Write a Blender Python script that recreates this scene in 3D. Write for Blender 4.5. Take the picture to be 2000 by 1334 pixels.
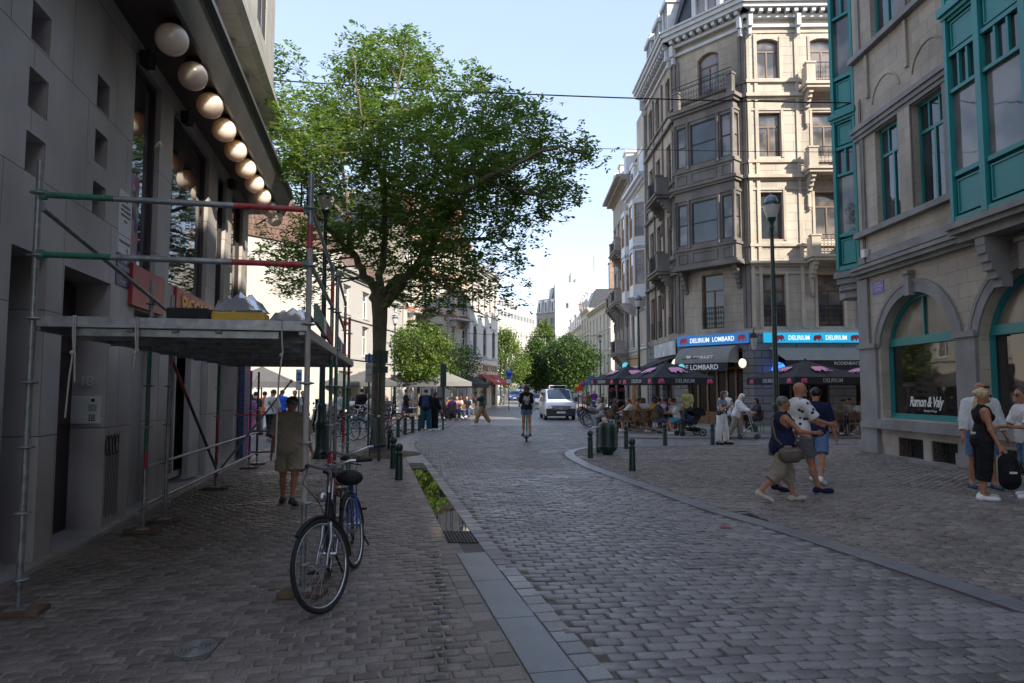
import bpy,math,random
import numpy as np
from mathutils import Vector,Matrix
R=math.radians;PI=math.pi
random.seed(7);rng=np.random.default_rng(7)
scene=bpy.context.scene
for o in list(bpy.data.objects):bpy.data.objects.remove(o)
COL=scene.collection

# ------------------------------------------------------------------ camera, sky, sun, exposure
F=1350.0;EYE=1.65
cam_d=bpy.data.cameras.new("camera");cam=bpy.data.objects.new("camera",cam_d);COL.objects.link(cam)
cam_d.sensor_width=36;cam_d.lens=F/2000*36
PITCH=math.atan(98/F)
cam.location=(0,0,EYE);cam.rotation_euler=(PI/2+PITCH,0,0)
cam_d.clip_start=0.05;cam_d.clip_end=2000
scene.camera=cam

SUN_EL=33.0;SUN_AZ=138.0  # azimuth clockwise from +Y (behind the camera, to the right)
world=bpy.data.worlds.new("World");scene.world=world;world.use_nodes=True
wn=world.node_tree
bg=wn.nodes["Background"]
sky=wn.nodes.new("ShaderNodeTexSky");sky.sky_type='NISHITA';sky.sun_disc=False
sky.sun_elevation=R(SUN_EL);sky.sun_rotation=R(SUN_AZ)
sky.air_density=1.0;sky.dust_density=0.25;sky.ozone_density=1.5
tint=wn.nodes.new('ShaderNodeMix');tint.data_type='RGBA';tint.blend_type='MULTIPLY';tint.inputs[0].default_value=1;tint.inputs[7].default_value=(1.2,1.0,0.84,1)
wn.links.new(sky.outputs[0],tint.inputs[6]);flat=wn.nodes.new('ShaderNodeMix');flat.data_type='RGBA';flat.inputs[0].default_value=0.7;flat.inputs[7].default_value=(1.0,1.25,1.82,1)
wn.links.new(tint.outputs[2],flat.inputs[6]);wn.links.new(flat.outputs[2],bg.inputs[0]);bg.inputs[1].default_value=0.15
sun_d=bpy.data.lights.new("sun",'SUN');sun_d.energy=2.5;sun_d.angle=R(0.53);sun_d.color=(1.0,0.90,0.76)
sun=bpy.data.objects.new("sun",sun_d);COL.objects.link(sun)
sdir=Vector((math.sin(R(SUN_AZ))*math.cos(R(SUN_EL)),math.cos(R(SUN_AZ))*math.cos(R(SUN_EL)),math.sin(R(SUN_EL))))
sun.rotation_euler=(-sdir).to_track_quat('-Z','Y').to_euler()
sun.location=sdir*60
scene.view_settings.view_transform='Standard';scene.view_settings.look='None'
scene.view_settings.exposure=1.95;scene.view_settings.gamma=1

def at(px,py,Y):
    """world point on pixel (px, py) of the 2000 px frame at depth Y"""
    dx=(px-1000)/F;dz=(667-py)/F
    c,s=math.cos(PITCH),math.sin(PITCH)
    y=c-s*dz;z=s+c*dz
    return Vector((dx/y*Y,Y,EYE+z/y*Y))
def gr(px,py,z=0.0):
    """world point on the ground under pixel (px, py)"""
    a=at(px,py,1.0);t=(z-EYE)/(a.z-EYE)
    return Vector((a.x*t,t,z))

# ------------------------------------------------------------------ materials
MATS={}
def _n(nt,t,**kw):
    n=nt.nodes.new(t)
    for k,v in kw.items():setattr(n,k,v)
    return n
def pm(name,col,rough=0.6,metal=0.0,var=0.12,scale=3.0,bump=0.0,bscale=60.0,brick=None,spec=0.5,
       stain=0.0,sscale=1.2,emit=None,est=0.0,coat=0.0,dirt=None,alpha=1.0):
    if name in MATS:return MATS[name]
    m=bpy.data.materials.new(name);m.use_nodes=True;nt=m.node_tree;L=nt.links
    b=nt.nodes["Principled BSDF"]
    b.inputs['Roughness'].default_value=rough;b.inputs['Metallic'].default_value=metal
    b.inputs['Specular IOR Level'].default_value=spec
    b.inputs['Coat Weight'].default_value=coat
    tc=_n(nt,'ShaderNodeTexCoord')
    no=_n(nt,'ShaderNodeTexNoise');no.inputs['Scale'].default_value=scale;no.inputs['Detail'].default_value=5
    L.new(tc.outputs['Object'],no.inputs['Vector'])
    mr=_n(nt,'ShaderNodeMapRange');mr.inputs[1].default_value=0.3;mr.inputs[2].default_value=0.7
    mr.inputs[3].default_value=1-var;mr.inputs[4].default_value=1+var
    L.new(no.outputs['Fac'],mr.inputs[0])
    base=_n(nt,'ShaderNodeMix',data_type='RGBA',blend_type='MULTIPLY');base.inputs[0].default_value=1
    base.inputs[6].default_value=(*col,1);L.new(mr.outputs[0],base.inputs[7])
    out=base.outputs[2];hsock=None
    if brick:
        bw,bh,mort,c2,mcol,moff=brick
        bt=_n(nt,'ShaderNodeTexBrick');bt.offset=moff
        bt.inputs['Scale'].default_value=1;bt.inputs['Brick Width'].default_value=bw;bt.inputs['Row Height'].default_value=bh
        bt.inputs['Mortar Size'].default_value=mort;bt.inputs['Mortar Smooth'].default_value=0.4
        bt.inputs['Color1'].default_value=(1,1,1,1);bt.inputs['Color2'].default_value=(*c2,1)
        bt.inputs['Mortar'].default_value=(*mcol,1)
        L.new(tc.outputs['UV'],bt.inputs['Vector'])
        mx=_n(nt,'ShaderNodeMix',data_type='RGBA',blend_type='MULTIPLY');mx.inputs[0].default_value=1
        L.new(out,mx.inputs[6]);L.new(bt.outputs['Color'],mx.inputs[7]);out=mx.outputs[2];hsock=bt.outputs['Fac']
    if stain>0:
        st=_n(nt,'ShaderNodeTexNoise');st.inputs['Scale'].default_value=sscale;st.inputs['Detail'].default_value=8
        st.inputs['Roughness'].default_value=0.65
        mp=_n(nt,'ShaderNodeMapping');mp.inputs['Scale'].default_value=(1,1,0.25)
        L.new(tc.outputs['Object'],mp.inputs[0]);L.new(mp.outputs[0],st.inputs['Vector'])
        ms=_n(nt,'ShaderNodeMapRange');ms.inputs[1].default_value=0.42;ms.inputs[2].default_value=0.68
        ms.inputs[3].default_value=0;ms.inputs[4].default_value=stain;L.new(st.outputs['Fac'],ms.inputs[0])
        mx=_n(nt,'ShaderNodeMix',data_type='RGBA');L.new(ms.outputs[0],mx.inputs[0]);L.new(out,mx.inputs[6])
        mx.inputs[7].default_value=(*(dirt or tuple(c*0.35 for c in col)),1);out=mx.outputs[2]
    L.new(out,b.inputs['Base Color'])
    rr=_n(nt,'ShaderNodeMapRange');rr.inputs[3].default_value=max(0.02,rough-0.08);rr.inputs[4].default_value=min(1,rough+0.08)
    L.new(no.outputs['Fac'],rr.inputs[0]);L.new(rr.outputs[0],b.inputs['Roughness'])
    if bump>0 or hsock:
        bn=_n(nt,'ShaderNodeTexNoise');bn.inputs['Scale'].default_value=bscale;bn.inputs['Detail'].default_value=4
        L.new(tc.outputs['Object'],bn.inputs['Vector'])
        bp=_n(nt,'ShaderNodeBump');bp.inputs['Strength'].default_value=0.5;bp.inputs['Distance'].default_value=max(bump,0.0005)
        L.new(bn.outputs['Fac'],bp.inputs['Height']);last=bp
        if hsock:
            b2=_n(nt,'ShaderNodeBump',invert=True);b2.inputs['Strength'].default_value=0.8;b2.inputs['Distance'].default_value=0.012
            L.new(hsock,b2.inputs['Height']);L.new(bp.outputs[0],b2.inputs['Normal']);last=b2
        L.new(last.outputs[0],b.inputs['Normal'])
    if emit:
        b.inputs['Emission Color'].default_value=(*emit,1);b.inputs['Emission Strength'].default_value=est
    MATS[name]=m;return m
def glass(name,tint=(0.02,0.025,0.03),ior=1.7,wob=0.004,rough=0.03,curtain=None):
    """window glass over a dark room: dark body with a strong, slightly wavy mirror coat"""
    if name in MATS:return MATS[name]
    m=bpy.data.materials.new(name);m.use_nodes=True;nt=m.node_tree;L=nt.links
    b=nt.nodes["Principled BSDF"];b.inputs['Roughness'].default_value=rough;b.inputs['IOR'].default_value=ior
    tc=_n(nt,'ShaderNodeTexCoord');no=_n(nt,'ShaderNodeTexNoise');no.inputs['Scale'].default_value=1.3;no.inputs['Detail'].default_value=2
    L.new(tc.outputs['Object'],no.inputs['Vector'])
    bp=_n(nt,'ShaderNodeBump');bp.inputs['Strength'].default_value=0.4;bp.inputs['Distance'].default_value=wob*3
    L.new(no.outputs['Fac'],bp.inputs['Height']);L.new(bp.outputs[0],b.inputs['Normal'])
    cr=_n(nt,'ShaderNodeValToRGB');cr.color_ramp.elements[0].position=0.42;cr.color_ramp.elements[1].position=0.6
    n2=_n(nt,'ShaderNodeTexNoise');n2.inputs['Scale'].default_value=0.9
    L.new(tc.outputs['Object'],n2.inputs['Vector']);L.new(n2.outputs['Fac'],cr.inputs[0])
    cr.color_ramp.elements[0].color=(*tint,1);cr.color_ramp.elements[1].color=(*(curtain or tuple(t*2 for t in tint)),1)
    L.new(cr.outputs[0],b.inputs['Base Color'])
    MATS[name]=m;return m
def cloth(col,name=None):
    name=name or "cloth_%02x%02x%02x"%tuple(int(min(1,c)*255)for c in col)
    return pm(name,col,0.85,var=0.14,scale=6,bump=0.002,bscale=25,spec=0.2)

def attr_mat(name,colA,colB,rough=0.55,transl=0.0,bump=0.0,bscale=80,spec=0.5,big=0.0,stain=0.0,wet=False):
    """colour runs between two tones by the per-piece attribute 'rnd'"""
    m=bpy.data.materials.new(name);m.use_nodes=True;nt=m.node_tree;L=nt.links
    b=nt.nodes["Principled BSDF"];b.inputs['Roughness'].default_value=rough;b.inputs['Specular IOR Level'].default_value=spec
    at_=_n(nt,'ShaderNodeAttribute',attribute_name='rnd')
    mx=_n(nt,'ShaderNodeMix',data_type='RGBA');mx.inputs[6].default_value=(*colA,1);mx.inputs[7].default_value=(*colB,1)
    L.new(at_.outputs['Fac'],mx.inputs[0]);out=mx.outputs[2]
    tc=_n(nt,'ShaderNodeTexCoord')
    no=_n(nt,'ShaderNodeTexNoise');no.inputs['Scale'].default_value=bscale;no.inputs['Detail'].default_value=6
    L.new(tc.outputs['Object'],no.inputs['Vector'])
    if big>0:
        n2=_n(nt,'ShaderNodeTexNoise');n2.inputs['Scale'].default_value=0.9;n2.inputs['Detail'].default_value=7
        L.new(tc.outputs['Object'],n2.inputs['Vector'])
        mr=_n(nt,'ShaderNodeMapRange');mr.inputs[1].default_value=0.3;mr.inputs[2].default_value=0.7;mr.inputs[3].default_value=1-big;mr.inputs[4].default_value=1+big
        L.new(n2.outputs['Fac'],mr.inputs[0])
        m2=_n(nt,'ShaderNodeMix',data_type='RGBA',blend_type='MULTIPLY');m2.inputs[0].default_value=1
        L.new(out,m2.inputs[6]);L.new(mr.outputs[0],m2.inputs[7]);out=m2.outputs[2]
        m3=_n(nt,'ShaderNodeMapRange');m3.inputs[1].default_value=0.35;m3.inputs[2].default_value=0.65;m3.inputs[3].default_value=0.8;m3.inputs[4].default_value=1.2
        L.new(no.outputs['Fac'],m3.inputs[0])
        m4=_n(nt,'ShaderNodeMix',data_type='RGBA',blend_type='MULTIPLY');m4.inputs[0].default_value=1
        L.new(out,m4.inputs[6]);L.new(m3.outputs[0],m4.inputs[7]);out=m4.outputs[2]
        rm=_n(nt,'ShaderNodeMapRange');rm.inputs[1].default_value=0.35;rm.inputs[2].default_value=0.65;rm.inputs[3].default_value=rough-0.14;rm.inputs[4].default_value=rough+0.12
        L.new(n2.outputs['Fac'],rm.inputs[0]);L.new(rm.outputs[0],b.inputs['Roughness'])
    if wet:  # a run of spilt water along the pavement, darker and shinier
        sx=_n(nt,'ShaderNodeSeparateXYZ');L.new(tc.outputs['Object'],sx.inputs[0])
        def mth(op,a,v):
            q=_n(nt,'ShaderNodeMath',operation=op)
            for i_,x_ in enumerate((a,v)):
                if isinstance(x_,float):q.inputs[i_].default_value=x_
                elif x_ is not None:L.new(x_,q.inputs[i_])
            return q.outputs[0]
        n3=_n(nt,'ShaderNodeTexNoise');n3.inputs['Scale'].default_value=3.5;n3.inputs['Detail'].default_value=5;L.new(tc.outputs['Object'],n3.inputs['Vector'])
        dd=mth('ADD',mth('ADD',sx.outputs[0],mth('MULTIPLY',sx.outputs[1],.113)),mth('MULTIPLY',n3.outputs['Fac'],.22));dd=mth('ABSOLUTE',mth('SUBTRACT',dd,.165),None)
        mk_=_n(nt,'ShaderNodeMapRange');mk_.inputs[1].default_value=.03;mk_.inputs[2].default_value=.10;mk_.inputs[3].default_value=.75;mk_.inputs[4].default_value=0;L.new(dd,mk_.inputs[0])
        m5=_n(nt,'ShaderNodeMix',data_type='RGBA');L.new(mk_.outputs[0],m5.inputs[0]);L.new(out,m5.inputs[6]);m5.inputs[7].default_value=(.03,.027,.024,1);out=m5.outputs[2]
        r2=mth('SUBTRACT',rm.outputs[0],mth('MULTIPLY',mk_.outputs[0],.38));L.new(r2,b.inputs['Roughness'])
    L.new(out,b.inputs['Base Color'])
    if bump>0:
        bp=_n(nt,'ShaderNodeBump');bp.inputs['Strength'].default_value=0.6;bp.inputs['Distance'].default_value=bump
        L.new(no.outputs['Fac'],bp.inputs['Height']);L.new(bp.outputs[0],b.inputs['Normal'])
    if transl>0:
        tr=_n(nt,'ShaderNodeBsdfTranslucent');L.new(out,tr.inputs['Color'])
        ms=_n(nt,'ShaderNodeMixShader');ms.inputs[0].default_value=transl
        L.new(b.outputs[0],ms.inputs[1]);L.new(tr.outputs[0],ms.inputs[2]);L.new(ms.outputs[0],nt.nodes['Material Output'].inputs[0])
    MATS[name]=m;return m

# ------------------------------------------------------------------ objects and tags
def tag(o,label=None,cat=None,group=None,kind=None):
    if label:o['label']=label
    if cat:o['category']=cat
    if group:o['group']=group
    if kind:o['kind']=kind
    return o
def thing(name,label,cat,loc=(0,0,0),rz=0.0,group=None):
    o=bpy.data.objects.new(name,None);COL.objects.link(o);o.location=loc;o.rotation_euler=(0,0,rz)
    o.empty_display_size=0.2
    return tag(o,label,cat,group)
def copy_tree(o,parent=None):
    c=o.copy();COL.objects.link(c);c.parent=parent
    for ch in[x for x in KIDS.get(o.name,[])]:
        k=copy_tree(ch,c);KIDS.setdefault(c.name,[]).append(k)
    return c
KIDS={}
def place(proto,loc,rz,label,group=None,used=set(),s=None):
    """the first call moves the prototype itself, later calls copy it"""
    if proto.name in used:o=copy_tree(proto)
    else:used.add(proto.name);o=proto
    o.location=loc;o.rotation_euler=(0,0,rz)
    if s:o.scale=(s,s,s)
    o['label']=label
    if group:o['group']=group
    return o

class MB:
    """collects faces; build() links them as ONE mesh object, in world coordinates (or local to a prototype at 0)"""
    def __init__(s):s.v=[];s.f=[];s.m=[];s.sm=[]
    def add(s,vs,fs,m=0,smooth=False):
        k=len(s.v);s.v.extend(tuple(v)for v in vs)
        for f in fs:s.f.append(tuple(i+k for i in f));s.m.append(m);s.sm.append(smooth)
        return s
    def quad(s,a,b,c,d,m=0):return s.add([a,b,c,d],[(0,1,2,3)],m)
    def hexa(s,p,m=0):  # p: 4 bottom, 4 top
        return s.add(p,[(3,2,1,0),(4,5,6,7),(0,1,5,4),(1,2,6,5),(2,3,7,6),(3,0,4,7)],m)
    def box(s,x0,x1,y0,y1,z0,z1,m=0):
        return s.hexa([(x0,y0,z0),(x1,y0,z0),(x1,y1,z0),(x0,y1,z0),(x0,y0,z1),(x1,y0,z1),(x1,y1,z1),(x0,y1,z1)],m)
    def obox(s,c,sz,rz=0,m=0,mat=None):
        Mx=mat or(Matrix.Translation(c)@Matrix.Rotation(rz,4,'Z'));x,y,z=sz[0]/2,sz[1]/2,sz[2]/2
        return s.hexa([Mx@Vector(p)for p in[(-x,-y,-z),(x,-y,-z),(x,y,-z),(-x,y,-z),(-x,-y,z),(x,-y,z),(x,y,z),(-x,y,z)]],m)
    def prism(s,poly,z0,z1,m=0):
        n=len(poly)
        vs=[(p[0],p[1],z0)for p in poly]+[(p[0],p[1],z1)for p in poly]
        return s.add(vs,[tuple(range(n-1,-1,-1)),tuple(range(n,2*n))]+[(i,(i+1)%n,n+(i+1)%n,n+i)for i in range(n)],m)
    def slab(s,pts,off,m=0):
        """planar polygon pts (3D) extruded by vector off"""
        n=len(pts);off=Vector(off)
        vs=[Vector(p)for p in pts]+[Vector(p)+off for p in pts]
        return s.add(vs,[tuple(range(n-1,-1,-1)),tuple(range(n,2*n))]+[(i,(i+1)%n,n+(i+1)%n,n+i)for i in range(n)],m)
    def tube(s,pts,r,n=8,m=0,cap=True):
        pts=[Vector(p)for p in pts];rs=r if isinstance(r,(list,tuple))else[r]*len(pts)
        vs=[];fs=[];prev=None
        for i,p in enumerate(pts):
            t=(pts[min(i+1,len(pts)-1)]-pts[max(i-1,0)])
            t=t.normalized()if t.length>1e-9 else Vector((0,0,1))
            if prev is None:
                a=t.cross(Vector((0,0,1)));a=a if a.length>0.05 else t.cross(Vector((1,0,0)))
            else:
                a=prev-t*prev.dot(t)
            a.normalize();prev=a;b=t.cross(a)
            for k in range(n):
                an=2*PI*k/n;vs.append(p+(a*math.cos(an)+b*math.sin(an))*rs[i])
        for i in range(len(pts)-1):
            for k in range(n):
                k2=(k+1)%n;fs.append((i*n+k,i*n+k2,(i+1)*n+k2,(i+1)*n+k))
        s.add(vs,fs,m,True)
        if cap:
            s.add(vs[:n],[tuple(range(n-1,-1,-1))],m);s.add(vs[-n:],[tuple(range(n))],m)
        return s
    def lathe(s,prof,c=(0,0,0),n=16,m=0,M_=None,smooth=True):
        vs=[];fs=[]
        for r,z in prof:
            for k in range(n):
                a=2*PI*k/n;p=Vector((r*math.cos(a),r*math.sin(a),z));p=(M_@p)if M_ else p+Vector(c);vs.append(p)
        for i in range(len(prof)-1):
            for k in range(n):
                k2=(k+1)%n;fs.append((i*n+k,i*n+k2,(i+1)*n+k2,(i+1)*n+k))
        s.add(vs,fs,m,smooth)
        s.add(vs[:n],[tuple(range(n-1,-1,-1))],m);s.add(vs[-n:],[tuple(range(n))],m)
        return s
    def torus(s,c,R_,r,axis,n=40,k=8,m=0,a0=0,a1=2*PI,flat=1.0):
        axis=Vector(axis).normalized();u=axis.cross(Vector((0,0,1)));u=u if u.length>.1 else Vector((1,0,0));u.normalize();w=axis.cross(u)
        full=abs(a1-a0-2*PI)<1e-6;N=n if full else n+1;vs=[];fs=[];c=Vector(c)
        for i in range(N):
            a=a0+(a1-a0)*i/n;e=u*math.cos(a)+w*math.sin(a)
            for j in range(k):
                b=2*PI*j/k;vs.append(c+e*(R_+r*math.cos(b))+axis*(r*flat*math.sin(b)))
        for i in range(n):
            i2=(i+1)%N
            for j in range(k):
                j2=(j+1)%k;fs.append((i*k+j,i*k+j2,i2*k+j2,i2*k+j))
        return s.add(vs,fs,m,True)
    def sphere(s,c,r,n=16,m=0,sc=(1,1,1)):
        prof=[];h=max(4,n//2);vs=[];fs=[]
        for i in range(h+1):
            t=PI*i/h
            for k in range(n):
                a=2*PI*k/n
                vs.append((c[0]+r*sc[0]*math.sin(t)*math.cos(a),c[1]+r*sc[1]*math.sin(t)*math.sin(a),c[2]+r*sc[2]*math.cos(t)))
        for i in range(h):
            for k in range(n):
                k2=(k+1)%n;fs.append((i*n+k,(i+1)*n+k,(i+1)*n+k2,i*n+k2))
        return s.add(vs,fs,m,True)
    def xf(s,Mx):
        s.v=[tuple(Mx@Vector(v))for v in s.v];return s
    def build(s,name,mats,parent=None,bevel=0,label=None):
        if not isinstance(mats,(list,tuple)):mats=[mats]
        V=np.array(s.v,dtype=np.float64)
        if parent is not None:
            r=parent
            while r.parent is not None:r=r.parent
            V=V-np.array(r.location)
        return mesh_obj(name,V,s.f,mats,parent,s.m,s.sm,bevel,label)
def mesh_obj(name,V,faces,mats,parent=None,mi=None,sm=None,bevel=0,label=None,uv=True):
    me=bpy.data.meshes.new(name);me.from_pydata([tuple(v)for v in V],[],faces)
    for m in mats:me.materials.append(m)
    if mi is not None and len(mi)==len(me.polygons):me.polygons.foreach_set('material_index',np.array(mi,dtype=np.int32))
    if sm is not None and len(sm)==len(me.polygons):me.polygons.foreach_set('use_smooth',np.array(sm,dtype=bool))
    if uv and len(me.polygons):auto_uv(me)
    o=bpy.data.objects.new(name,me);COL.objects.link(o)
    if bevel:
        b=o.modifiers.new('bevel','BEVEL');b.width=bevel;b.segments=2;b.limit_method='ANGLE';b.angle_limit=R(40)
    if parent is not None:
        o.parent=parent;KIDS.setdefault(parent.name,[]).append(o)
    if label:o['label']=label
    return o
def auto_uv(me):
    n=len(me.polygons);N=np.zeros(n*3);me.polygons.foreach_get('normal',N);N=N.reshape(-1,3)
    li=np.zeros(len(me.loops),dtype=np.int32);me.loops.foreach_get('vertex_index',li)
    tot=np.zeros(n,dtype=np.int32);me.polygons.foreach_get('loop_total',tot)
    co=np.zeros(len(me.vertices)*3);me.vertices.foreach_get('co',co);co=co.reshape(-1,3)[li]
    P=np.repeat(N,tot,axis=0)
    flat=np.abs(P[:,2])>0.7;h=np.hypot(P[:,0],P[:,1])+1e-9
    tx,ty=-P[:,1]/h,P[:,0]/h;sg=np.where(np.abs(tx)>np.abs(ty),np.sign(tx),np.sign(ty));tx,ty=tx*sg,ty*sg
    u=np.where(flat,co[:,0],co[:,0]*tx+co[:,1]*ty);v=np.where(flat,co[:,1],co[:,2])
    l=me.uv_layers.new(name='UVMap');l.data.foreach_set('uv',np.stack([u,v],1).ravel().astype(np.float32))
def fast_mesh(name,V,Q,mat,rnd=None,parent=None,smooth=False):
    """many quads at once, with the per-vertex attribute rnd"""
    me=bpy.data.meshes.new(name);nv,nf=len(V),len(Q)
    me.vertices.add(nv);me.vertices.foreach_set('co',V.astype(np.float32).ravel())
    me.loops.add(nf*4);me.loops.foreach_set('vertex_index',Q.astype(np.int32).ravel())
    me.polygons.add(nf);me.polygons.foreach_set('loop_start',np.arange(0,nf*4,4,dtype=np.int32))
    me.polygons.foreach_set('loop_total',np.full(nf,4,dtype=np.int32))
    if smooth:me.polygons.foreach_set('use_smooth',np.ones(nf,dtype=bool))
    me.update(calc_edges=True);me.validate()
    if rnd is not None:
        a=me.attributes.new('rnd','FLOAT','POINT');a.data.foreach_set('value',rnd.astype(np.float32))
    me.materials.append(mat)
    o=bpy.data.objects.new(name,me);COL.objects.link(o)
    if parent is not None:o.parent=parent;KIDS.setdefault(parent.name,[]).append(o)
    return o
def text(s,size,origin,xd,up,mat,parent,name='lettering',ext=0.004,align='CENTER',shear=0.0,sx=1.0,bold=0.0,sp=1.0):
    """raised lettering: origin at the middle of the line, xd reading direction, up the letters' up"""
    cu=bpy.data.curves.new(name,'FONT');cu.body=s;cu.size=size;cu.align_x=align;cu.align_y='CENTER'
    cu.extrude=ext;cu.shear=shear;cu.offset=bold;cu.space_character=sp;cu.resolution_u=3
    t=bpy.data.objects.new(name,cu);me=bpy.data.meshes.new_from_object(t);bpy.data.objects.remove(t)
    xd=Vector(xd).normalized();up=Vector(up).normalized();nn=xd.cross(up)
    Mx=Matrix(((xd.x*sx,up.x,nn.x,origin[0]),(xd.y*sx,up.y,nn.y,origin[1]),(xd.z*sx,up.z,nn.z,origin[2]),(0,0,0,1)))
    if parent is not None:
        r=parent
        while r.parent is not None:r=r.parent
        Mx=Matrix.Translation(-Vector(r.location))@Mx
    me.transform(Mx);me.name=name;me.materials.clear();me.materials.append(mat)
    o=bpy.data.objects.new(name,me);COL.objects.link(o)
    if parent is not None:o.parent=parent;KIDS.setdefault(parent.name,[]).append(o)
    return o

def stretch(t,Yref,z0=1.65,k=.064):
    """raises the upper storeys a little (heights were first measured without the camera tilt)"""
    def rec(o):
        for c in KIDS.get(o.name,[]):
            me=c.data;n=len(me.vertices);co=np.zeros(n*3);me.vertices.foreach_get('co',co);z=co[2::3];d=np.maximum(z-z0,0);co[2::3]=z+d*d*k/Yref;me.vertices.foreach_set('co',co);me.update();rec(c)
    rec(t)
# ------------------------------------------------------------------ common materials
GLASSF=glass('far_glass',(.06,.065,.07),1.3,.002,.15)
TEAL=pm('teal_paint',(0.014,0.21,0.215),0.42,var=0.12,scale=1.2,bump=0.0015,bscale=9)
DARKIRON=pm('dark_iron',(0.02,0.02,0.022),0.5,0.4,bump=0.001)
GREENIRON=pm('dark_green_iron',(0.010,0.034,0.026),0.38,0.0,var=0.25,scale=9,bump=0.001,bscale=40)
GLASS=glass('window_glass');GLASSC=glass('window_glass_curtained',(0.06,0.065,0.07),1.6,curtain=(0.22,0.2,0.19))
GLASSD=glass('shop_glass',(0.012,0.01,0.009),1.75,0.002)
WHITE=pm('white_paint',(0.75,0.75,0.73),0.5,var=0.05);BLACK=pm('black_rubber',(0.012,0.012,0.013),0.7)
CHROME=pm('brushed_steel',(0.5,0.5,0.5),0.28,0.9,var=0.1);WOODDK=pm('dark_stained_wood',(0.09,0.045,0.02),0.5,var=0.3,scale=6)
BRONZE=pm('brown_window_wood',(0.14,0.075,0.04),0.5,var=0.2);OCHRE=pm('ochre_window_wood',(0.42,0.2,0.045),0.5,var=0.15)

# ------------------------------------------------------------------ facade kit
class Fac:
    """a wall plane from P0 to P1 (plan), outward normal chosen by side"""
    def __init__(s,P0,P1,side=1):
        s.P0=Vector((P0[0],P0[1]));v=Vector((P1[0],P1[1]))-s.P0;s.L=v.length;s.d=v.normalized()
        s.n=Vector((s.d.y,-s.d.x))*side
    def pt(s,u,w,z):
        p=s.P0+s.d*u+s.n*w;return Vector((p.x,p.y,z))
    def box(s,mb,u0,u1,w0,w1,z0,z1,m=0):
        return mb.hexa([s.pt(u0,w1,z0),s.pt(u1,w1,z0),s.pt(u1,w0,z0),s.pt(u0,w0,z0),s.pt(u0,w1,z1),s.pt(u1,w1,z1),s.pt(u1,w0,z1),s.pt(u0,w0,z1)],m)
    def quad(s,mb,u0,u1,z0,z1,w=0,m=0):
        return mb.quad(s.pt(u0,w,z0),s.pt(u1,w,z0),s.pt(u1,w,z1),s.pt(u0,w,z1),m)
def arc(u0,u1,z1,rise,n=10):
    """points of a segmental arch from (u0, z1-rise) up and over to (u1, z1-rise)"""
    h=(u1-u0)/2;r=(h*h+rise*rise)/(2*rise);cz=z1-r;a=math.asin(min(1,h/r))
    if rise>h:a=PI-a
    return[((u0+u1)/2+r*math.sin(-a+2*a*i/n),cz+r*math.cos(-a+2*a*i/n))for i in range(n+1)]
def wall(mb,f,u0,u1,z0,z1,holes,rev=0.22,w=0.0,m=0,mrev=None):
    mrev=m if mrev is None else mrev
    H=[h for h in holes if h[0]<u1 and h[1]>u0 and h[2]<z1 and h[3]>z0]
    us=sorted({u0,u1,*[x for h in H for x in h[:2]if u0<x<u1]});zs=sorted({z0,z1,*[x for h in H for x in h[2:4]if z0<x<z1]})
    for i in range(len(us)-1):
        uc=(us[i]+us[i+1])/2;run=None
        for j in range(len(zs)-1):
            zc=(zs[j]+zs[j+1])/2
            solid=not any(h[0]<uc<h[1]and h[2]<zc<h[3]for h in H)
            if solid and run is None:run=zs[j]
            if not solid and run is not None:f.quad(mb,us[i],us[i+1],run,zs[j],w,m);run=None
        if run is not None:f.quad(mb,us[i],us[i+1],run,zs[-1],w,m)
    for h in H:
        a,b,c,d=h[:4];rise=h[4]if len(h)>4 else 0;top=d-rise
        q=lambda p0,p1:mb.quad(f.pt(p0[0],w,p0[1]),f.pt(p1[0],w,p1[1]),f.pt(p1[0],w-rev,p1[1]),f.pt(p0[0],w-rev,p0[1]),mrev)
        q((a,c),(b,c));q((a,c),(a,top));q((b,c),(b,top))
        if rise:
            A=arc(a,b,d,rise)
            for i in range(len(A)-1):
                q(A[i],A[i+1]);cu=a if i<len(A)//2 else b
                mb.add([f.pt(cu,w,d),f.pt(*[A[i][0],w,A[i][1]]),f.pt(A[i+1][0],w,A[i+1][1])],[(0,1,2)],m)
            k=len(A)//2;mb.add([f.pt(a,w,d),f.pt(A[k][0],w,A[k][1]),f.pt(b,w,d)],[(0,1,2)],m)
        else:q((a,top),(b,top))
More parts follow.
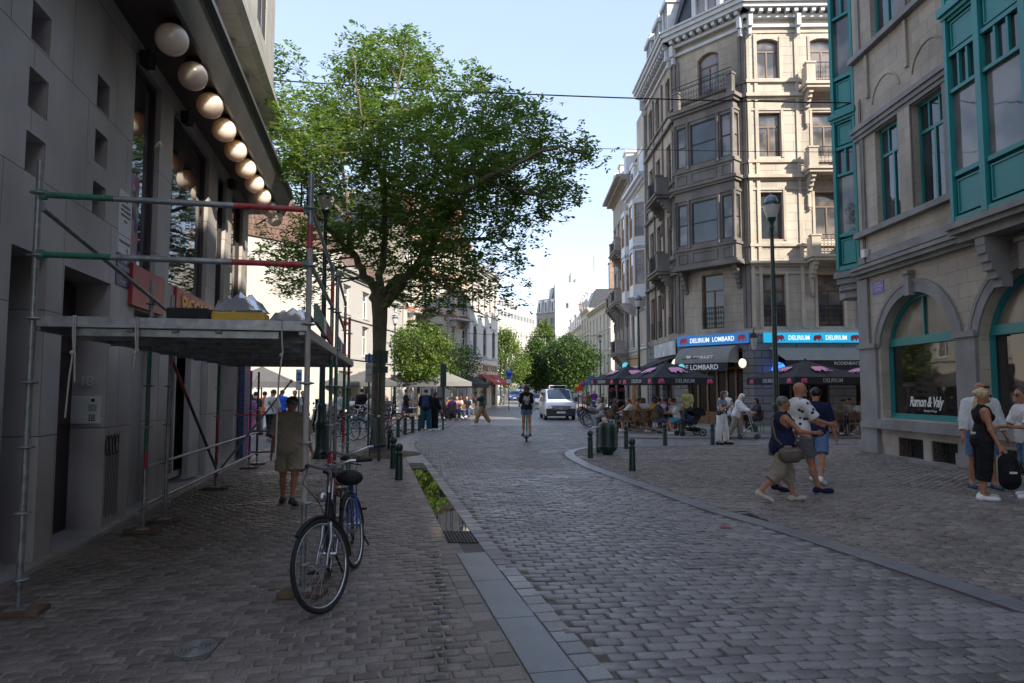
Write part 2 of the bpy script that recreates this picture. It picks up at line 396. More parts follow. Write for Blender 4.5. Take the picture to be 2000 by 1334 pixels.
def window(f,parent,h,rev=0.22,fm=None,gm=None,nx=2,trans=0.68,t=0.055,w=0.0,top_nx=1,name='window',subs=True):
    """a window in opening h: the frame is the part, its pane the sub-part"""
    a,b,c,d=h[:4];rise=h[4]if len(h)>4 else 0;fm=fm or WHITE;gm=gm or GLASS
    w0,w1=w-rev,w-rev+0.06;mb=MB();top=d-rise
    f.box(mb,a,a+t,w0,w1,c,top);f.box(mb,b-t,b,w0,w1,c,top);f.box(mb,a+t,b-t,w0,w1,c,c+t)
    if rise:
        A=arc(a,b,d,rise);B=arc(a+t,b-t,d-t,rise)
        for i in range(len(A)-1):
            mb.hexa([f.pt(A[i][0],w1,A[i][1]),f.pt(A[i+1][0],w1,A[i+1][1]),f.pt(A[i+1][0],w0,A[i+1][1]),f.pt(A[i][0],w0,A[i][1]),
                     f.pt(B[i][0],w1,B[i][1]),f.pt(B[i+1][0],w1,B[i+1][1]),f.pt(B[i+1][0],w0,B[i+1][1]),f.pt(B[i][0],w0,B[i][1])])
    else:f.box(mb,a+t,b-t,w0,w1,d-t,d)
    zt=c+(d-c)*trans if trans else top
    if trans:f.box(mb,a+t,b-t,w0,w1-0.008,zt-t/2,zt+t/2)
    for i in range(1,nx):
        u=a+(b-a)*i/nx;f.box(mb,u-t/2,u+t/2,w0,w1-0.004,c+t,zt-t/2)
    for i in range(1,top_nx):
        u=a+(b-a)*i/top_nx;f.box(mb,u-t*.35,u+t*.35,w0,w1-0.004,zt+t/2,d-t)
    fr=mb.build(name,fm,parent)
    pb=MB();ws=w0+0.02
    if rise:
        A=arc(a,b,d-0.01,rise);pb.add([f.pt(a,ws,c),f.pt(b,ws,c)]+[f.pt(p[0],ws,p[1])for p in reversed(A)],[tuple(range(len(A)+2))])
    else:f.quad(pb,a,b,c,d,ws)
    pb.build('pane',gm,fr)
    return fr
# ------------------------------------------------------------------ the setting: ground, cobbles, kerbs, gutter
def slope(Y):return 0.0 if Y<95 else(Y-95)*0.034 if Y<260 else 165*.034+(Y-260)*0.01
MORTAR=pm('joint_sand',(0.29,0.25,0.21),0.9,var=0.35,scale=6,bump=0.004,bscale=120,stain=0.6,sscale=3)
MORTAR2=pm('joint_dark',(0.12,0.105,0.09),0.85,var=0.3,scale=6,bump=0.004,bscale=120)
FARCOB=pm('far_cobbles',(0.24,0.218,0.203),0.5,var=0.25,scale=0.6,bump=0.006,bscale=14,
            brick=(0.21,0.15,0.014,(0.75,0.75,0.78),(0.45,0.45,0.45),0.5))
def strip(name,xs,ys,z,mat,zf=slope):
    mb=MB();n=len(xs)
    vs=[(x,y,zf(y)+z)for y in ys for x in xs]
    mb.add(vs,[(j*n+i,j*n+i+1,(j+1)*n+i+1,(j+1)*n+i)for j in range(len(ys)-1)for i in range(n-1)])
    o=mb.build(name,mat);tag(o,kind='structure');return o
strip('ground',[-400,-30,30,400],[-300,0,34,95,130,180,260,700,1500],-0.010,MORTAR2)
KL=[(2.05,-4),(1.62,-2),(0.30,3.94),(-0.55,7.8),(-2.19,16.0),(-2.62,18.0),(-3.15,20.3),(-3.55,22.8),(-3.66,25.3),(-3.5,28.5),(-3.1,36),(-2.2,55.7),(-1.2,68),(0.0,80),(2.5,110),(9,170)]
KRpx=[(1990,1184),(1755,1107),(1510,1028),(1400,999),(1300,963),(1200,929),(1155,913),(1121,896),(1110,887),(1116,880),(1135,875.5),(1170,873),(1300,872),(1500,869),(1690,866)]
KR=[(gr(*p).x,gr(*p).y)for p in KRpx]
d0=Vector(KR[0])-Vector(KR[1]);KR=[(KR[0][0]+d0.x*3.6,KR[0][1]+d0.y*3.6)]+KR
KR2=[(7.6,24.3),(4.6,24.6),(3.55,26.5),(3.5,31.4),(3.75,36.5),(4.5,52),(6.3,75),(9.0,110),(14.5,160)]
def xat(poly,y):
    return np.interp(y,[p[1]for p in poly],[p[0]for p in poly])
KRi=KR[:9]
SX0=lambda Y:-3.09-0.2*Y
strip('pavement',[0,1],[-10,16.6],-0.010,MORTAR)if False else None
mbp=MB();mbp.prism([(-1.0,-10),(2.9,-10),(-0.6,7.8),(-2.25,16),(-3.2,20.3),(-3.7,25),(-3.6,30),(-14,30),(-9.2,30),(-6.3,16)],-0.05,-0.0075)
tag(mbp.build('pavement',MORTAR),kind='structure')

STONE_A=attr_mat('pavement_stone',(0.15,0.115,0.097),(0.265,0.215,0.185),0.56,bump=0.0035,bscale=55,spec=0.45,big=0.26,wet=True)
STONE_B=attr_mat('road_stone',(0.165,0.148,0.137),(0.27,0.25,0.235),0.46,bump=0.003,bscale=60,spec=0.5,big=0.16)
STONE_C=attr_mat('square_stone',(0.165,0.136,0.117),(0.27,0.228,0.2),0.58,bump=0.0035,bscale=55,spec=0.4,big=0.2)
def inband(X,Y,poly,hw):
    d=np.full(X.shape,9.0)
    for a,b in zip(poly[:-1],poly[1:]):
        a=np.array(a);b=np.array(b);ab=b-a;t=np.clip(((X-a[0])*ab[0]+(Y-a[1])*ab[1])/(ab@ab),0,1)
        d=np.minimum(d,np.hypot(X-a[0]-t*ab[0],Y-a[1]-t*ab[1]))
    return d<hw
def stones(name,test,ang,sx,sy,joint,mat,jit=0.006,hj=0.0035,ybreak=15,ymax=34,skew=0.0):
    ca,sa=math.cos(ang),math.sin(ang)
    nr=int(60/sy);nc=int(70/sx)
    r,c=np.meshgrid(np.arange(-60,nr),np.arange(-nc//2,nc//2),indexing='ij')
    off=rng.uniform(-0.12,0.12,nr+60)
    u=(c+0.5*(r%2)+off[r])*sx;v=r*sy+0.05*np.sin(u*0.9)*1.0+skew*np.abs(u)
    X=u*ca-v*sa;Y=u*sa+v*ca
    k=(Y>-1.5)&(Y<ymax)&(np.abs(X)<0.84*Y+3.2);X=X[k];Y=Y[k]
    k=test(X,Y);X=X[k];Y=Y[k];n=len(X)
    for part,sel,g in(('a',Y<ybreak,[-.5,-.41,.41,.5]),('b',Y>=ybreak,[-.5,.5])):
        x,y=X[sel],Y[sel];n=len(x)
        if not n:continue
        lx=sx-joint+rng.normal(0,jit,n);ly=sy-joint+rng.normal(0,jit*.6,n)
        rot=ang+rng.normal(0,0.02,n);h=rng.normal(0,hj,n);tx=rng.normal(0,0.012,n);ty=rng.normal(0,0.018,n)
        G=len(g);pts=[];zz=[]
        for j in g:
            for i in g:
                e=(abs(i)>.45)+(abs(j)>.45)
                pts.append((i*(0.9 if e==2 else 1),j*(0.9 if e==2 else 1)));zz.append(-0.0 if e==0 else(-0.0035 if e==1 else-0.007)if G==4 else-0.003)
        ring=[(i,0)for i in range(G)]+[(G-1,j)for j in range(1,G)]+[(i,G-1)for i in range(G-2,-1,-1)]+[(0,j)for j in range(G-2,0,-1)]
        rid=[j*G+i for i,j in ring]
        for q in rid:pts.append((pts[q][0]*1.004,pts[q][1]*1.004));zz.append(-0.035)
        Pn=np.array(pts);Z=np.array(zz);m=len(pts)
        wob=rng.normal(0,0.004,(n,m,2));wob[:,G*G:]=wob[:,rid]
        A=Pn[None,:,0]*lx[:,None]+wob[...,0];B=Pn[None,:,1]*ly[:,None]+wob[...,1]
        zr=Z[None]+h[:,None]+A*tx[:,None]+B*ty[:,None]+np.where(Z[None]==0,rng.normal(0,0.0012,(n,m)),0)
        zr[:,G*G:]=-0.035
        cr,sr=np.cos(rot)[:,None],np.sin(rot)[:,None]
        V=np.stack([x[:,None]+A*cr-B*sr,y[:,None]+A*sr+B*cr,zr],-1).reshape(-1,3)
        qs=[(j*G+i,j*G+i+1,(j+1)*G+i+1,(j+1)*G+i)for j in range(G-1)for i in range(G-1)]
        K=len(rid);qs+=[(rid[(i+1)%K],rid[i],G*G+i,G*G+(i+1)%K)for i in range(K)]
        Q=(np.array(qs)[None]+(np.arange(n)*m)[:,None,None]).reshape(-1,4)
        rn=np.repeat(np.clip(rng.normal(0.5,0.28,n),0,1),m)
        tag(fast_mesh(name,V,Q,mat,rn,smooth=(G==4)),kind='structure')
hw=0.17
def testA(X,Y):
    return(X>SX0(Y)+0.0)&(X<xat(KL,Y)-hw-.16)&((Y<18)|(X>-16))
def testB(X,Y):
    xr=np.where(Y<KR[8][1],xat(KRi,Y),60)
    ins=(X>xat(KL,Y)+hw+0.16)&(X<xr-0.14)&~inband(X,Y,KR,0.17)&~((Y>18.0)&(X>1.4)&(Y<21)&inplaza(X,Y))
    return ins&~((Y>24.3)&(X>xat(KR2[2:],Y)-0.15))
def inplaza(X,Y):
    e=np.interp(X,[p[0]for p in KR[9:]],[p[1]for p in KR[9:]])
    xr=xat(KRi,Y)
    return(X>xr+.1)&(Y<e-.1)&(X>1.35)
def testC(X,Y):return inplaza(X,Y)&~inband(X,Y,KR,0.16)&(X<9.75+0.9*(Y>18.6))
ang=math.atan2(0.2,0.98)
stones('pavement_cobbles',testA,ang,0.166,0.118,0.020,STONE_A,hj=.0018)
stones('road_cobbles',testB,math.atan2(0.12,1),0.186,0.130,0.009,STONE_B,jit=0.005,hj=.0022)
stones('square_cobbles',testC,math.atan2(-0.14,1),0.162,0.112,0.011,STONE_C,ybreak=12)
# far paving as sheets
mbf=MB()
tag(strip('street',[-14,-6,0,5,14,40],[34,60,95,130,180,260],-0.004,FARCOB),kind='structure')
FLAG=pm('paving_flags',(0.27,0.245,0.225),0.6,var=0.2,scale=0.7,bump=0.004,bscale=20,brick=(0.3,0.2,0.01,(0.8,0.78,0.76),(0.5,0.5,0.5),0.5))
mb=MB()
mb.prism([(3.7,26.6),(4.7,24.75),(30,24.75),(30,60),(5.1,60),(4.6,52),(3.85,36.5),(3.6,31.4)],-0.06,0.035)
tag(mb.build('pavement',FLAG),kind='structure')
mb=MB();mb.prism([(-14,30.1),(-3.7,30.1),(-3.25,36),(-2.35,55.7),(-1.35,68),(-0.15,80),(-0.15,92),(-14,92)],-0.06,0.035)
tag(mb.build('pavement',FLAG),kind='structure')
for X0,X1,ys in((5.2,16,[60,75,92]),):
    mb=MB();mb.prism([(5.2,60.05),(30,60.05),(30,92),(7.4,92),(6.4,75)],-0.06,0.035);tag(mb.build('pavement',FLAG),kind='structure')

BLUESTONE=pm('kerb_bluestone',(0.19,0.188,0.197),0.42,var=0.18,scale=2.5,bump=0.0015,bscale=70,stain=0.5,sscale=2.2,dirt=(0.09,0.085,0.085))
def ribbon(name,poly,hwid,z0,z1,mat,step=1.0,gap=0.008,ya=-99,yb=999):
    # resample
    P=[Vector(p)for p in poly];S=[0]
    for a,b in zip(P[:-1],P[1:]):S.append(S[-1]+(b-a).length)
    def smp(s):
        s=max(0,min(S[-1],s));i=max(0,min(len(S)-2,int(np.searchsorted(S,s,side='right'))-1))
        return P[i].lerp(P[i+1],(s-S[i])/(S[i+1]-S[i]+1e-9))
    def smooth(s):return(smp(s-.5)+smp(s-.25)+smp(s)+smp(s+.25)+smp(s+.5))/5
    mb=MB();s=0.5
    while s<S[-1]-0.5:
        e=min(S[-1]-.4,s+step*rng.uniform(.9,1.1));a,b=smooth(s+gap),smooth(e)
        if ya<a.y<yb or True:
            if ya<=(a.y+b.y)/2<=yb:
                ks=3;q=[smooth(s+gap+(e-s-gap)*i/ks)for i in range(ks+1)];L_=[];R_=[]
                for i,p in enumerate(q):
                    t=(q[min(i+1,ks)]-q[max(i-1,0)]).normalized();nn=Vector((t.y,-t.x));L_.append(p-nn*hwid);R_.append(p+nn*hwid)
                zz=slope(a.y);mb.prism([tuple(p)for p in L_]+[tuple(p)for p in reversed(R_)],z0+zz,z1+zz)
        s=e
    o=mb.build(name,mat,bevel=0.004);tag(o,kind='structure');return o
ribbon('kerb',KL,0.148,-0.08,0.006,BLUESTONE,ya=-3,yb=7.65)
ribbon('kerb',KL,0.16,-0.08,0.010,BLUESTONE,ya=16.4,yb=150)
ribbon('kerb',KR,0.13,-0.08,0.010,BLUESTONE)
ribbon('kerb',KR2,0.14,-0.08,0.038,BLUESTONE)
# single course of setts on each side of the left kerb band
def course(name,poly,off,w,mat,ya,yb):
    pts=[];ys=np.arange(ya,yb,0.205);xs=np.interp(ys,[p[1]for p in poly],[p[0]for p in poly])+off
    mb=MB()
    for i in range(len(ys)-1):
        a=Vector((xs[i],ys[i]));b=Vector((xs[i+1],ys[i+1]));t=(b-a).normalized();nn=Vector((t.y,-t.x));a=a+t*.006;b=b-t*.006
        h=rng.normal(0,.002);w2=w/2+rng.normal(0,.003)
        mb.prism([tuple(a-nn*w2),tuple(a+nn*w2),tuple(b+nn*w2),tuple(b-nn*w2)],-0.04,h)
    o=mb.build(name,mat,bevel=0.008);a=o.data.attributes.new('rnd','FLOAT','POINT')
    a.data.foreach_set('value',np.repeat(rng.uniform(0,1,len(o.data.vertices)//8),8).astype(np.float32));tag(o,kind='structure')
course('kerb_setts',KL,0.25,0.165,STONE_B,0,30);course('kerb_setts',KL,-0.25,0.16,STONE_A,0,22)

# gutter between the two grates: a trough with standing water
def kx(y):return float(xat(KL,y))
def gq(y0,y1,h=0.16):return[(kx(y0)-h,y0),(kx(y0)+h,y0),(kx(y1)+h,y1),(kx(y1)-h,y1)]
YG0,YG1,YG2,YG3=7.72,8.35,14.1,16.15
WATER=pm('standing_water',(0.006,0.006,0.005),0.015,var=0.1,scale=2,spec=1.0);WATER.node_tree.nodes["Principled BSDF"].inputs['IOR'].default_value=1.5
for l in list(WATER.node_tree.links):
    if l.to_socket.name=='Roughness':WATER.node_tree.links.remove(l)
WATER.node_tree.nodes["Principled BSDF"].inputs['Roughness'].default_value=0.02
mb=MB();mb.prism(gq(YG1+.01,YG2+.9),-0.06,-0.003);tag(mb.build('gutter_water',WATER),kind='structure')
def grate(y0,y1,label,c=None,hwid=0.17,pts=None):
    P=pts or gq(y0,y1,hwid);a,b,c_,d=[Vector((*p,0))for p in P]
    t=thing('drain_grate',label,'drain grate',((a+c_)/2).to_tuple()[:2]+(0,),group=None)
    mb=MB();n1=9;n2=max(4,int((d-a).length/0.06))
    L=lambda u,v:(a.lerp(b,u)).lerp(d.lerp(c_,u),v)
    for i in range(n1+1):
        u=i/n1;e=0.018;mb.hexa([L(max(0,u-e),0)+Vector((0,0,-.04)),L(min(1,u+e),0)+Vector((0,0,-.04)),L(min(1,u+e),1)+Vector((0,0,-.04)),L(max(0,u-e),1)+Vector((0,0,-.04)),
                 L(max(0,u-e),0)+Vector((0,0,.004)),L(min(1,u+e),0)+Vector((0,0,.004)),L(min(1,u+e),1)+Vector((0,0,.004)),L(max(0,u-e),1)+Vector((0,0,.004))])
    mb.build('bars',DARKIRON,t)
    mb=MB();e=0.16/n2
    for i in range(n2+1):
        v=i/n2;mb.hexa([L(0,max(0,v-e))+Vector((0,0,-.04)),L(1,max(0,v-e))+Vector((0,0,-.04)),L(1,min(1,v+e))+Vector((0,0,-.04)),L(0,min(1,v+e))+Vector((0,0,-.04)),
                  L(0,max(0,v-e))+Vector((0,0,.001)),L(1,max(0,v-e))+Vector((0,0,.001)),L(1,min(1,v+e))+Vector((0,0,.001)),L(0,min(1,v+e))+Vector((0,0,.001))])
    mb.build('crossbars',DARKIRON,t)
    mb=MB();mb.prism(P,-0.12,-0.05);mb.build('sump',BLACK,t)
grate(YG0,YG1-.01,'small square iron drain grate at the near end of the water-filled gutter')
grate(YG2+.92,YG3,'long dark iron drain grate at the far end of the water-filled gutter')
P=[gr(1420,1001),gr(1452,997),gr(1502,1018),gr(1470,1022)]
grate(0,0,'sunken iron drain grate in the right-hand kerb beside the strolling couple',pts=[(p.x,p.y)for p in(P[0],P[1],P[2],P[3])])
# manhole cover in the left pavement
c=sum((gr(*p)for p in[(329,1289),(355,1254),(432,1249),(410,1286)]),Vector())/4
t=thing('manhole_cover','small square iron manhole cover with concentric rings set in the left pavement','manhole cover',(c.x,c.y,0),0)
a,b=gr(329,1289),gr(410,1286);e1=(b-a).normalized();rz=math.atan2(e1.y,e1.x);w=(b-a).length/2;hgt=0.19
mb=MB();mb.obox((c.x,c.y,0.0),(2*w,2*hgt,0.02),rz);mb.build('frame',pm('worn_iron',(0.16,0.15,0.14),0.5,0.3,var=.3,scale=30),t)
mb=MB()
for k,r in enumerate((0.03,0.06,0.09,0.12,0.15)):mb.torus((c.x,c.y,0.010),r,0.006,(0,0,1),n=32,k=6)
for i in range(24):
    an=i*PI/12;mb.tube([(c.x+.125*math.cos(an),c.y+.125*math.sin(an),0.012),(c.x+.145*math.cos(an),c.y+.145*math.sin(an),0.012)],0.004,4)
mb.xf(Matrix.Translation(c)@Matrix.Scale(w/.155*.97,4,(1,0,0))@Matrix.Translation(-c));mb.build('lid_pattern',pm('worn_iron_raised',(0.28,0.27,0.25),0.45,0.3),t)
# specks of litter and fallen leaflets, nobody could count them
n=420;Y_=rng.uniform(3.2,20,n);X_=-3.05-.2*Y_+np.abs(rng.normal(0,.5,n))*rng.choice([1,1,4],n);s_=rng.uniform(.006,.022,n);a_=rng.uniform(0,6.28,n)
Vl=np.stack([np.stack([X_+s_*np.cos(a_+k*PI/2)*(1 if k%2 else .45),Y_+s_*np.sin(a_+k*PI/2)*(1 if k%2 else .45),np.full(n,.009)+.004*(k==1)],-1)for k in range(4)],1).reshape(-1,3)
o=fast_mesh('litter_specks',Vl,np.arange(n*4).reshape(n,4),attr_mat('litter',(.32,.26,.16),(.12,.08,.04),.8),np.repeat(rng.uniform(0,1,n),4));tag(o,'small scattered leaf bits and litter specks along the foot of the left wall','litter',kind='stuff')
# small litter
t=thing('napkin','small red paper scrap lying on the road cobbles','litter',gr(1417,1031)+Vector((0,0,.012)))
mb=MB();q=gr(1417,1031);mb.slab([q+Vector(v)for v in[(-.07,-.02,.012),(.05,-.035,.02),(.08,.03,.012),(-.04,.04,.016)]],(0,0,.003));mb.build('paper',pm('red_paper',(0.4,.03,.03),0.8),t)
t=thing('napkin','small red rag beside the pillar litter bin','litter',gr(1163,889)+Vector((0,0,.012)))
mb=MB();q=gr(1163,889);mb.slab([q+Vector(v)for v in[(-.07,-.04,.012),(.05,-.035,.03),(.08,.03,.02),(-.04,.06,.016)]],(0,0,.02));mb.build('paper',MATS['red_paper'],t)
# ------------------------------------------------------------------ left: grey office building with soffit
CW=-3.2  # wall plane X = CW - 0.2 Y
def LW(Y,c=CW):return(c-0.2*Y,Y)
GREYSTONE=pm('dark_grey_stone_cladding',(0.44,0.405,0.385),0.5,var=0.28,scale=0.9,bump=0.001,bscale=200,stain=0.35,sscale=0.8,dirt=(0.2,0.195,0.195),
               brick=(1.25,1.22,0.006,(0.92,0.92,0.93),(0.25,0.24,0.22),0.35))
GREYPLAIN=pm('dark_grey_stone_plain',(0.43,0.395,0.37),0.5,var=0.2,scale=2.6,bump=0.001,bscale=200,stain=0.4,sscale=1.0)
CONC=pm('light_concrete',(0.36,0.345,0.32),0.75,var=0.12,scale=1.5,bump=0.002,bscale=90,stain=0.3,sscale=1.2,brick=(1.6,1.25,0.008,(0.95,0.95,0.95),(0.5,0.5,0.5),0))
SOFFIT=pm('dark_brown_soffit',(0.07,0.05,0.042),0.6,var=0.2);FRAMEBR=pm('brown_metal_frame',(0.045,0.03,0.027),0.4,0.3)
LIGHTPANEL=pm('light_grey_panel',(0.42,0.41,0.39),0.5,var=0.15,scale=2,stain=0.4,sscale=2)
YE=17.1
f=Fac(LW(-6),LW(YE),1);d=f.d;U=lambda Y:(Y+6)/d.y
office=thing('office_building','dark grey stone building with projecting soffit and small square windows on the left','building',(*LW(5),0))
H_S=6.35
holes=[(U(6.0),U(6.67),0.04,2.95),(U(7.05),U(8.31),0.04,2.95)]
doors=list(holes)
sq=[]
for y0,y1 in((6.15,6.52),(7.66,8.02),(4.7,5.06)):
    for z in(3.66,4.26,4.90):sq.append((U(y0),U(y1),z,z+0.38))
shop=[(U(8.85),U(9.95),3.3,6.1),(U(10.6),U(12.95),3.3,6.1),(U(13.7),U(14.5),3.3,6.1),(U(15.1),U(16.4),3.3,6.1)]
low=[(U(9.15),U(10.3),0.05,2.75),(U(10.85),U(13.35),0.05,2.75),(U(14.3),U(15.9),0.05,2.75)]
mb=MB();wall(mb,f,0,U(YE),0,H_S,holes+sq+shop+low,0.42)
# back, end and the block behind
e0=f.pt(U(YE),0,0);mb.quad(f.pt(U(YE),0,0),f.pt(U(YE),-9,0),f.pt(U(YE),-9,H_S),f.pt(U(YE),0,H_S));f.quad(mb,0,U(YE),0,H_S,-9)
mb.build('wall',GREYSTONE,office)
mb=MB()
for h in doors:f.box(mb,h[0]-.1,h[1]+.1,-0.6,-0.43,0,3.05)
for i,h in enumerate(doors):
    dm=MB();f.box(dm,h[0]+.02,h[1]-.02,-0.42,-0.37,0.05,2.9);f.box(dm,h[0]+.02,h[1]-.02,-0.37,-0.34,2.1,2.2)
    f.box(dm,h[0]+.1,h[0]+.16,-0.37,-0.35,.3,2.0);dr=dm.build('door',pm('dark_maroon_door',(0.03,0.014,0.013),0.4),office)
    hm=MB();hm.tube([f.pt(h[0]+.14,-.33,1.0),f.pt(h[0]+.14,-.33,1.35)],0.012);hm.build('handle',CHROME,dr)
mb.build('door_lobby',FRAMEBR,office)
for h in sq:window(f,office,h,0.38,CHROME,GLASS,1,None,0.03)
for h in shop:window(f,office,h,0.13,FRAMEBR,GLASS,1,None,0.07)
# lower shop fronts: light panels, glass with stickers
STICK=pm('sticker_collage',(0.2,0.15,0.1),0.4)
nt=STICK.node_tree;vo=nt.nodes.new('ShaderNodeTexVoronoi');vo.inputs['Scale'].default_value=9;tc=nt.nodes.new('ShaderNodeTexCoord')
vo2=nt.nodes.new('ShaderNodeTexNoise');vo2.inputs['Scale'].default_value=3;nt.links.new(tc.outputs['Object'],vo2.inputs[0])
av=nt.nodes.new('ShaderNodeMix');av.data_type='VECTOR';av.inputs[0].default_value=.25;nt.links.new(tc.outputs['Object'],av.inputs[4]);nt.links.new(vo2.outputs['Color'],av.inputs[5])
nt.links.new(av.outputs[1],vo.inputs['Vector']);hs=nt.nodes.new('ShaderNodeHueSaturation');hs.inputs['Value'].default_value=0.4;hs.inputs['Saturation'].default_value=1.0
nt.links.new(vo.outputs['Color'],hs.inputs['Color']);nt.links.new(hs.outputs[0],nt.nodes['Principled BSDF'].inputs['Base Color'])
for i,h in enumerate(low):
    if i==0:
        pb=MB();f.box(pb,h[0],h[1],-0.30,-0.22,h[2],h[3]);f.box(pb,h[0]+.1,h[0]+.16,-.22,-.19,h[2],h[3]);f.box(pb,h[0]+.62,h[0]+.68,-.22,-.19,h[2],h[3])
        pb.build('shop_panel',LIGHTPANEL,office)
        sb=MB();f.box(sb,h[0]+.3,h[0]+.42,-.22,-.2,.35,.47);sb.build('socket_cover',DARKIRON,office)
    else:
        fr=window(f,office,(h[0],h[1],h[2]+.12,h[3]),0.30,LIGHTPANEL,GLASSD,2,None,0.09)
        if i==1:
            sb=MB();f.box(sb,h[0]+.15,h[0]+1.1,-0.276,-0.272,.3,1.75);sb.build('stickers',STICK,office)
            sb=MB();f.box(sb,h[0]+1.7,h[0]+2.45,-.2,-.1,0.1,h[3]);sb.build('column',LIGHTPANEL,office)
sb=MB();h=shop[0];f.box(sb,h[0]+.08,h[0]+.62,-0.10,-0.096,3.4,4.6);sb.build('stickers',STICK,office)
# red fascia over the shop, raised lettering
REDF=pm('red_fascia',(0.33,0.010,0.022),0.4,var=0.08);YEL=pm('yellow_letter',(0.75,0.35,0.05),0.4);CREAM=pm('cream_letter',(0.7,0.62,0.45),0.5)
t=thing('shop_sign','long red shop fascia with yellow and cream lettering under the soffit windows','shop sign',(*LW(9),2.8))
for y0,y1 in((8.9,10.25),(10.9,13.4)):
    mb=MB();f.box(mb,U(y0),U(y1),-0.02,0.05,2.78,3.32);mb.build('panel',REDF,t)
text("PICCAD",0.4,f.pt(U(12.1),0.055,3.06),(f.d.x,f.d.y,0),(0,0,1),YEL,t,ext=0.012,bold=0.008,sx=1.3)
None and text("BAR",0.26,f.pt(U(9.35),0.055,3.04),(f.d.x,f.d.y,0),(0,0,1),CREAM,t,ext=0.01)
# step along the wall
mb=MB();f.box(mb,0,U(YE),-0.42,0.11,-0.03,0.046);mb.build('step',GREYPLAIN,office)
# soffit slab, sloped fascia, window strip, upper wall
def LQ(c,z,Y):return Vector((c-0.2*Y,Y,z))
def lprism(mb,prof,Y0,Y1,m=0):
    n=len(prof);vs=[LQ(c,z,Y0)for c,z in prof]+[LQ(c,z,Y1)for c,z in prof]
    mb.add(vs,[tuple(range(n)),tuple(range(2*n-1,n-1,-1))]+[(i,(i+1)%n,n+(i+1)%n,n+i)for i in range(n)],m)
YS=18.1
mb=MB();lprism(mb,[(-12,6.35),(-2.5,6.35),(-2.5,6.5),(-12,6.5)],-6,YS);mb.build('soffit',SOFFIT,office)
DFAS=pm('dark_fascia_metal',(0.075,0.07,0.07),0.45,var=0.25,scale=2)
mb=MB();lprism(mb,[(-2.49,6.3),(-2.44,6.3),(-2.26,6.78),(-2.49,6.9)],-6,YS);lprism(mb,[(-2.30,6.70),(-2.2,6.78),(-2.2,6.86),(-2.38,6.86)],-6,YS);mb.build('fascia',DFAS,office)
mb=MB();lprism(mb,[(-12,6.51),(-2.5,6.51),(-2.40,6.88),(-2.40,7.12),(-2.62,7.16),(-12,7.16)],-6,YS);mb.build('ledge',CONC,office)
mb=MB();lprism(mb,[(-12,8.72),(-2.64,8.72),(-2.52,8.84),(-2.52,8.95),(-2.80,9.02),(-12,9.02)],-6,YS-.1);mb.build('ledge',CONC,office)
fu=Fac((-3.05+1.2,-6),(-3.05-.2*YS+0.02,YS-.15),1);Uu=lambda Y:(Y+6)/fu.d.y
sw=[(Uu(y),Uu(y+1.12),7.35,8.6)for y in np.arange(-5,17.2,1.55)]
mb=MB();wall(mb,fu,0,Uu(YS-.15),7.15,8.73,sw,0.2);mb.quad(fu.pt(Uu(YS-.15),0,7.15),fu.pt(Uu(YS-.15),-8,7.15),fu.pt(Uu(YS-.15),-8,8.73),fu.pt(Uu(YS-.15),0,8.73));mb.build('wall',CONC,office)
for h in sw:window(fu,office,h,0.18,DARKIRON,GLASS,1,None,0.05)
for h in sw:
    fb=MB();fu.box(fb,h[0]-.26,h[0]-.14,0.0,0.17,7.17,8.7);fb.build('fin',CONC,office)
fv=Fac((-2.82+1.2,-6),(-2.82-.2*YS,YS),1)
uw=[(U(y),U(y+1.3),z,z+1.6)for y in(2,5.2,8.4,11.6,15.4)for z in(10.3,13.6,16.9)]
mb=MB();wall(mb,fv,0,U(YS),9.0,20.5,uw,0.15);mb.quad(fv.pt(U(YS),0,9.0),fv.pt(U(YS),-9,9.0),fv.pt(U(YS),-9,20.5),fv.pt(U(YS),0,20.5));fv.quad(mb,0,U(YS),9,20.5,-9)
mb.quad(fv.pt(0,0,20.5),fv.pt(U(YS),0,20.5),fv.pt(U(YS),-9,20.5),fv.pt(0,-9,20.5));mb.build('upper_wall',CONC,office)
for h in uw:window(fv,office,h,0.08,DARKIRON,GLASS,2,None,0.06)
# globe lamps under the soffit
OPAL=pm('opal_glass',(0.94,0.73,0.62),0.22,var=0.03,spec=0.5,coat=0.3)
ords=['nearest','second','third','fourth','fifth','sixth','seventh','eighth','ninth','farthest']
OPAL.node_tree.nodes['Principled BSDF'].inputs['Subsurface Weight'].default_value=.85;OPAL.node_tree.nodes['Principled BSDF'].inputs['Subsurface Radius'].default_value=(1,.8,.65);OPAL.node_tree.nodes['Principled BSDF'].inputs['Subsurface Scale'].default_value=.3
g0=thing('globe_lamp','x','lamp')
mb=MB();mb.sphere((0,0,0),0.2,28);mb.build('globe',OPAL,g0)
mb=MB();mb.lathe([(0.1,0.185),(0.1,0.25)],n=16);mb.build('collar',DARKIRON,g0)
for i in range(10):
    Y=8.47+i*1.015;X=-2.62-0.2*Y
    place(g0,(X,Y,6.35-0.245),0,f'white opal globe lamp under the dark soffit, {ords[i]} of the row of ten','opal globe lamps in a row under the soffit')
cam0=thing('security_camera','x','camera')
mb=MB();mb.box(-.06,.06,-.09,.09,-.1,.1);mb.tube([(0,0,0),(-.15,0,.1)],.02);mb.build('housing',BLACK,cam0)
for i,(Y,l)in enumerate(((9.0,'nearest the police sign'),(11.0,'between the tall windows'),(14.6,'at the far end of the wall'))):
    place(cam0,(*LW(Y,CW+.1),6.1),0,f'small black security box high on the grey wall, {l}','security boxes under the soffit')
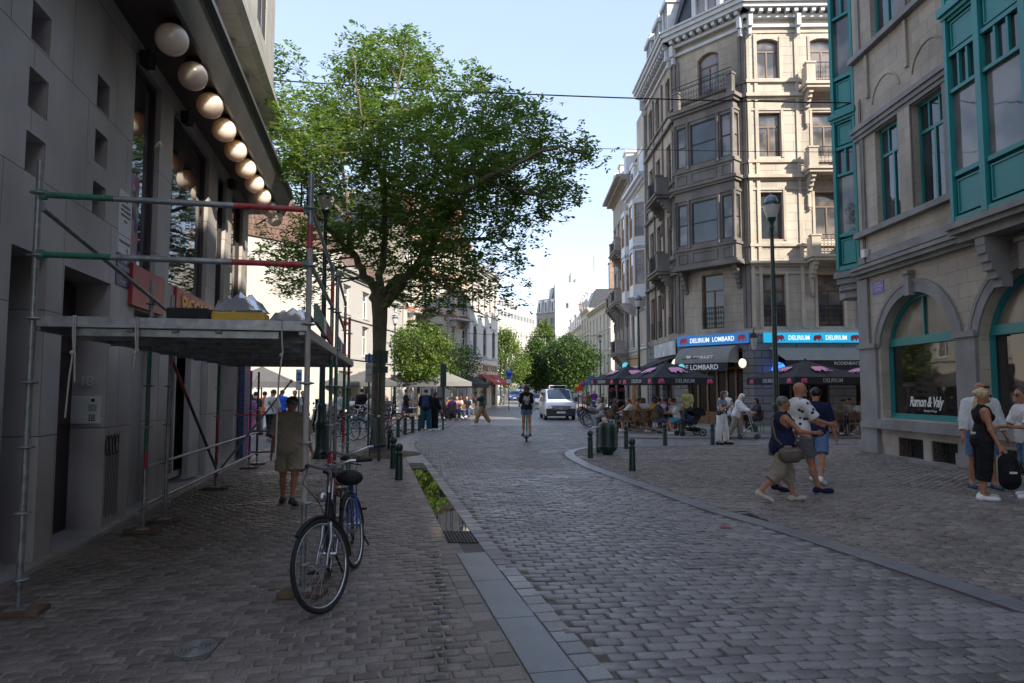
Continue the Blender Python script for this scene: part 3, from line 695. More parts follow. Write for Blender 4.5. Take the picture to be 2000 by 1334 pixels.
# rods with hooks at the top left
for i,(px,py)in enumerate(((18,14),(20,128),(20,158))):
    Y=5.3;p=at(px,py,4320/(730-px))
    t=thing('wall_hook',['thin rusty hook on the grey wall, uppermost at the frame edge','thin rusty hook on the grey wall, middle one of three','thin rusty hook on the grey wall, lowest of three'][i],'hook',p,group=None)
    mb=MB();mb.tube([p+Vector((-.05,0,0)),p+Vector((.06,-.04,.02)),p+Vector((.05,0,-.09))],.006,5);mb.build('rod',pm('rust',(0.12,0.05,0.03),0.8),t)
# wall signs
fd=Vector((f.d.x,f.d.y,0));UP=Vector((0,0,1))
def plate(name,label,cat,f,u0,u1,z0,z1,mat,w=0.0,th=0.012):
    t=thing(name,label,cat,f.pt((u0+u1)/2,w,(z0+z1)/2));mb=MB();f.box(mb,u0,u1,w,w+th,z0,z1);mb.build('plate',mat,t,bevel=0.002);return t
SIGNW=pm('sign_white',(0.62,0.62,0.62),0.4,var=0.04);NAVY=pm('sign_navy',(0.025,0.035,0.12),0.35,var=0.1);INK=pm('ink',(0.02,0.02,0.03),0.5)
y0,y1=8.45,8.88
t=plate('police_sign','white plate reading police politie with an arrow, above the navy street sign','sign',f,U(y0),U(y1),3.62,4.18,SIGNW)
for k,(s_,z)in enumerate((("VILLE",4.06),("LES INCIVILITES",3.99),("RUE DU MARCHE",3.93),("NOUS VEILLONS",3.87),("STAD",3.80))):text(s_,0.045,f.pt(U(8.665),.014,z),fd,UP,INK,t,ext=0.001)
t2=plate('police_sign','lower white plate with the words police politie and a pointing arrow','sign',f,U(y0),U(y1),3.38,3.61,SIGNW)
text("POLICE-POLITIE",0.055,f.pt(U(8.665),.014,3.53),fd,UP,INK,t2,ext=0.001);text("→",0.12,f.pt(U(8.75),.014,3.44),fd,UP,INK,t2,ext=0.001)
t['label']='upper white notice plate with small dark lettering on the grey pillar'
t3=plate('street_sign','navy street name plate with white lettering on the grey pillar','street sign',f,U(y0-.02),U(y1),2.98,3.37,NAVY)
for s_,z,k in(("RUE DES",3.30,.06),("TEINTURIERS",3.21,.075),("VERVERS",3.11,.075),("STRAAT",3.03,.05)):text(s_,k,f.pt(U(8.66),.014,z),fd,UP,SIGNW,t3,ext=0.001)
# reveal face of pillar 1 faces the camera: number and intercom sit on it
yr=8.31;A=f.pt(U(yr),0,0);inn=Vector((-f.n.x,-f.n.y,0));fr_=Fac((A.x,A.y),(A.x+inn.x*.42,A.y+inn.y*.42),1)
if(fr_.n.y>0):fr_=Fac((A.x+inn.x*.42,A.y+inn.y*.42),(A.x,A.y),1)
NUM=pm('brushed_number',(0.62,0.58,0.52),0.5,0.2)
xd=Vector((fr_.d.x,fr_.d.y,0));o_=fr_.pt(fr_.L*.48,0.004,1.77)
if xd.x<0:xd=-xd
t=thing('house_number','metal house number eighteen above the intercom panel','house number',o_);text("18",0.16,o_+Vector((0,-.01,0)),xd,UP,NUM,t,ext=0.008,bold=.002)
t=thing('intercom','silver intercom panel with name buttons and keypad beside the recessed door','intercom',fr_.pt(fr_.L*.5,0,1.42))
mb=MB();fr_.box(mb,.05,.37,0,.03,1.27,1.60);mb.build('panel',pm('intercom_metal',(0.62,0.61,0.58),0.4,0.2),t,bevel=.006)
u_l,u_r=(.07,.22)if(fr_.pt(1,0,0).x>fr_.pt(0,0,0).x)else(.22,.07)
mb=MB()
for k in range(10):fr_.box(mb,u_l+.015,u_l+.085,.031,.036,1.30+k*.027,1.318+k*.027)
mb.build('name_buttons',SIGNW,t)
mb=MB();fr_.box(mb,u_r+.02,u_r+.11,.031,.036,1.42,1.50);mb.build('display',pm('lcd',(0.3,0.36,0.3),.2),t)
mb=MB()
for k in range(12):fr_.box(mb,u_r+.03+(k%3)*.025,u_r+.046+(k%3)*.025,.031,.038,1.30+(k//3)*.022,1.314+(k//3)*.022)
fr_.box(mb,u_r+.05,u_r+.085,.031,.038,1.53,1.565);mb.build('keypad',DARKIRON,t)
# graffiti strokes (paint on the wall has its own shape)
GR=pm('black_spray_paint',(0.012,0.012,0.014),0.6)
t=thing('graffiti','black dripping spray tag on the grey pillar beside the intercom','graffiti',f.pt(U(8.6),0,.7));mb=MB()
for i in range(9):
    u=U(8.36)+.02+i*.05;zt=1.05+.12*math.sin(i*1.7);mb.slab([f.pt(u,.002,.1+.25*random.random()),f.pt(u+.014,.002,.15),f.pt(u+.018,.002,zt),f.pt(u,.002,zt)],tuple(Vector((f.n.x,f.n.y,0))*.001))
for i in range(4):
    u=U(8.36)+.03+i*.11;mb.tube([f.pt(u+.05*math.cos(a),.004,1.0+.12*math.sin(a))for a in np.linspace(0,5.2,12)],.007,5)
mb.build('spray_marks',GR,t)
# display column at the end of the arcade
t=thing('display_column','blue lit advertising column covered in small writing at the far end of the grey building','display',(*LW(16.8,CW+.25),0))
BL=pm('blue_poster',(0.03,0.04,0.13),0.4,brick=(0.06,0.05,0.012,(3.0,3.0,2.0),(0.6,0.6,0.8),0.4))
mb=MB();f.box(mb,U(16.3),U(16.95),.03,.16,.1,2.45);mb.build('poster',BL,t)
mb=MB();f.box(mb,U(16.965),U(16.98),.03,.175,.05,2.5);mb.build('edge_light',pm('pink_edge',(0.8,0.1,0.6),0.4,emit=(0.9,0.1,0.7),est=.05),t)
mb=MB();f.box(mb,U(16.25),U(17.1),0.03,1.2,2.52,2.68);mb.build('canopy',BLACK,t)

# ------------------------------------------------------------------ scaffold
GALV=pm('galvanised_steel',(0.30,0.31,0.31),0.42,0.55,var=0.3,scale=14,stain=0.5,sscale=9,dirt=(0.2,0.2,0.19));GRN=pm('green_painted_steel',(0.01,0.16,0.08),0.45,var=0.2,scale=10,stain=0.35,sscale=14,dirt=(0.25,.26,.25))
REDP=pm('red_painted_steel',(0.42,0.015,0.02),0.45,var=0.2,scale=10,stain=0.35,sscale=14,dirt=(0.3,.28,.27));WHTP=pm('worn_white_steel',(0.42,0.40,0.37),0.6,var=0.15,scale=10,stain=0.4,sscale=9,dirt=(0.4,0.12,0.1))
PLY=pm('dark_deck',(0.07,0.062,0.055),0.7,var=0.3,scale=5);WOODB=pm('wood_block',(0.15,0.095,0.06),0.8,var=0.3,scale=12,bump=.002,bscale=30);ROPE=pm('rope',(0.45,0.42,0.36),0.9)
DGAL=pm('dark_steel_tube',(0.07,0.07,0.07),0.5,0.4,var=.2)
sc=thing('scaffold','metal scaffold with a work deck over the pavement and green, grey and red rails','scaffold',(-2.7,8.5,0))
P1=Vector((-3.68,5.28,0));P2=Vector((-1.70,5.74,0));dl=Vector((-0.214,.977,0));dr=Vector((-0.185,.983,0))
P3=Vector((-4.33,8.25,0));P3b=Vector((-4.40,8.9,0));P4=Vector((-2.29,8.75,0));P4b=Vector((-2.32,9.12,0));P5=Vector((-5.02,11.85,0));P6=Vector((-2.86,11.8,0));P6b=Vector((-2.95,12.5,0));P7=Vector((-5.65,15.0,0));P7b=Vector((-5.78,15.8,0))
def post(p,ztop,bands,foot=True,r=0.024):
    """bands: (z0, z1, material index)"""
    mats=[GALV,GRN,REDP,WHTP,DGAL,WOODB]
    mb=MB()
    for z0,z1,m in bands:mb.tube([(p.x,p.y,z0),(p.x,p.y,z1)],r,12,m)
    z=0.25
    while z<ztop:
        mb.lathe([(0.03,-0.012),(0.062,-0.004),(0.062,0.004),(0.03,0.012)],(p.x,p.y,z),12,3 if bands[0][2]==3 else 0);z+=0.49
    mb.build('post',mats,sc)
    if foot:
        mb=MB();mb.tube([(p.x,p.y,0.05),(p.x,p.y,.28)],0.017,10)
        for k in range(9):mb.torus((p.x,p.y,.075+k*.018),.019,.004,(0,0,1),12,5)
        mb.obox((p.x,p.y,.047),(.14,.14,.008),.3);mb.lathe([(.045,0),(.045,.012)],(p.x,p.y,.24),8);mb.build('base_jack',mats[0],sc)
        mb=MB();mb.obox((p.x,p.y,.021),(.36,.2,.042),.2+random.uniform(-.3,.3));mb.build('sole_board',WOODB,sc,bevel=.004)
post(P1,3.45,[(0.2,3.45,0)]);post(P2,3.5,[(0.2,.75,0),(.75,1.0,3),(1.0,2.85,3),(2.85,3.05,2),(3.05,3.5,0)])
post(P3,3.0,[(0.2,.75,0),(.75,.95,2),(.95,2.2,1),(2.2,3.0,0)]);post(P3b,2.9,[(0.2,2.9,0)])
post(P4,3.3,[(.2,.9,2),(.9,1.55,0),(1.55,2.05,1),(2.05,2.75,0),(2.75,3.05,2),(3.05,3.3,0)]);post(P4b,3.25,[(.2,.85,2),(.85,1.5,0),(1.5,2.0,1),(2.0,3.25,0)])
post(P5,2.2,[(.2,1.2,2),(1.2,2.2,1)]);post(P6,3.1,[(.2,.8,0),(.8,1.3,2),(1.3,1.95,1),(1.95,2.5,0),(2.5,2.9,2),(2.9,3.1,0)]);post(P6b,3.0,[(.2,1.9,1),(1.9,3.0,2)])
post(P7,2.1,[(.2,2.1,4)]);post(P7b,2.1,[(.2,2.1,4)])
def rail(a,b,bands,r=0.024,name='rail'):
    mb=MB();mats=[GALV,GRN,REDP,WHTP,DGAL];a=Vector(a);b=Vector(b)
    for t0,t1,m in bands:mb.tube([a.lerp(b,t0),a.lerp(b,t1)],r,12,m)
    for q,s in((a,1),(b,-1)):
        dd=(b-a).normalized();mb.obox(q+dd*s*.03,(.05,.05,.07),math.atan2(dd.y,dd.x),1 if bands[0][2]==1 else 0)
    mb.build(name,mats,sc)
Z=lambda p,z:Vector((p.x,p.y,z))
for z in(2.71,3.18):rail(Z(P1,z),Z(P2,z),[(0,.26,1),(.26,.70,0),(.70,1,2)],r=.0245)
for z in(2.73,3.2):
    rail(Z(P2,z),Z(P4,z),[(0,1,0)],.02);rail(Z(P4b,z),Z(P6,z-.05),[(0,1,0)],.02)
rail(Z(P1,3.1),Z(P5,2.3),[(0,1,0)],.022,'diagonal_brace');rail(Z(P3,2.42),Z(P5+Vector((.6,0,0)),2.75),[(0,1,0)],.02,'diagonal_brace')
rail(Z(P3b,2.1),Z(P5,.35),[(0,.3,2),(.3,.8,4),(.8,1,1)],.022,'diagonal_brace')
rail(Z(P5,.25),Z(P7b+Vector((.75,0,0)),1.9),[(0,1,4)],.02,'diagonal_brace')
for z in(.32,.76):
    rail(Z(P3,z),Z(P7b+Vector((.1,0,0)),z),[(0,1,0)],.021)
rail(Z(P7,.8),Z(P7+Vector((1.2,.3,0)),.8),[(0,1,4)],.018);rail(Z(P7,.35),Z(P7+Vector((1.2,.3,0)),.35),[(0,1,4)],.018);rail(Z(P7+Vector((-.4,0,0)),1.15),Z(P7+Vector((1.2,.3,0)),1.15),[(0,.4,2),(.4,1,4)],.016)
# deck of planks
def plank(a,b,c,d,z0,z1,m,name='deck_plank'):
    mb=MB();mb.hexa([Z(a,z0),Z(b,z0),Z(c,z0),Z(d,z0),Z(a,z1),Z(b,z1),Z(c,z1),Z(d,z1)]);return mb.build(name,m,sc)
N1,N2=P1+Vector((.02,.02,0)),P2+Vector((-.05,.0,0));F1,F2=Vector((-5.15,12.6,0)),Vector((-3.0,13.0,0))
nP=6
for i in range(nP):
    a=N1.lerp(N2,i/nP+.006);b=N1.lerp(N2,(i+1)/nP-.006);c_=F1.lerp(F2,(i+1)/nP-.006);d_=F1.lerp(F2,i/nP+.006)
    for j in range(2):
        t0,t1=j*.5+.004,j*.5+.49
        plank(a.lerp(d_,t0),b.lerp(c_,t0),b.lerp(c_,t1),a.lerp(d_,t1),2.215,2.235,PLY)
def beam(a,b,w,z0,z1,m,name='deck_beam'):
    dd=(b-a).normalized();nn=Vector((dd.y,-dd.x,0))*w/2;mb=MB()
    mb.hexa([Z(a-nn,z0),Z(a+nn,z0),Z(b+nn,z0),Z(b-nn,z0),Z(a-nn,z1),Z(a+nn,z1),Z(b+nn,z1),Z(b-nn,z1)]);return mb.build(name,m,sc,bevel=.004)
beam(N1,N2+Vector((.05,0,0)),.045,2.15,2.235,GALV);beam(N1.lerp(N2,.12)+Vector((0,.05,0)),N1.lerp(N2,.9)+Vector((0,.05,0)),.05,2.085,2.148,GALV)
for t_ in(.001,.333,.5,.667,.998):
    beam(N1.lerp(N2,t_),F1.lerp(F2,t_),.05,2.12,2.212,GALV if t_>.9 else pm('shaded_channel',(0.2,0.2,0.2),.5,.4))  # inner channels get a darker steel; under-deck shade is put into the colour
for t_ in np.linspace(.1,.98,9):
    beam(N1.lerp(F1,t_),N2.lerp(F2,t_),.05,2.10,2.205,GALV)
for a,b,m in((P2+Vector((.03,.1,0)),P4,0),(P4b,P6,0)):
    mb=MB();dd=(b-a).normalized();nn=Vector((dd.y,-dd.x,0))*.015
    for t0,t1,k in((0,.35,0),(.35,.5,1),(.5,1,2)):
        q0,q1=a.lerp(b,t0),a.lerp(b,t1);mb.hexa([Z(q0-nn,2.24),Z(q0+nn,2.24),Z(q1+nn,2.24),Z(q1-nn,2.24),Z(q0-nn,2.4),Z(q0+nn,2.4),Z(q1+nn,2.4),Z(q1-nn,2.4)],k)
    mb.build('toe_board',[pm('faded_green_board',(0.16,0.22,0.17),.7),SIGNW,pm('faded_red_board',(0.36,0.08,0.07),.7)],sc)
for t_,zb in((.14,1.45),(.365,1.93),(.925,1.1)):
    a=N1.lerp(N2,t_)+Vector((0,-.04,0));mb=MB();mb.tube([Z(a,2.24),Z(a,2.1),Z(a+Vector((.01,0,0)),1.98),Z(a+Vector((-.02,.01,0)),1.75),Z(a+Vector((-.03,0,0)),zb)],.007,6);mb.sphere(Z(a,1.95),.018,8)
    if t_<.9:mb.tube([Z(a+Vector((.015,0,0)),2.24),Z(a+Vector((.02,0,0)),2.0),Z(a+Vector((.03,0,0)),(zb+2)/2)],.006,6)
    mb.build('rope_end',ROPE,sc)
# things lying on the deck
dk=2.238;b0=N1.lerp(N2,.53).lerp(F1.lerp(F2,.53),.03);b0.z=dk
t=thing('toolbox','flat black tray with paint splashes on the scaffold deck','tray',b0);mb=MB();mb.obox(b0+Vector((0,0,.05)),(.32,.22,.10),.2);mb.build('tray',BLACK,t,bevel=.008)
b1=b0+Vector((.40,.06,0));t=thing('crate','flat yellow crate with clear plastic sheet on the scaffold deck','crate',b1)
mb=MB();mb.obox(b1+Vector((0,0,.035)),(.42,.26,.07),.2);mb.build('crate_base',pm('yellow_plastic',(0.6,0.36,0.03),.5),t,bevel=.008)
PLS=pm('clear_plastic_sheet',(0.5,0.5,0.52),0.15,var=.1);PLS.node_tree.nodes['Principled BSDF'].inputs['Transmission Weight'].default_value=0.55
def sheet(c,sx,sy,h,name,parent):
    mb=MB();n=9;vs=[]
    for i in range(n):
        for j in range(n):
            x,y=(i/(n-1)-.5),(j/(n-1)-.5);r=max(abs(x),abs(y))*2;vs.append((c.x+x*sx,c.y+y*sy,c.z+.005+h*max(0,1-r**2.5)*(.8+.25*math.sin(i*3+j*5))+.012*random.random()))
    mb.add(vs,[(i*n+j,i*n+j+1,(i+1)*n+j+1,(i+1)*n+j)for i in range(n-1)for j in range(n-1)],0,True);return mb.build(name,PLS,parent)
sheet(b1+Vector((0,0,.07)),.40,.28,.17,'plastic_sheet',t)
b2=b1+Vector((.42,.08,0));t=thing('plastic_sheet','crumpled translucent plastic sheet beside the yellow crate on the deck','plastic sheet',b2);sheet(b2,.34,.26,.12,'sheet',t)
# ------------------------------------------------------------------ right: stone building with teal oriels
SAND=pm('pale_sandstone',(0.43,0.375,0.31),0.75,var=0.18,scale=0.8,bump=0.003,bscale=50,stain=0.4,sscale=0.7,dirt=(0.14,0.125,0.11),
          brick=(0.62,0.30,0.006,(0.86,0.84,0.84),(0.68,0.66,0.64),0.5))
GREYB=pm('grey_bluestone',(0.235,0.228,0.225),0.65,var=0.2,scale=1.5,bump=0.003,bscale=60,stain=0.45,sscale=1.0,dirt=(0.05,0.05,0.052))
ROOFZ=pm('zinc_roof',(0.2,0.21,0.22),0.5)
g=Fac((9.45,18.65),(10.35,-26),1);V=lambda Y:(18.65-Y)/abs(g.d.y)
gb=thing('corner_building','sandstone building with teal oriel windows and arched shopfronts on the right','building',(9.9,10,0))
GH=18.6
arches=[(V(17.72-k*3.64),V(14.78-k*3.64),0.98,3.98,1.2)for k in range(10)]
grl=[]
for k in range(10):grl+=[(V(17.1-k*3.62),V(16.1-k*3.62),0.08,0.54),(V(15.8-k*3.62),V(14.75-k*3.62),0.08,0.54)]
ups=[]
for y in(17.62,15.97,8.6,7.0,5.2,3.4,1.6,-1,-3,-5,-8,-10,-13,-16,-19,-22):
    for z0,z1 in((5.85,8.25),(10.5,12.9),(14.2,16.2)):ups.append((V(y),V(y-1.15),z0,z1))
mb=MB();wall(mb,g,0.1,g.L,0,4.75,arches+grl,0.33);mb.build('ground_floor_wall',[SAND],gb)
mb=MB();wall(mb,g,0.1,g.L,4.75,GH,ups,0.24)
gs=Fac((9.55,18.65),(32,19.6),-1)
wall(mb,gs,0,gs.L,0,GH,[],.2);gs.quad(mb,0,gs.L,GH,GH);mb.quad((9.5,18.65,GH),(32,19.6,GH),(32,-26,GH),(10.3,-26,GH));mb.quad((10.35,-26,0),(32,-26,0),(32,-26,GH),(10.35,-26,GH));mb.quad((32,-26,0),(32,19.6,0),(32,19.6,GH),(32,-26,GH))
mb.build('upper_wall',SAND,gb)
mb=MB()  # grey stone dressings
g.box(mb,-0.1,g.L,0,0.1,-.02,0.07)
for k in range(11):  # piers with base, shaft and impost
    u0,u1=(V(18.65),V(17.86))if k==0 else(V(14.78-(k-1)*3.64)+.04,V(17.72-k*3.64)-.04)
    g.box(mb,u0-.05,u1+.05,.003,.13,0.07,.35);g.box(mb,u0,u1,.003,.10,.35,.72);g.box(mb,u0,u1,.003,.07,.95,2.78);g.box(mb,u0-.04,u1+.04,.003,.12,2.78,2.9)
    if k==0:g.box(mb,u0,u0+.5,.003,.07,2.9,4.6)
g.box(mb,0.1,g.L,.0025,.17,.72,.86);g.box(mb,0.1,g.L,.0025,.13,.86,.95)
for a in arches:  # arch surrounds
    A=arc(a[0],a[1],a[3],a[4],14);B=arc(a[0]-.2,a[1]+.2,a[3]+.22,a[4]+.22,14)
    for w_,q in((.05,B),):
        for i in range(14):
            mb.hexa([g.pt(A[i][0],w_,A[i][1]),g.pt(A[i+1][0],w_,A[i+1][1]),g.pt(A[i+1][0],.002,A[i+1][1]),g.pt(A[i][0],.002,A[i][1]),
                     g.pt(q[i][0],w_,q[i][1]),g.pt(q[i+1][0],w_,q[i+1][1]),g.pt(q[i+1][0],.002,q[i+1][1]),g.pt(q[i][0],.002,q[i][1])])
        C=arc(a[0]-.28,a[1]+.28,a[3]+.31,a[4]+.31,14)
        for i in range(14):
            mb.hexa([g.pt(B[i][0],.065,B[i][1]),g.pt(B[i+1][0],.065,B[i+1][1]),g.pt(B[i+1][0],.002,B[i+1][1]),g.pt(B[i][0],.002,B[i][1]),
                     g.pt(C[i][0],.065,C[i][1]),g.pt(C[i+1][0],.065,C[i+1][1]),g.pt(C[i+1][0],.002,C[i+1][1]),g.pt(C[i][0],.002,C[i][1])])
    m_=(a[0]+a[1])/2;g.box(mb,m_-.09,m_+.09,.003,.16,a[3]-.08,a[3]+.42);g.box(mb,m_-.13,m_+.13,.003,.2,a[3]+.42,a[3]+.5)
for z0,z1,w_ in((4.62,4.72,.12),(4.72,4.82,.24),(4.82,4.9,.30),(5.02,5.22,.05),(5.7,5.84,.17),(8.27,8.37,.07),(8.37,8.48,.12),(8.48,8.60,.17),(10.34,10.47,.17),(13.0,13.2,.1),(14.05,14.18,.15),(17.9,18.1,.2),(18.1,18.6,.4)):
    g.box(mb,0.1,g.L,.003,w_,z0,z1)
for y in(18.3,16.42,14.82,13.95):
    for z0,z1 in((5.85,8.26),(10.48,13.0)):g.box(mb,V(y),V(y)+(.42 if y==16.42 else .16),.003,.05,z0,z1)
mb.build('stone_dressings',GREYB,gb)
mb=MB()
for z0,z1 in((5.85,8.26),):g.box(mb,V(16.47)+.01,V(15.97)-.01,.055,.08,z0,z1)
for a0,a1 in((V(17.67),V(16.42)),(V(15.92),V(14.67))):  # relieving arcs in the spandrel
    A=arc(a0,a1,9.45,.5,10)
    for i in range(10):mb.tube([g.pt(A[i][0],.01,A[i][1]),g.pt(A[i+1][0],.01,A[i+1][1])],.022,5)
for u_ in(V(17.9),V(16.15),V(14.4)):g.box(mb,u_,u_+.12,.003,.06,9.2,10.3)
mb.build('spandrel_moulding',SAND,gb)
RIPPLE=glass('rippled_glass',(0.10,0.095,0.085),1.6,0.02,0.2,curtain=(0.22,0.2,0.17))
for k,a in enumerate(arches[:5]):  # arched shop windows
    t_=.1;w0,w1=-.31,-.21;fm=MB();zs=a[3]-a[4]
    g.box(fm,a[0],a[0]+t_,w0,w1,a[2],zs);g.box(fm,a[1]-t_,a[1],w0,w1,a[2],zs);g.box(fm,a[0]+t_,a[1]-t_,w0,w1,a[2],a[2]+.13);g.box(fm,a[0]+t_,a[1]-t_,w1,w1+.05,a[2],a[2]+.05)
    g.box(fm,a[0]+t_,a[1]-t_,w0,w1+.02,2.78,2.98)
    A=arc(a[0],a[1],a[3],a[4],14);B=arc(a[0]+t_,a[1]-t_,a[3]-t_,a[4],14)
    for i in range(14):
        fm.hexa([g.pt(A[i][0],w1,A[i][1]),g.pt(A[i+1][0],w1,A[i+1][1]),g.pt(A[i+1][0],w0,A[i+1][1]),g.pt(A[i][0],w0,A[i][1]),
                 g.pt(B[i][0],w1,B[i][1]),g.pt(B[i+1][0],w1,B[i+1][1]),g.pt(B[i+1][0],w0,B[i+1][1]),g.pt(B[i][0],w0,B[i][1])])
    m_=(a[0]+a[1])/2;g.box(fm,m_-.03,m_+.03,w0,w1-.01,2.98,a[3]-.08)
    fr=fm.build('shop_window',TEAL,gb)
    pb=MB();g.quad(pb,a[0]+.02,a[1]-.02,a[2]+.05,2.88,w0+.04);pb.build('pane',GLASSD,fr)
    pb=MB();pb.add([g.pt(a[0]+.02,w0+.04,2.88),g.pt(a[1]-.02,w0+.04,2.88)]+[g.pt(p[0],w0+.04,p[1]-.02)for p in reversed(A)],[tuple(range(17))]);pb.build('fanlight',RIPPLE,fr)
for h in grl[:8]:  # cellar grilles
    mb=MB();n=7
    for i in range(n+1):u=h[0]+(h[1]-h[0])*i/n;mb.tube([g.pt(u,-.05,h[2]),g.pt(u,-.05,h[3])],.012,5)
    for i in range(n):
        u=h[0]+(h[1]-h[0])*(i+.5)/n;z=(h[2]+h[3])/2
        for s_ in(-1,1):mb.torus(g.pt(u,-.04,z+s_*.09),.055,.009,(g.n.x,g.n.y,0),12,5)
    g.box(mb,h[0],h[1],-.06,-.03,h[2],h[2]+.03);g.box(mb,h[0],h[1],-.06,-.03,h[3]-.03,h[3]);gr_=mb.build('cellar_grille',DARKIRON,gb)
    pb=MB();g.quad(pb,h[0],h[1],h[2],h[3],-.3);pb.build('cellar_opening',BLACK,gr_)
for h in ups:window(g,gb,h,0.2,TEAL,GLASS,2,.72,.07,top_nx=3 if h[2]<6 else 2)
def oriel(parent,f,u0,u1,proj,bays,stages,side_d,name='oriel'):
    """timber oriel in front of wall f: bays are widths, stages (z0, z1)"""
    body=MB();panes=[]
    W=proj
    for si,(z0,z1)in enumerate(stages):
        H=z1-z0;a_,b_,c_,d_,e_=z0+.1*H/4.2,z0+.95*H/4.2,z0+2.6*H/4.2,z0+3.32*H/4.2,z0+4.0*H/4.2
        f.box(body,u0+.05,u1-.05,0,W-.12,z0,z1)
        f.box(body,u0-.06,u1+.06,0,W+.12,z1-.06,z1+.08);f.box(body,u0-.03,u1+.03,0,W+.06,z1-.14,z1-.06)
        f.box(body,u0,u1,W-.12,W+.02,z0-.02,a_);f.box(body,u0,u1,W-.12,W,b_-.05,b_+.04);f.box(body,u0,u1,W-.12,W,c_-.035,c_+.035);f.box(body,u0,u1,W-.12,W,d_-.03,d_+.05);f.box(body,u0,u1,W-.12,W,e_,z1-.14)
        us=[u0]
        for b in bays:us.append(us[-1]+b)
        for i,u in enumerate(us):
            pw=.075 if 0<i<len(us)-1 else .09;x0=max(u-pw,u0-.001);x1=min(u+pw,u1+.001)
            f.box(body,x0,x1,W-.12,W+.035,z0+.02,z1-.14)
        for i in range(len(bays)):
            x0,x1=us[i]+.09,us[i+1]-.09
            for p0,p1 in((a_+.06,b_-.12),(d_+.1,e_-.04)):  # raised panels
                if p1-p0>.15:
                    f.box(body,x0+.06,x1-.06,W-.12,W-.05,p0,p1)
                    for q in((x0+.06,x1-.06,p0,p0+.03),(x0+.06,x1-.06,p1-.03,p1),(x0+.06,x0+.09,p0+.03,p1-.03),(x1-.09,x1-.06,p0+.03,p1-.03)):f.box(body,q[0],q[1],W-.05,W-.025,q[2],q[3])
            n=3 if x1-x0>.7 else 2
            for k in range(1,n):u=x0+(x1-x0)*k/n;f.box(body,u-.025,u+.025,W-.12,W-.02,c_+.035,d_-.03)
            panes.append((x0,x1,b_+.04,c_-.035));panes.append((x0,x1,c_+.035,d_-.03))
    o=body.build(name,TEAL,parent)
    for x0,x1,z0,z1 in panes:
        pb=MB();f.quad(pb,x0,x1,z0,z1,W-.085);pb.build('pane',GLASSC if z1-z0>1 else GLASS,o)
    return o
STG=[(5.0,9.2),(9.3,13.5)]
oriel(gb,g,V(13.8),V(9.6),.62,[.95,1.15,1.15,.95],STG,0)
oriel(gb,g,V(2.0),V(-2.2),.62,[.95,1.15,1.15,.95],STG,0)
fo=Fac((9.34,19.37),(9.66,18.69),1);oriel(gb,fo,0,fo.L,.19,[fo.L],STG,0)
mb=MB();mb.prism([(9.36,19.38),(9.68,18.72),(10.3,18.72),(10.3,19.9),(9.5,19.9)],4.72,13.5);mb.build('oriel_core',TEAL,gb)
mb=MB()
for z0,z1,w_ in((4.86,4.98,.75),(4.76,4.86,.68),(4.6,4.76,.55)):g.box(mb,V(13.8)-.1*(w_>.6),V(9.6)+.1,0.004,w_,z0,z1)
for y in(13.2,10.1):
    for k in range(6):
        z=4.6-k*.16;g.box(mb,V(y)-.13,V(y)+.13,.004,.5*math.cos(k/6*1.4)+.02,z-.16,z)
mb.build('corbel',GREYB,gb);mb=MB()
for k,(e,z0,z1)in enumerate(((.12,4.78,4.95),(.04,4.62,4.78),(-.06,4.45,4.62),(-.18,4.25,4.45))):
    mb.prism([(9.20-e,19.33),(9.54-e*.6,18.6-e),(10.2,18.6-e*.5),(10.2,19.9),(9.5,19.9)],z0,z1)
mb.build('corbel',GREYB,gb)
stretch(gb,16)
# shop lettering, street sign
gd=Vector((g.d.x,g.d.y,0));a=arches[0]
t=thing('shop_lettering','white shop name lettering in script on the glass of the first arched window','lettering',g.pt((a[0]+a[1])/2,-.3,1.35))
text("Ramon & Valy",0.34,g.pt((a[0]+a[1])/2-.12,-.262,1.40),gd,UP,WHITE,t,ext=.002,shear=.35,bold=.006,sx=.72,sp=.9);text("Boutique Vintage",0.07,g.pt((a[0]+a[1])/2+.05,-.262,1.2),gd,UP,WHITE,t,ext=.001)
PURP=pm('violet_blue_enamel',(0.12,0.10,0.42),0.4,var=.15)
t=plate('street_sign','small violet-blue street name plate on the sandstone wall above the first arch','street sign',g,V(18.0),V(17.45),4.18,4.5,PURP,.003)
for s_,z in(("RUE DES",4.44),("TEINTURIERS",4.36),("VERVERS",4.28)):text(s_,.075,g.pt(V(17.72),.017,z),gd,UP,SIGNW,t,ext=.001)
mb=MB();mb.tube([g.pt(V(18.2),.04,z)for z in(9.55,8.3,7.0,5.6)]+[g.pt(V(18.2),.06,5.1),g.pt(V(18.0),.05,4.95)],.014,6);mb.tube([g.pt(V(18.26),.05,z)for z in(9.5,7,5.3)],.008,5)
t=thing('cable','black cable running down the sandstone wall to a small white box','cable',g.pt(V(18.2),.04,5));mb.build('cable_run',BLACK,t)
mb=MB();g.box(mb,V(18.25),V(18.08),.02,.14,5.2,5.42);mb.build('junction_box',SIGNW,t)

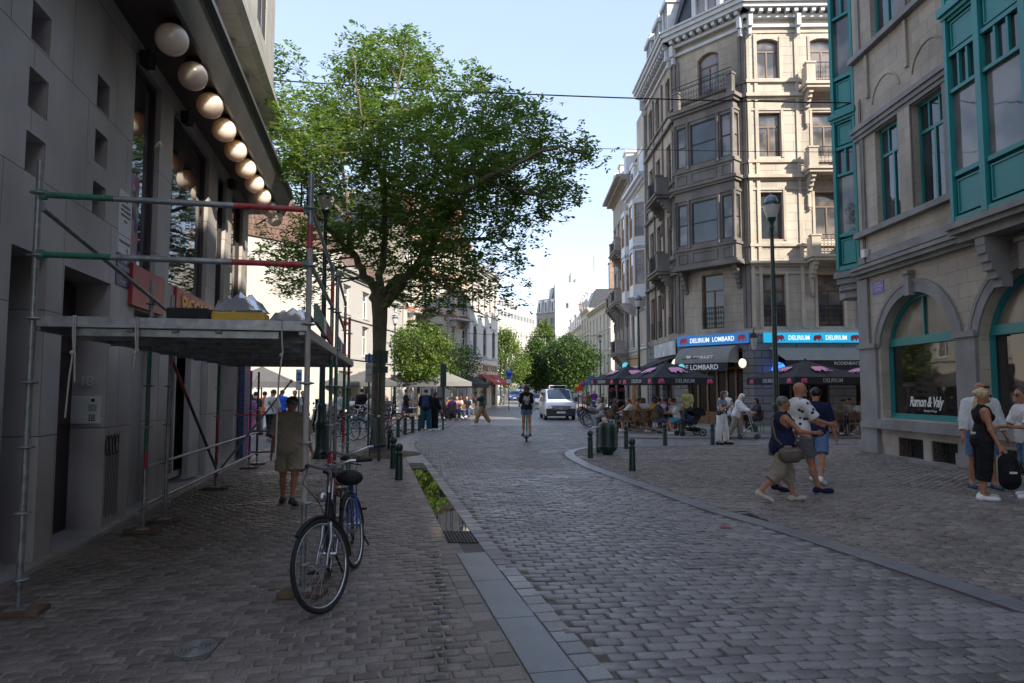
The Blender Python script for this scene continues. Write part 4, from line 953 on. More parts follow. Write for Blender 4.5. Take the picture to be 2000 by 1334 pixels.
# ------------------------------------------------------------------ corner cafe building
STONE=pm('cream_stone',(0.47,0.425,0.36),0.75,var=0.12,scale=0.7,bump=0.003,bscale=40,stain=0.6,sscale=0.6,dirt=(0.2,0.175,0.15),brick=(0.9,0.42,0.010,(0.93,0.92,0.9),(0.62,0.6,0.57),0.5))
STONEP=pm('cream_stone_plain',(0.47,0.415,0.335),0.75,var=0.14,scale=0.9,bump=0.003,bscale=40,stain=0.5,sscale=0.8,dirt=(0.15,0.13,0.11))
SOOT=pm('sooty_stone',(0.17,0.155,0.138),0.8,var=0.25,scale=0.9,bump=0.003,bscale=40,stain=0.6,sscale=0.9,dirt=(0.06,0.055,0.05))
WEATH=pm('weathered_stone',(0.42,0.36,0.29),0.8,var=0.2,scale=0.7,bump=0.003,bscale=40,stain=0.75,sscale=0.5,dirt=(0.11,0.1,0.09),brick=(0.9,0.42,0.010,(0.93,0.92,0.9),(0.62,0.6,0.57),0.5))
RUST=pm('rusticated_grey_stone',(0.2,0.2,0.21),0.7,var=0.18,scale=0.8,bump=0.003,bscale=40,stain=0.4,sscale=0.9,brick=(1.1,0.36,0.03,(0.92,0.92,0.92),(0.35,0.35,0.35),0.5))
CORN=pm('painted_cornice',(0.5,0.51,0.52),0.6,var=0.08,stain=0.2);SLATE=pm('blue_slate',(0.05,0.055,0.075),0.5,var=.3,brick=(0.3,0.2,0.008,(.8,.8,.8),(.4,.4,.4),.5))
A_=(11.54,33.0);B_=(8.71,36.2);C_=(8.55,43.0)
fR=Fac(A_,(26,32.7),1);fC=Fac(B_,A_,1);fL=Fac(C_,B_,1)
cb=thing('cafe_building','ornate cream stone corner building with bay windows above a cafe with blue signs','building',(12,36,0))
LV=[(4.75,7.2),(8.9,11.15),(12.85,14.95),(16.6,18.5)]
def fl(us,lv=LV,rise4=.14):return[(u0,u1,z0,z1)if z1<18 else(u0,u1,z0,z1,rise4)for u0,u1 in us for z0,z1 in lv]
hR=fl([(.5,1.6),(3.15,4.35),(6.2,7.3),(8.9,10),(11.6,12.7)])
hC=[(1.5,2.75,4.8,7.5),(1.5,2.75,16.45,18.6,.25)]
hL=fl([(.7,1.7),(2.55,3.5),(5.0,6.0)])
grnd={0:[(.9,3.6,.5,3.4),(4.8,7.5,.5,3.4),(8.5,11.2,.5,3.4)],1:[(.55,3.7,.05,3.75)],2:[(.6,2.6,.5,3.5),(3.3,5.9,.5,3.5)]}
for i,(f_,h_)in enumerate(((fR,hR),(fC,hC),(fL,hL))):
    mb=MB();wall(mb,f_,0,f_.L,0,4.45,grnd[i],.3);mb.build('ground_floor_wall',RUST,cb)
    mb=MB();wall(mb,f_,0,f_.L,4.45,19.4,h_,.25)
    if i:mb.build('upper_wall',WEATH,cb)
    else:mb.build('upper_wall',STONE,cb)
    for h in h_:window(f_,cb,h,.22,BRONZE,random.choice([GLASS,GLASSC,GLASSC]),2,.7,.07)
    for h in grnd[i]:
        if i!=1:window(f_,cb,h,.28,WOODDK,glass('dim_cafe_glass',(.008,.007,.006),1.25,.001,.25),3,.75,.08)
mb=MB()
for x0,x1,y0,y1 in():pass
mb.add([fR.pt(fR.L,0,0),fR.pt(fR.L,0,19.4),(26,46,19.4),(26,46,0),(8.5,46,19.4),(8.5,46,0),fL.pt(0,0,19.4),fL.pt(0,0,0)],[(0,1,2,3),(3,2,4,5),(5,4,6,7)]);mb.build('side_wall',STONEP,cb)
def band(mb,z0,z1,w_,fs=None,e=0.0):
    for f_ in(fs or(fR,fC,fL)):f_.box(mb,-w_*.42-e,f_.L+w_*.42+e,.003,w_,z0,z1)
mb=MB()
for z0,z1,w_ in((7.6,7.72,.08),(7.72,7.85,.22),(8.55,8.68,.1),(11.7,11.8,.08),(11.8,11.95,.22),(12.55,12.68,.1),(15.55,15.68,.08),(15.68,15.83,.22),(16.38,16.52,.12),(7.25,7.35,.05),(11.25,11.35,.05),(15.05,15.15,.05),(18.75,18.85,.05)):band(mb,z0,z1,w_,(fR,))
for f_,us in((fR,(0,.36,2.35,5.0,8.0,10.8)),):
    for u in us:f_.box(mb,u,u+.16,.003,.07,4.7,18.7)
for u0,u1 in((.5,1.6),(3.15,4.35),(6.2,7.3)):
    for z0,z1 in LV:fR.box(mb,u0-.14,u0-.02,.003,.045,z0-.05,z1+.1);fR.box(mb,u1+.02,u1+.14,.003,.045,z0-.05,z1+.1)
mb.build('string_courses',STONEP,cb)
mb=MB()
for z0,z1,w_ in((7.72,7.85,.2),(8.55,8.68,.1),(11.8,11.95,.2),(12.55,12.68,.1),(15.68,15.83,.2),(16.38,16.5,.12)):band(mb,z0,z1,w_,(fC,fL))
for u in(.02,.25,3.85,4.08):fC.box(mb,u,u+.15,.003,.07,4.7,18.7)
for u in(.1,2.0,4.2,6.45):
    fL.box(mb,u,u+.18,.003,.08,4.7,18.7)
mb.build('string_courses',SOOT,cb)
# cornice with modillions
mb=MB()
for z0,z1,w_ in((19.0,19.15,.12),(19.4,19.55,.25),(19.75,19.95,.6),(19.95,20.15,.72),(20.15,20.25,.8)):band(mb,z0,z1,w_)
for f_ in(fR,fC,fL):
    n=int(f_.L/.42)
    for i in range(n):u=(i+.5)*f_.L/n;f_.box(mb,u-.09,u+.09,.25,.52,19.56,19.74)
    for u in([.05,2.4,5.1,8]if f_ is fR else[.05,f_.L-.25]):f_.box(mb,u,u+.2,.07,.42,18.95,19.5);f_.box(mb,u+.03,u+.17,.07,.3,18.6,18.95)
for f_ in(fR,fC,fL):f_.box(mb,0,f_.L,-.3,.002,19.4,20.2)
mb.build('cornice',CORN,cb)
# mansard with dormers
mb=MB();top=23.6
for f_ in(fR,fC,fL):mb.quad(f_.pt(-.1,0,20.2),f_.pt(f_.L+.1,0,20.2),f_.pt(f_.L-.1,-1.2,top),f_.pt(.1,-1.2,top))
mb.add([fR.pt(fR.L,-1.2,top),fR.pt(0,-1.2,top),fC.pt(0,-1.2,top),fL.pt(0,-1.2,top),(26,46,top)],[(0,1,2,3,4)])
mb.build('mansard_roof',SLATE,cb)
for f_,us in((fC,(2.1,)),(fL,(1.2,3.4,5.4)),(fR,(1.2,3.9,6.8))):
    for u in us:
        mb=MB();hw_=.85 if f_ is fC else .6
        f_.box(mb,u-hw_,u-hw_+.22,-1.0,.05,20.25,22.4);f_.box(mb,u+hw_-.22,u+hw_,-1.0,.05,20.25,22.4);f_.box(mb,u-hw_-.1,u+hw_+.1,-1.2,.18,22.4,22.62);f_.box(mb,u-hw_,u+hw_,-1.2,.08,22.62,22.85)
        f_.box(mb,u-hw_+.22,u+hw_-.22,-.9,-.2,20.3,20.6);f_.box(mb,u-.05,u+.05,-.2,.03,20.25,22.4);dm=mb.build('dormer',CORN,cb)
        pb=MB();f_.quad(pb,u-hw_+.22,u+hw_-.22,20.6,22.4,-.1);pb.build('pane',GLASSC,dm)
# balconies
def iron_rail(mb,f,u0,u1,w,z0,z1,step=.16,scroll=True):
    n=max(3,int((u1-u0)/step))
    mb.tube([f.pt(u0,w,z1),f.pt(u1,w,z1)],.02,6);mb.tube([f.pt(u0,w,z0+.04),f.pt(u1,w,z0+.04)],.012,5)
    ax=(f.n.x,f.n.y,0)
    for i in range(n+1):u=u0+(u1-u0)*i/n;mb.tube([f.pt(u,w,z0),f.pt(u,w,z1)],.009,4)
    if scroll:
        for i in range(n):
            u=u0+(u1-u0)*(i+.5)/n
            for zz in(z0+(z1-z0)*.25,z0+(z1-z0)*.5,z0+(z1-z0)*.75):mb.torus(f.pt(u,w,zz),(u1-u0)/n*.36,.009,ax,10,4)
def balcony(f,u0,u1,z,proj,m,parent=None):
    mb=MB();parent=parent or cb
    f.box(mb,u0-.08,u1+.08,.004,proj+.08,z,z+.12);f.box(mb,u0,u1,.004,proj,z-.14,z)
    for u in(u0,u1-.42):f.box(mb,u,u+.42,proj-.35,proj,z+.12,z+.98);f.box(mb,u-.04,u+.46,proj-.39,proj+.04,z+.98,z+1.06)
    for u in(u0,u1-.16):f.box(mb,u,u+.16,.23,proj-.35,z+.12,z+.95)
    b=mb.build('balcony',m,parent)
    mb=MB();iron_rail(mb,f,u0+.42,u1-.42,proj-.1,z+.12,z+1.05);mb.build('railing',DARKIRON,b)
    for u in(u0+.15,u1-.35):
        mb=MB()
        for k in range(5):f.box(mb,u,u+.2,.004,proj*(.85-.18*k),z-.14-(k+1)*.18,z-.14-k*.18)
        f.box(mb,u+.02,u+.18,.004,.16,z-1.6,z-1.04);mb.lathe([(.001,-.02),(.09,.03),(.001,.2)],f.pt(u+.1,.1,z-1.75),8)
        mb.build('bracket',m,b)
    return b
for z in(7.95,12.05,16.0):balcony(fR,2.6,5.0,z-.05,.85,STONEP)
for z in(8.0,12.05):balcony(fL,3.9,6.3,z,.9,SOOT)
balcony(fL,3.9,6.3,4.6,.5,SOOT)if False else None
for h in((.5,1.6),(3.15,4.35),(6.2,7.3)):
    mb=MB();iron_rail(mb,fR,h[0]+.03,h[1]-.03,-.04,4.8,5.75,.14);mb.build('balconet_railing',DARKIRON,cb)
mb=MB();iron_rail(mb,fC,1.53,2.72,.03,4.8,5.85,.12);mb.build('balconet_railing',DARKIRON,cb)
for h in hL[::4]:
    mb=MB();iron_rail(mb,fL,h[0],h[1],.03,4.8,5.7,.2,False);mb.build('balconet_railing',DARKIRON,cb)
# two-storey bay on the cut corner
bu0,bu1,BP=.42,3.86,.62
mb=MB();side=[]
for z0,z1,zz in((8.0,11.75,(9.0,11.1)),(12.0,15.6,(12.95,15.0))):
    hs_=[(bu0+.14,bu0+.72,*zz),(bu0+.98,bu1-.98,*zz),(bu1-.72,bu1-.14,*zz)];wall(mb,fC,bu0,bu1,z0,z1,hs_,.12,BP)
    for h in hs_:window(fC,cb,h,.1,pm('dark_bay_frame',(0.03,0.025,0.022),.5),GLASSC if h[1]-h[0]<1 else GLASS,1,.5,.06,w=BP)
    for ue,s_ in((bu0,1),(bu1,-1)):
        P0=fC.pt(ue,.005,0);P1_=fC.pt(ue,BP,0);fs=Fac((P0.x,P0.y),(P1_.x,P1_.y),s_*-1 if s_==1 else 1)
        fs=Fac((P0.x,P0.y),(P1_.x,P1_.y),1)
        if(fs.n.dot(fC.d))*(-s_)<0:fs=Fac((P0.x,P0.y),(P1_.x,P1_.y),-1)
        wall(mb,fs,0,fs.L,z0,z1,[(.14,.5,*zz)],.1);window(fs,cb,(.14,.5,*zz),.09,MATS['dark_bay_frame'],GLASSC,1,.5,.04)
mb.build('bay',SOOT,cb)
mb=MB()
for z0,z1,e in((7.75,7.85,.2),(7.85,8.0,.1),(8.72,8.84,.07),(11.25,11.36,.05),(11.72,11.84,.12),(11.84,11.98,.2),(12.68,12.8,.07),(15.15,15.26,.05),(15.55,15.68,.14),(15.68,15.85,.26)):fC.box(mb,bu0-e,bu1+e,.004,BP+e,z0,z1)
for z0,z1 in((8.84,11.25),(12.8,15.15)):
    for u in(bu0+.02,bu0+.85,bu1-.85,bu1-.02):mb.lathe([(.08,z0),(.08,z0+.12),(.055,z0+.16),(.05,z1-.22),(.075,z1-.16),(.085,z1)],fC.pt(u,BP+.05,0),10)
for u in(bu0+.1,bu1-.3):
    for k in range(5):fC.box(mb,u,u+.2,.004,BP*(.9-.18*k),7.75-(k+1)*.22,7.75-k*.22)
for z0,z1 in((8.1,8.6),(12.08,12.58)):
    for ua,ub in((bu0+.14,bu0+.7),(bu0+1.0,bu1-1.0),(bu1-.7,bu1-.14)):
        for q in((ua,ub,z0,z0+.05),(ua,ub,z1-.05,z1),(ua,ua+.05,z0+.05,z1-.05),(ub-.05,ub,z0+.05,z1-.05)):fC.box(mb,q[0],q[1],BP+.003,BP+.04,q[2],q[3])
for ue in(bu0,bu1-.3):fC.box(mb,ue,ue+.3,BP-.25,BP+.05,15.85,16.8);fC.box(mb,ue-.04,ue+.34,BP-.29,BP+.09,16.8,16.9)
mb.build('bay_mouldings',SOOT,cb)
mb=MB();iron_rail(mb,fC,bu0+.3,bu1-.3,BP,15.87,16.9,.15);iron_rail(mb,fC,bu0,bu1,BP+.05,16.9,17.1,2,False);mb.build('railing',DARKIRON,cb)
stretch(cb,33)
GLASSM=glass('dim_cafe_glass',(.008,.007,.006),1.25,.001,.25)
# ground floor of the cafe: doors, signs, awnings
fm=MB();u0,u1=.55,3.7
for u in(u0,u0+.45,u0+1.0,u0+1.55,u0+2.1,u1-.55,u1-.1):fC.box(fm,u,u+.1,-.3,-.18,.05,3.7)
for z0,z1 in((.05,.65),(2.75,2.88),(3.6,3.74)):fC.box(fm,u0+.1,u1,-.29,-.2,z0,z1)
dr_=fm.build('entrance_doors',pm('varnished_oak',(0.16,0.07,0.025),.4,var=.25,scale=5),cb)
pb=MB();fC.quad(pb,u0,u1,.4,3.7,-.25);pb.build('pane',GLASSM,dr_)
BLUE=pm('blue_sign',(0.02,0.19,0.52),0.4,var=.04,emit=(0.02,0.25,0.7),est=.08);CYAN=pm('cyan_sign',(0.02,0.42,0.7),0.4,var=.04,emit=(0.03,0.6,1.0),est=.14)
PALE=pm('pale_letters',(0.7,0.72,0.72),.5,emit=(.8,.9,.9),est=.25);PINK=pm('pink_print',(0.62,0.09,0.2),.6,var=.06);LPINK=pm('light_pink_print',(0.7,0.28,0.45),.6,var=.06)
ELE=[(-.5,-.05),(-.48,.12),(-.38,.27),(-.18,.34),(.05,.33),(.2,.38),(.38,.33),(.48,.2),(.52,.02),(.5,-.18),(.56,-.3),(.62,-.28),(.62,-.2),(.68,-.24),(.62,-.38),(.48,-.36),(.41,-.2),(.38,-.08),(.3,-.12),(.26,-.42),(.1,-.42),(.08,-.18),(-.14,-.18),(-.16,-.42),(-.33,-.42),(-.36,-.2),(-.42,-.38),(-.52,-.4),(-.5,-.2)]
def elephant(parent,o,xd,up,s,mat,nrm=None,th=.004):
    xd=Vector(xd).normalized();up=Vector(up).normalized();nn=nrm or xd.cross(up);mb=MB()
    mb.slab([Vector(o)+xd*x*s+up*y*s for x,y in ELE],nn*th);return mb.build('elephant_print',mat,parent)
cd=Vector((fC.d.x,fC.d.y,0));rd=Vector((fR.d.x,fR.d.y,0));ld=Vector((fL.d.x,fL.d.y,0))
t=plate('shop_sign','blue sign board with pale stylised lettering and red elephants over the cafe entrance','shop sign',fC,.1,4.15,3.98,4.5,BLUE,.12,.1)
text("DELIRIUM  LOMBARD",.33,fC.pt(2.15,.225,4.23),cd,UP,PALE,t,ext=.006,bold=.003,sx=.80)
for u in(.5,3.8):elephant(t,fC.pt(u,.222,4.25),cd,UP,.42,pm('red_print',(.5,.04,.08),.5))
t=plate('shop_sign','bright cyan lit sign board with repeated white lettering and pink elephants on the sunny face','shop sign',fR,.45,9.5,3.98,4.45,CYAN,.12,.1)
for u in(2.1,3.85,5.6):text("DELIRIUM",.30,fR.pt(u,.225,4.2),rd,UP,PALE,t,ext=.006,bold=.004,sx=.78)
for u in(1.2,2.97,4.72,6.5):elephant(t,fR.pt(u,.222,4.2),rd,UP,.38,MATS['red_print'])
t=plate('shop_sign','pale weathered fascia sign on the shaded street face of the cafe','shop sign',fL,2.2,6.7,3.6,4.35,pm('pale_fascia',(.5,.55,.58),.5,var=.3,scale=2),.1,.1)
AWN=pm('black_awning',(0.022,0.022,0.025),.8,var=.15);AWN2=pm('grey_awning',(0.20,0.20,0.18),.85,var=.1)
def awning(name,label,f,u0,u1,z1,z0,proj,val,mat,mat2=None,curve=False):
    t=thing(name,label,'awning',f.pt((u0+u1)/2,0,z0));mb=MB();n=8 if curve else 1;P=[]
    for i in range(n+1):
        a=i/n*PI/2;P.append((.1+proj*(math.sin(a)if curve else i/n),z0+(z1-z0)*(math.cos(a)if curve else 1-i/n)))
    for(w0,a0),(w1,a1)in zip(P[:-1],P[1:]):mb.hexa([f.pt(u0,w0,a0-.02),f.pt(u1,w0,a0-.02),f.pt(u1,w1,a1-.02),f.pt(u0,w1,a1-.02),f.pt(u0,w0,a0),f.pt(u1,w0,a0),f.pt(u1,w1,a1),f.pt(u0,w1,a1)])
    if curve:
        for u in(u0,u1):mb.add([f.pt(u,.1,z0)]+[f.pt(u,w,z)for w,z in P],[tuple(range(n+2))])
    mb.build('canopy',mat,t)
    mb=MB();f.box(mb,u0,u1,P[-1][0]-.01,P[-1][0]+.015,z0-val,z0);mb.build('valance',mat2 or mat,t)
    mb=MB();mb.tube([f.pt(u0+.2,.1,z0-.2),f.pt(u0+.2,P[-1][0],z0)],.02);mb.tube([f.pt(u1-.2,.1,z0-.2),f.pt(u1-.2,P[-1][0],z0)],.02);mb.build('arms',DARKIRON,t)
    return t,P[-1][0]+.02
t,w_=awning('awning','rounded grey and black awning with white lettering over the cafe entrance',fC,.55,3.55,3.9,3.05,1.0,.42,AWN2,AWN,True)
text("LE LOMBARD",.34,fC.pt(2.05,w_,2.83),cd,UP,WHITE,t,ext=.003,bold=.008);text("CORNET",.28,fC.pt(2.2,w_-.06,3.3),cd,UP,WHITE,t,ext=.003,bold=.006)
mb=MB();mb.slab([fC.pt(1.35+x,w_-.07,3.3+z)for x,z in((-.12,.14),(.12,.14),(.12,-.02),(0,-.16),(-.12,-.02))],tuple(Vector((fC.n.x,fC.n.y,0))*.004));mb.build('shield',WHITE,t)
t,w_=awning('awning','long grey awning with black lettered valance along the sunny cafe front',fR,.7,9.3,3.75,3.05,2.2,.42,AWN2,AWN)
text("RODENBACH",.2,fR.pt(3.4,w_,2.9),rd,UP,WHITE,t,ext=.003);text("LE LOMBARD",.32,fR.pt(6.9,w_,2.85),rd,UP,WHITE,t,ext=.003,bold=.006)
awning('awning','small plain black awning on the shaded street face of the cafe',fL,2.2,6.7,3.5,3.0,1.3,.3,AWN)
for k,(f_,u,l)in enumerate(((fC,.3,'left of the cafe entrance'),(fC,3.98,'right of the cafe entrance'))):
    t=thing('lightbox',f'round lit beer sign box on a bracket {l}','lightbox',f_.pt(u,.5,2.9));mb=MB();p=f_.pt(u,.5,3.0);R3=.3-k*.12;mb.lathe([(.001,-.07),(R3,-.07),(R3,.07),(.001,.07)],n=24,M_=Matrix.Translation(p)@Matrix.Rotation(math.atan2(f_.n.y,f_.n.x)+.5,4,'Z')@Matrix.Rotation(PI/2,4,'Y')@Matrix.Scale(1.25,4,(1,0,0)))
    mb.build('box',pm('lit_sign_warm',(.8,.8,.75),.4,emit=(1,.9,.7),est=.25),t);mb=MB();mb.tube([f_.pt(u,0,3.0),f_.pt(u,.3,3.0)],.02);mb.build('bracket',DARKIRON,t)
p=fR.pt(1.05,.4,2.6);t=thing('lightbox','round blue lit beer sign with pink emblem on the sunny cafe wall','lightbox',p);mb=MB();mb.lathe([(.001,-.07),(.33,-.07),(.33,.07),(.001,.07)],n=24,M_=Matrix.Translation(p)@Matrix.Rotation(PI/2,4,'X')@Matrix.Scale(1.3,4,(0,1,0)));mb.build('box',pm('lit_sign_blue',(.05,.15,.7),.4,emit=(.05,.2,1),est=.6),t)
elephant(t,p+Vector((0,-.075,.02)),(1,0,0),(0,0,1),.3,PINK)
# drainpipe and wall lamps
mb=MB();mb.tube([fL.pt(.05,.12,z)for z in(0,6,12,19.2)],.06,8);mb.build('drainpipe',ROOFZ,cb)
t=thing('wall_lantern','ornate wall lantern at the corner between the blue and cyan signs','lantern',fR.pt(.05,.4,4.2));mb=MB();p=fR.pt(-.1,.4,3.6)
mb.lathe([(.02,0),(.1,.1),(.17,.55),(.19,.58)],p,8);mb.build('glass_body',pm('frosted_lamp',(.5,.5,.48),.3),t);mb=MB();mb.lathe([(.2,.58),(.21,.62),(.1,.8),(.03,.86),(.03,1.0)],p,8);mb.tube([fR.pt(0,.0,3.5),p],.02);mb.build('cap',DARKIRON,t)

# ------------------------------------------------------------------ generic town house
def house(name,label,P0,P1,side,H,depth,rows,wmat,cat='building',z0=0,fm=None,gm=None,base=None,cornice=.35,roof=None,roofm=None,rev=.18,sub=True,trim=None,tr=.68,nxw=2,back=None,skip=()):
    """rows: (z0, z1, n windows, width, rise, end margin)"""
    f=Fac(P0,P1,side);c=f.pt(f.L/2,0,z0);t=thing(name,label,cat,c);hs=[]
    for r in rows:
        a,b,n,wd,rise=r[:5];mg=r[5]if len(r)>5 else 0
        for i in range(n):
            uc=mg+(f.L-2*mg)*(i+.5)/n;hs.append((uc-wd/2,uc+wd/2,z0+a,z0+b)+((rise,)if rise else()))
    mb=MB();zb=z0+(base[0]if base else 0)
    wall(mb,f,0,f.L,zb,z0+H,[h for h in hs if h[3]>zb],rev)
    q=[f.pt(0,0,0),f.pt(f.L,0,0),f.pt(f.L,-depth,0),f.pt(0,-depth,0)]
    if back:q[2]=Vector((*back[1],0));q[3]=Vector((*back[0],0))
    for a,b in[e for e in((1,2),(2,3),(3,0))if e not in skip]:mb.quad(Vector((*q[a].xy,z0-3)),Vector((*q[b].xy,z0-3)),Vector((*q[b].xy,z0+H)),Vector((*q[a].xy,z0+H)))
    mb.quad(*[Vector((*p.xy,z0+H-.02))for p in q]);mb.build('wall',wmat,t)
    if base:
        mb=MB();wall(mb,f,0,f.L,z0-3,zb,[h for h in hs if h[2]<zb],rev,.0);mb.build('ground_floor_wall',base[1],t)
    for h in hs:
        if sub:window(f,t,h,rev,fm or WHITE,gm or GLASS,nxw,tr,.07)
        else:
            mb=MB();f.quad(mb,*h[:4],-rev);mb.build('window',gm or GLASS,t)
    tm=MB()
    if cornice:
        for k,(a,b,w)in enumerate(((-.5,-.35,.1),(-.35,-.15,cornice*.6),(-.15,.05,cornice))):f.box(tm,-.02,f.L+.02,.003,w,z0+H+a,z0+H+b)
    for r in rows[1:]:f.box(tm,0,f.L,.003,.1,z0+r[0]-.3,z0+r[0]-.15)
    for h in hs:f.box(tm,h[0]-.08,h[1]+.08,.004,.14,h[2]-.12,h[2]-.02);f.box(tm,h[0]-.12,h[1]+.12,.004,.07,h[3]+.05,h[3]+.2)
    tm.build('mouldings',trim or wmat,t)
    if roof:
        mb=MB();k,hr=roof;z=z0+H
        if back:
            m0,m1=(q[0]+q[3])/2,(q[1]+q[2])/2;e_=lambda p,dz:Vector((p.x,p.y,z+dz))
            mb.add([e_(q[0],0),e_(q[1],0),e_(m1,hr),e_(m0+(m1-m0)*.3,hr),e_(q[2],0),e_(q[3],0)],[(0,1,2,3),(3,2,4,5),(1,4,2),(0,3,5)])
        elif k=='gable':
            mb.add([f.pt(-.1,.2,z),f.pt(f.L+.1,.2,z),f.pt(f.L+.1,-depth/2,z+hr),f.pt(-.1,-depth/2,z+hr),f.pt(f.L+.1,-depth,z),f.pt(-.1,-depth,z)],[(0,1,2,3),(3,2,4,5),(1,4,2),(0,3,5)])
        elif k=='hip':
            mb.add([f.pt(-.1,.2,z),f.pt(f.L+.1,.2,z),f.pt(f.L+.1,-depth,z),f.pt(-.1,-depth,z),f.pt(f.L*.3,-depth/2,z+hr),f.pt(f.L*.7,-depth/2,z+hr)],[(0,1,5,4),(1,2,5),(2,3,4,5),(3,0,4)])
        else:
            mb.add([f.pt(0,.0,z),f.pt(f.L,.0,z),f.pt(f.L,-1.2,z+hr),f.pt(0,-1.2,z+hr),f.pt(f.L,-depth,z+hr),f.pt(0,-depth,z+hr),f.pt(f.L,-depth,z),f.pt(0,-depth,z)],[(0,1,2,3),(3,2,4,5),(1,6,4,2),(0,3,5,7)])
        mb.build('roof',roofm or SLATE,t)
        if k=='mansard':
            nd=max(1,int(f.L/2.6))
            for i in range(nd):
                u=f.L*(i+.5)/nd;mb=MB();f.box(mb,u-.55,u+.55,-1,.02,z+.2,z+hr*.8);f.box(mb,u-.65,u+.65,-1,.1,z+hr*.8,z+hr*.9);dm=mb.build('dormer',trim or WHITE,t)
                pb=MB();f.box(pb,u-.38,u+.38,.02,.03,z+.35,z+hr*.72);pb.build('pane',gm or GLASS,dm)
    return t,f
TILE=pm('red_roof_tiles',(0.30,0.10,0.055),.8,var=.2,brick=(.25,.3,.02,(.8,.75,.7),(.5,.4,.4),.5));TILEB=pm('brown_roof_tiles',(0.16,0.10,0.08),.8,var=.25,brick=(.25,.3,.02,(.8,.75,.7),(.5,.4,.4),.5))
WST=pm('white_stucco',(0.42,0.405,0.37),.8,var=.05,scale=.6,stain=.15,sscale=.4,dirt=(.45,.42,.38));CRM=pm('cream_stucco',(0.5,0.44,0.34),.8,var=.07,scale=.6,stain=.2,sscale=.4,dirt=(.36,.31,.25))
BRK=pm('red_brick',(0.33,0.12,0.075),.85,var=.15,scale=1,brick=(.24,.08,.012,(.75,.7,.7),(1.3,1.8,2.0),.5));OFFW=pm('pale_concrete_panel',(0.5,0.49,0.46),.7,var=.04)
GREYST=pm('grey_cream_stone',(0.34,0.31,0.27),.8,var=.12,scale=.7,stain=.4,sscale=.6,brick=(.9,.4,.01,(.93,.93,.93),(.6,.6,.6),.5))
def chimney(t,c,sx,sy,z0,z1):
    mb=MB();mb.box(c[0]-sx,c[0]+sx,c[1]-sy,c[1]+sy,z0,z1);mb.box(c[0]-sx-.1,c[0]+sx+.1,c[1]-sy-.1,c[1]+sy+.1,z1,z1+.2)
    for i in range(4):mb.lathe([(.14,0),(.11,.5)],(c[0]-sx+(i+.5)*sx/2,c[1],z1+.2),8)
    mb.build('chimney',pm('chimney_brick',(.3,.2,.15),.85,var=.2,brick=(.24,.08,.012,(.75,.7,.7),(1.3,1.5,1.5),.5)),t)
# next along the right: tiled house with canted timber bays
t,f_=house('town_house','narrow white tiled house with stacked bays and ochre timber windows beyond the cafe',(8.45,49.2),(8.55,43.05),1,15.6,10,[(.4,3.2,2,2.2,0),(4.7,6.9,3,1.2,0)],pm('white_hex_tile',(.56,.56,.57),.35,var=.08,brick=(.22,.19,.012,(.97,.97,.97),(.8,.8,.8),.5)),fm=OCHRE,gm=GLASSC,base=(4.2,pm('ochre_shopfront',(.42,.27,.13),.6)),cornice=.5,roof=('mansard',2.2))
for ua in(.35,3.3):
    for z0 in(7.8,10.9):
        poly=[f_.pt(ua,0,0),f_.pt(ua+.6,.75,0),f_.pt(ua+1.9,.75,0),f_.pt(ua+2.5,0,0)]
        mb=MB();fr_l=[]
        for(a,b)in zip(poly[:-1],poly[1:]):
            ff=Fac((a.x,a.y),(b.x,b.y),1);L_=ff.L;hh=(.12,L_-.12,z0+.7,z0+2.9);wall(mb,ff,0,L_,z0,z0+3.1,[hh],.1);fr_l.append((ff,hh))
        mb.prism([(p.x,p.y)for p in poly],z0-.12,z0+.01);mb.prism([(p.x,p.y)for p in poly],z0+3.09,z0+3.2);mb.build('bay',MATS['white_hex_tile'],t)
        for ff,hh in fr_l:window(ff,t,hh,.08,OCHRE,GLASSC,2 if hh[1]>1 else 1,.6,.06)
    mb=MB();cc=f_.pt(ua+1.25,.1,0);mb.lathe([(.1,6.9),(.5,7.2),(.95,7.7)],(cc.x,cc.y,0),14);mb.build('bay_corbel',MATS['white_hex_tile'],t)
t,f_=house('town_house','grey cream classical house with corniced balconies on the right',(8.55,57.5),(8.45,49.25),1,17.4,10,[(.5,3.4,3,1.5,0),(4.8,7.6,4,1.0,0),(8.6,11.2,4,1.0,.2),(12.4,14.9,4,1.0,0)],GREYST,fm=WHITE,gm=GLASSC,base=(4.2,GREYB),cornice=.9,roof=('mansard',2.4),tr=.7)
for z in(4.4,8.2,12.0):balcony(f_,4.2,7.2,z,.9,GREYST,t)
balcony(f_,.6,2.8,8.2,.8,GREYST,t)
# far right row beyond the cross street
S=slope
t,f_=house('town_house','cream corner house with grey hipped roof and tall brick chimney in the far right row',(12.0,107),(12.9,90.5),1,13.6,12,[(.6,3.2,5,1.5,0),(4.3,6.6,6,1.0,0),(7.5,9.6,6,1.0,0),(10.3,12.2,6,.95,0)],CRM,z0=S(95),fm=WHITE,gm=GLASSC,cornice=.6,roof=('hip',4.5),roofm=pm('mossy_slates',(.26,.24,.17),.8,var=.2))
chimney(t,(14.5,96),.9,.5,16,19.5);f2=Fac((12.95,90.45),(25,90.45),1);mb=MB();wall(mb,f2,0,12,0,13.5,[(1,2,4.3,6.6),(1,2,7.5,9.6),(1,2,10.3,12.2),(4,5,4.3,6.6),(4,5,7.5,9.6)],.15,.02);mb.build('side_wall',WST,t)
for h in((1,2,4.3,6.6),(1,2,7.5,9.6),(1,2,10.3,12.2),(4,5,4.3,6.6),(4,5,7.5,9.6)):window(f2,t,h,.13,WHITE,GLASS,2,.6,.08,w=.02)
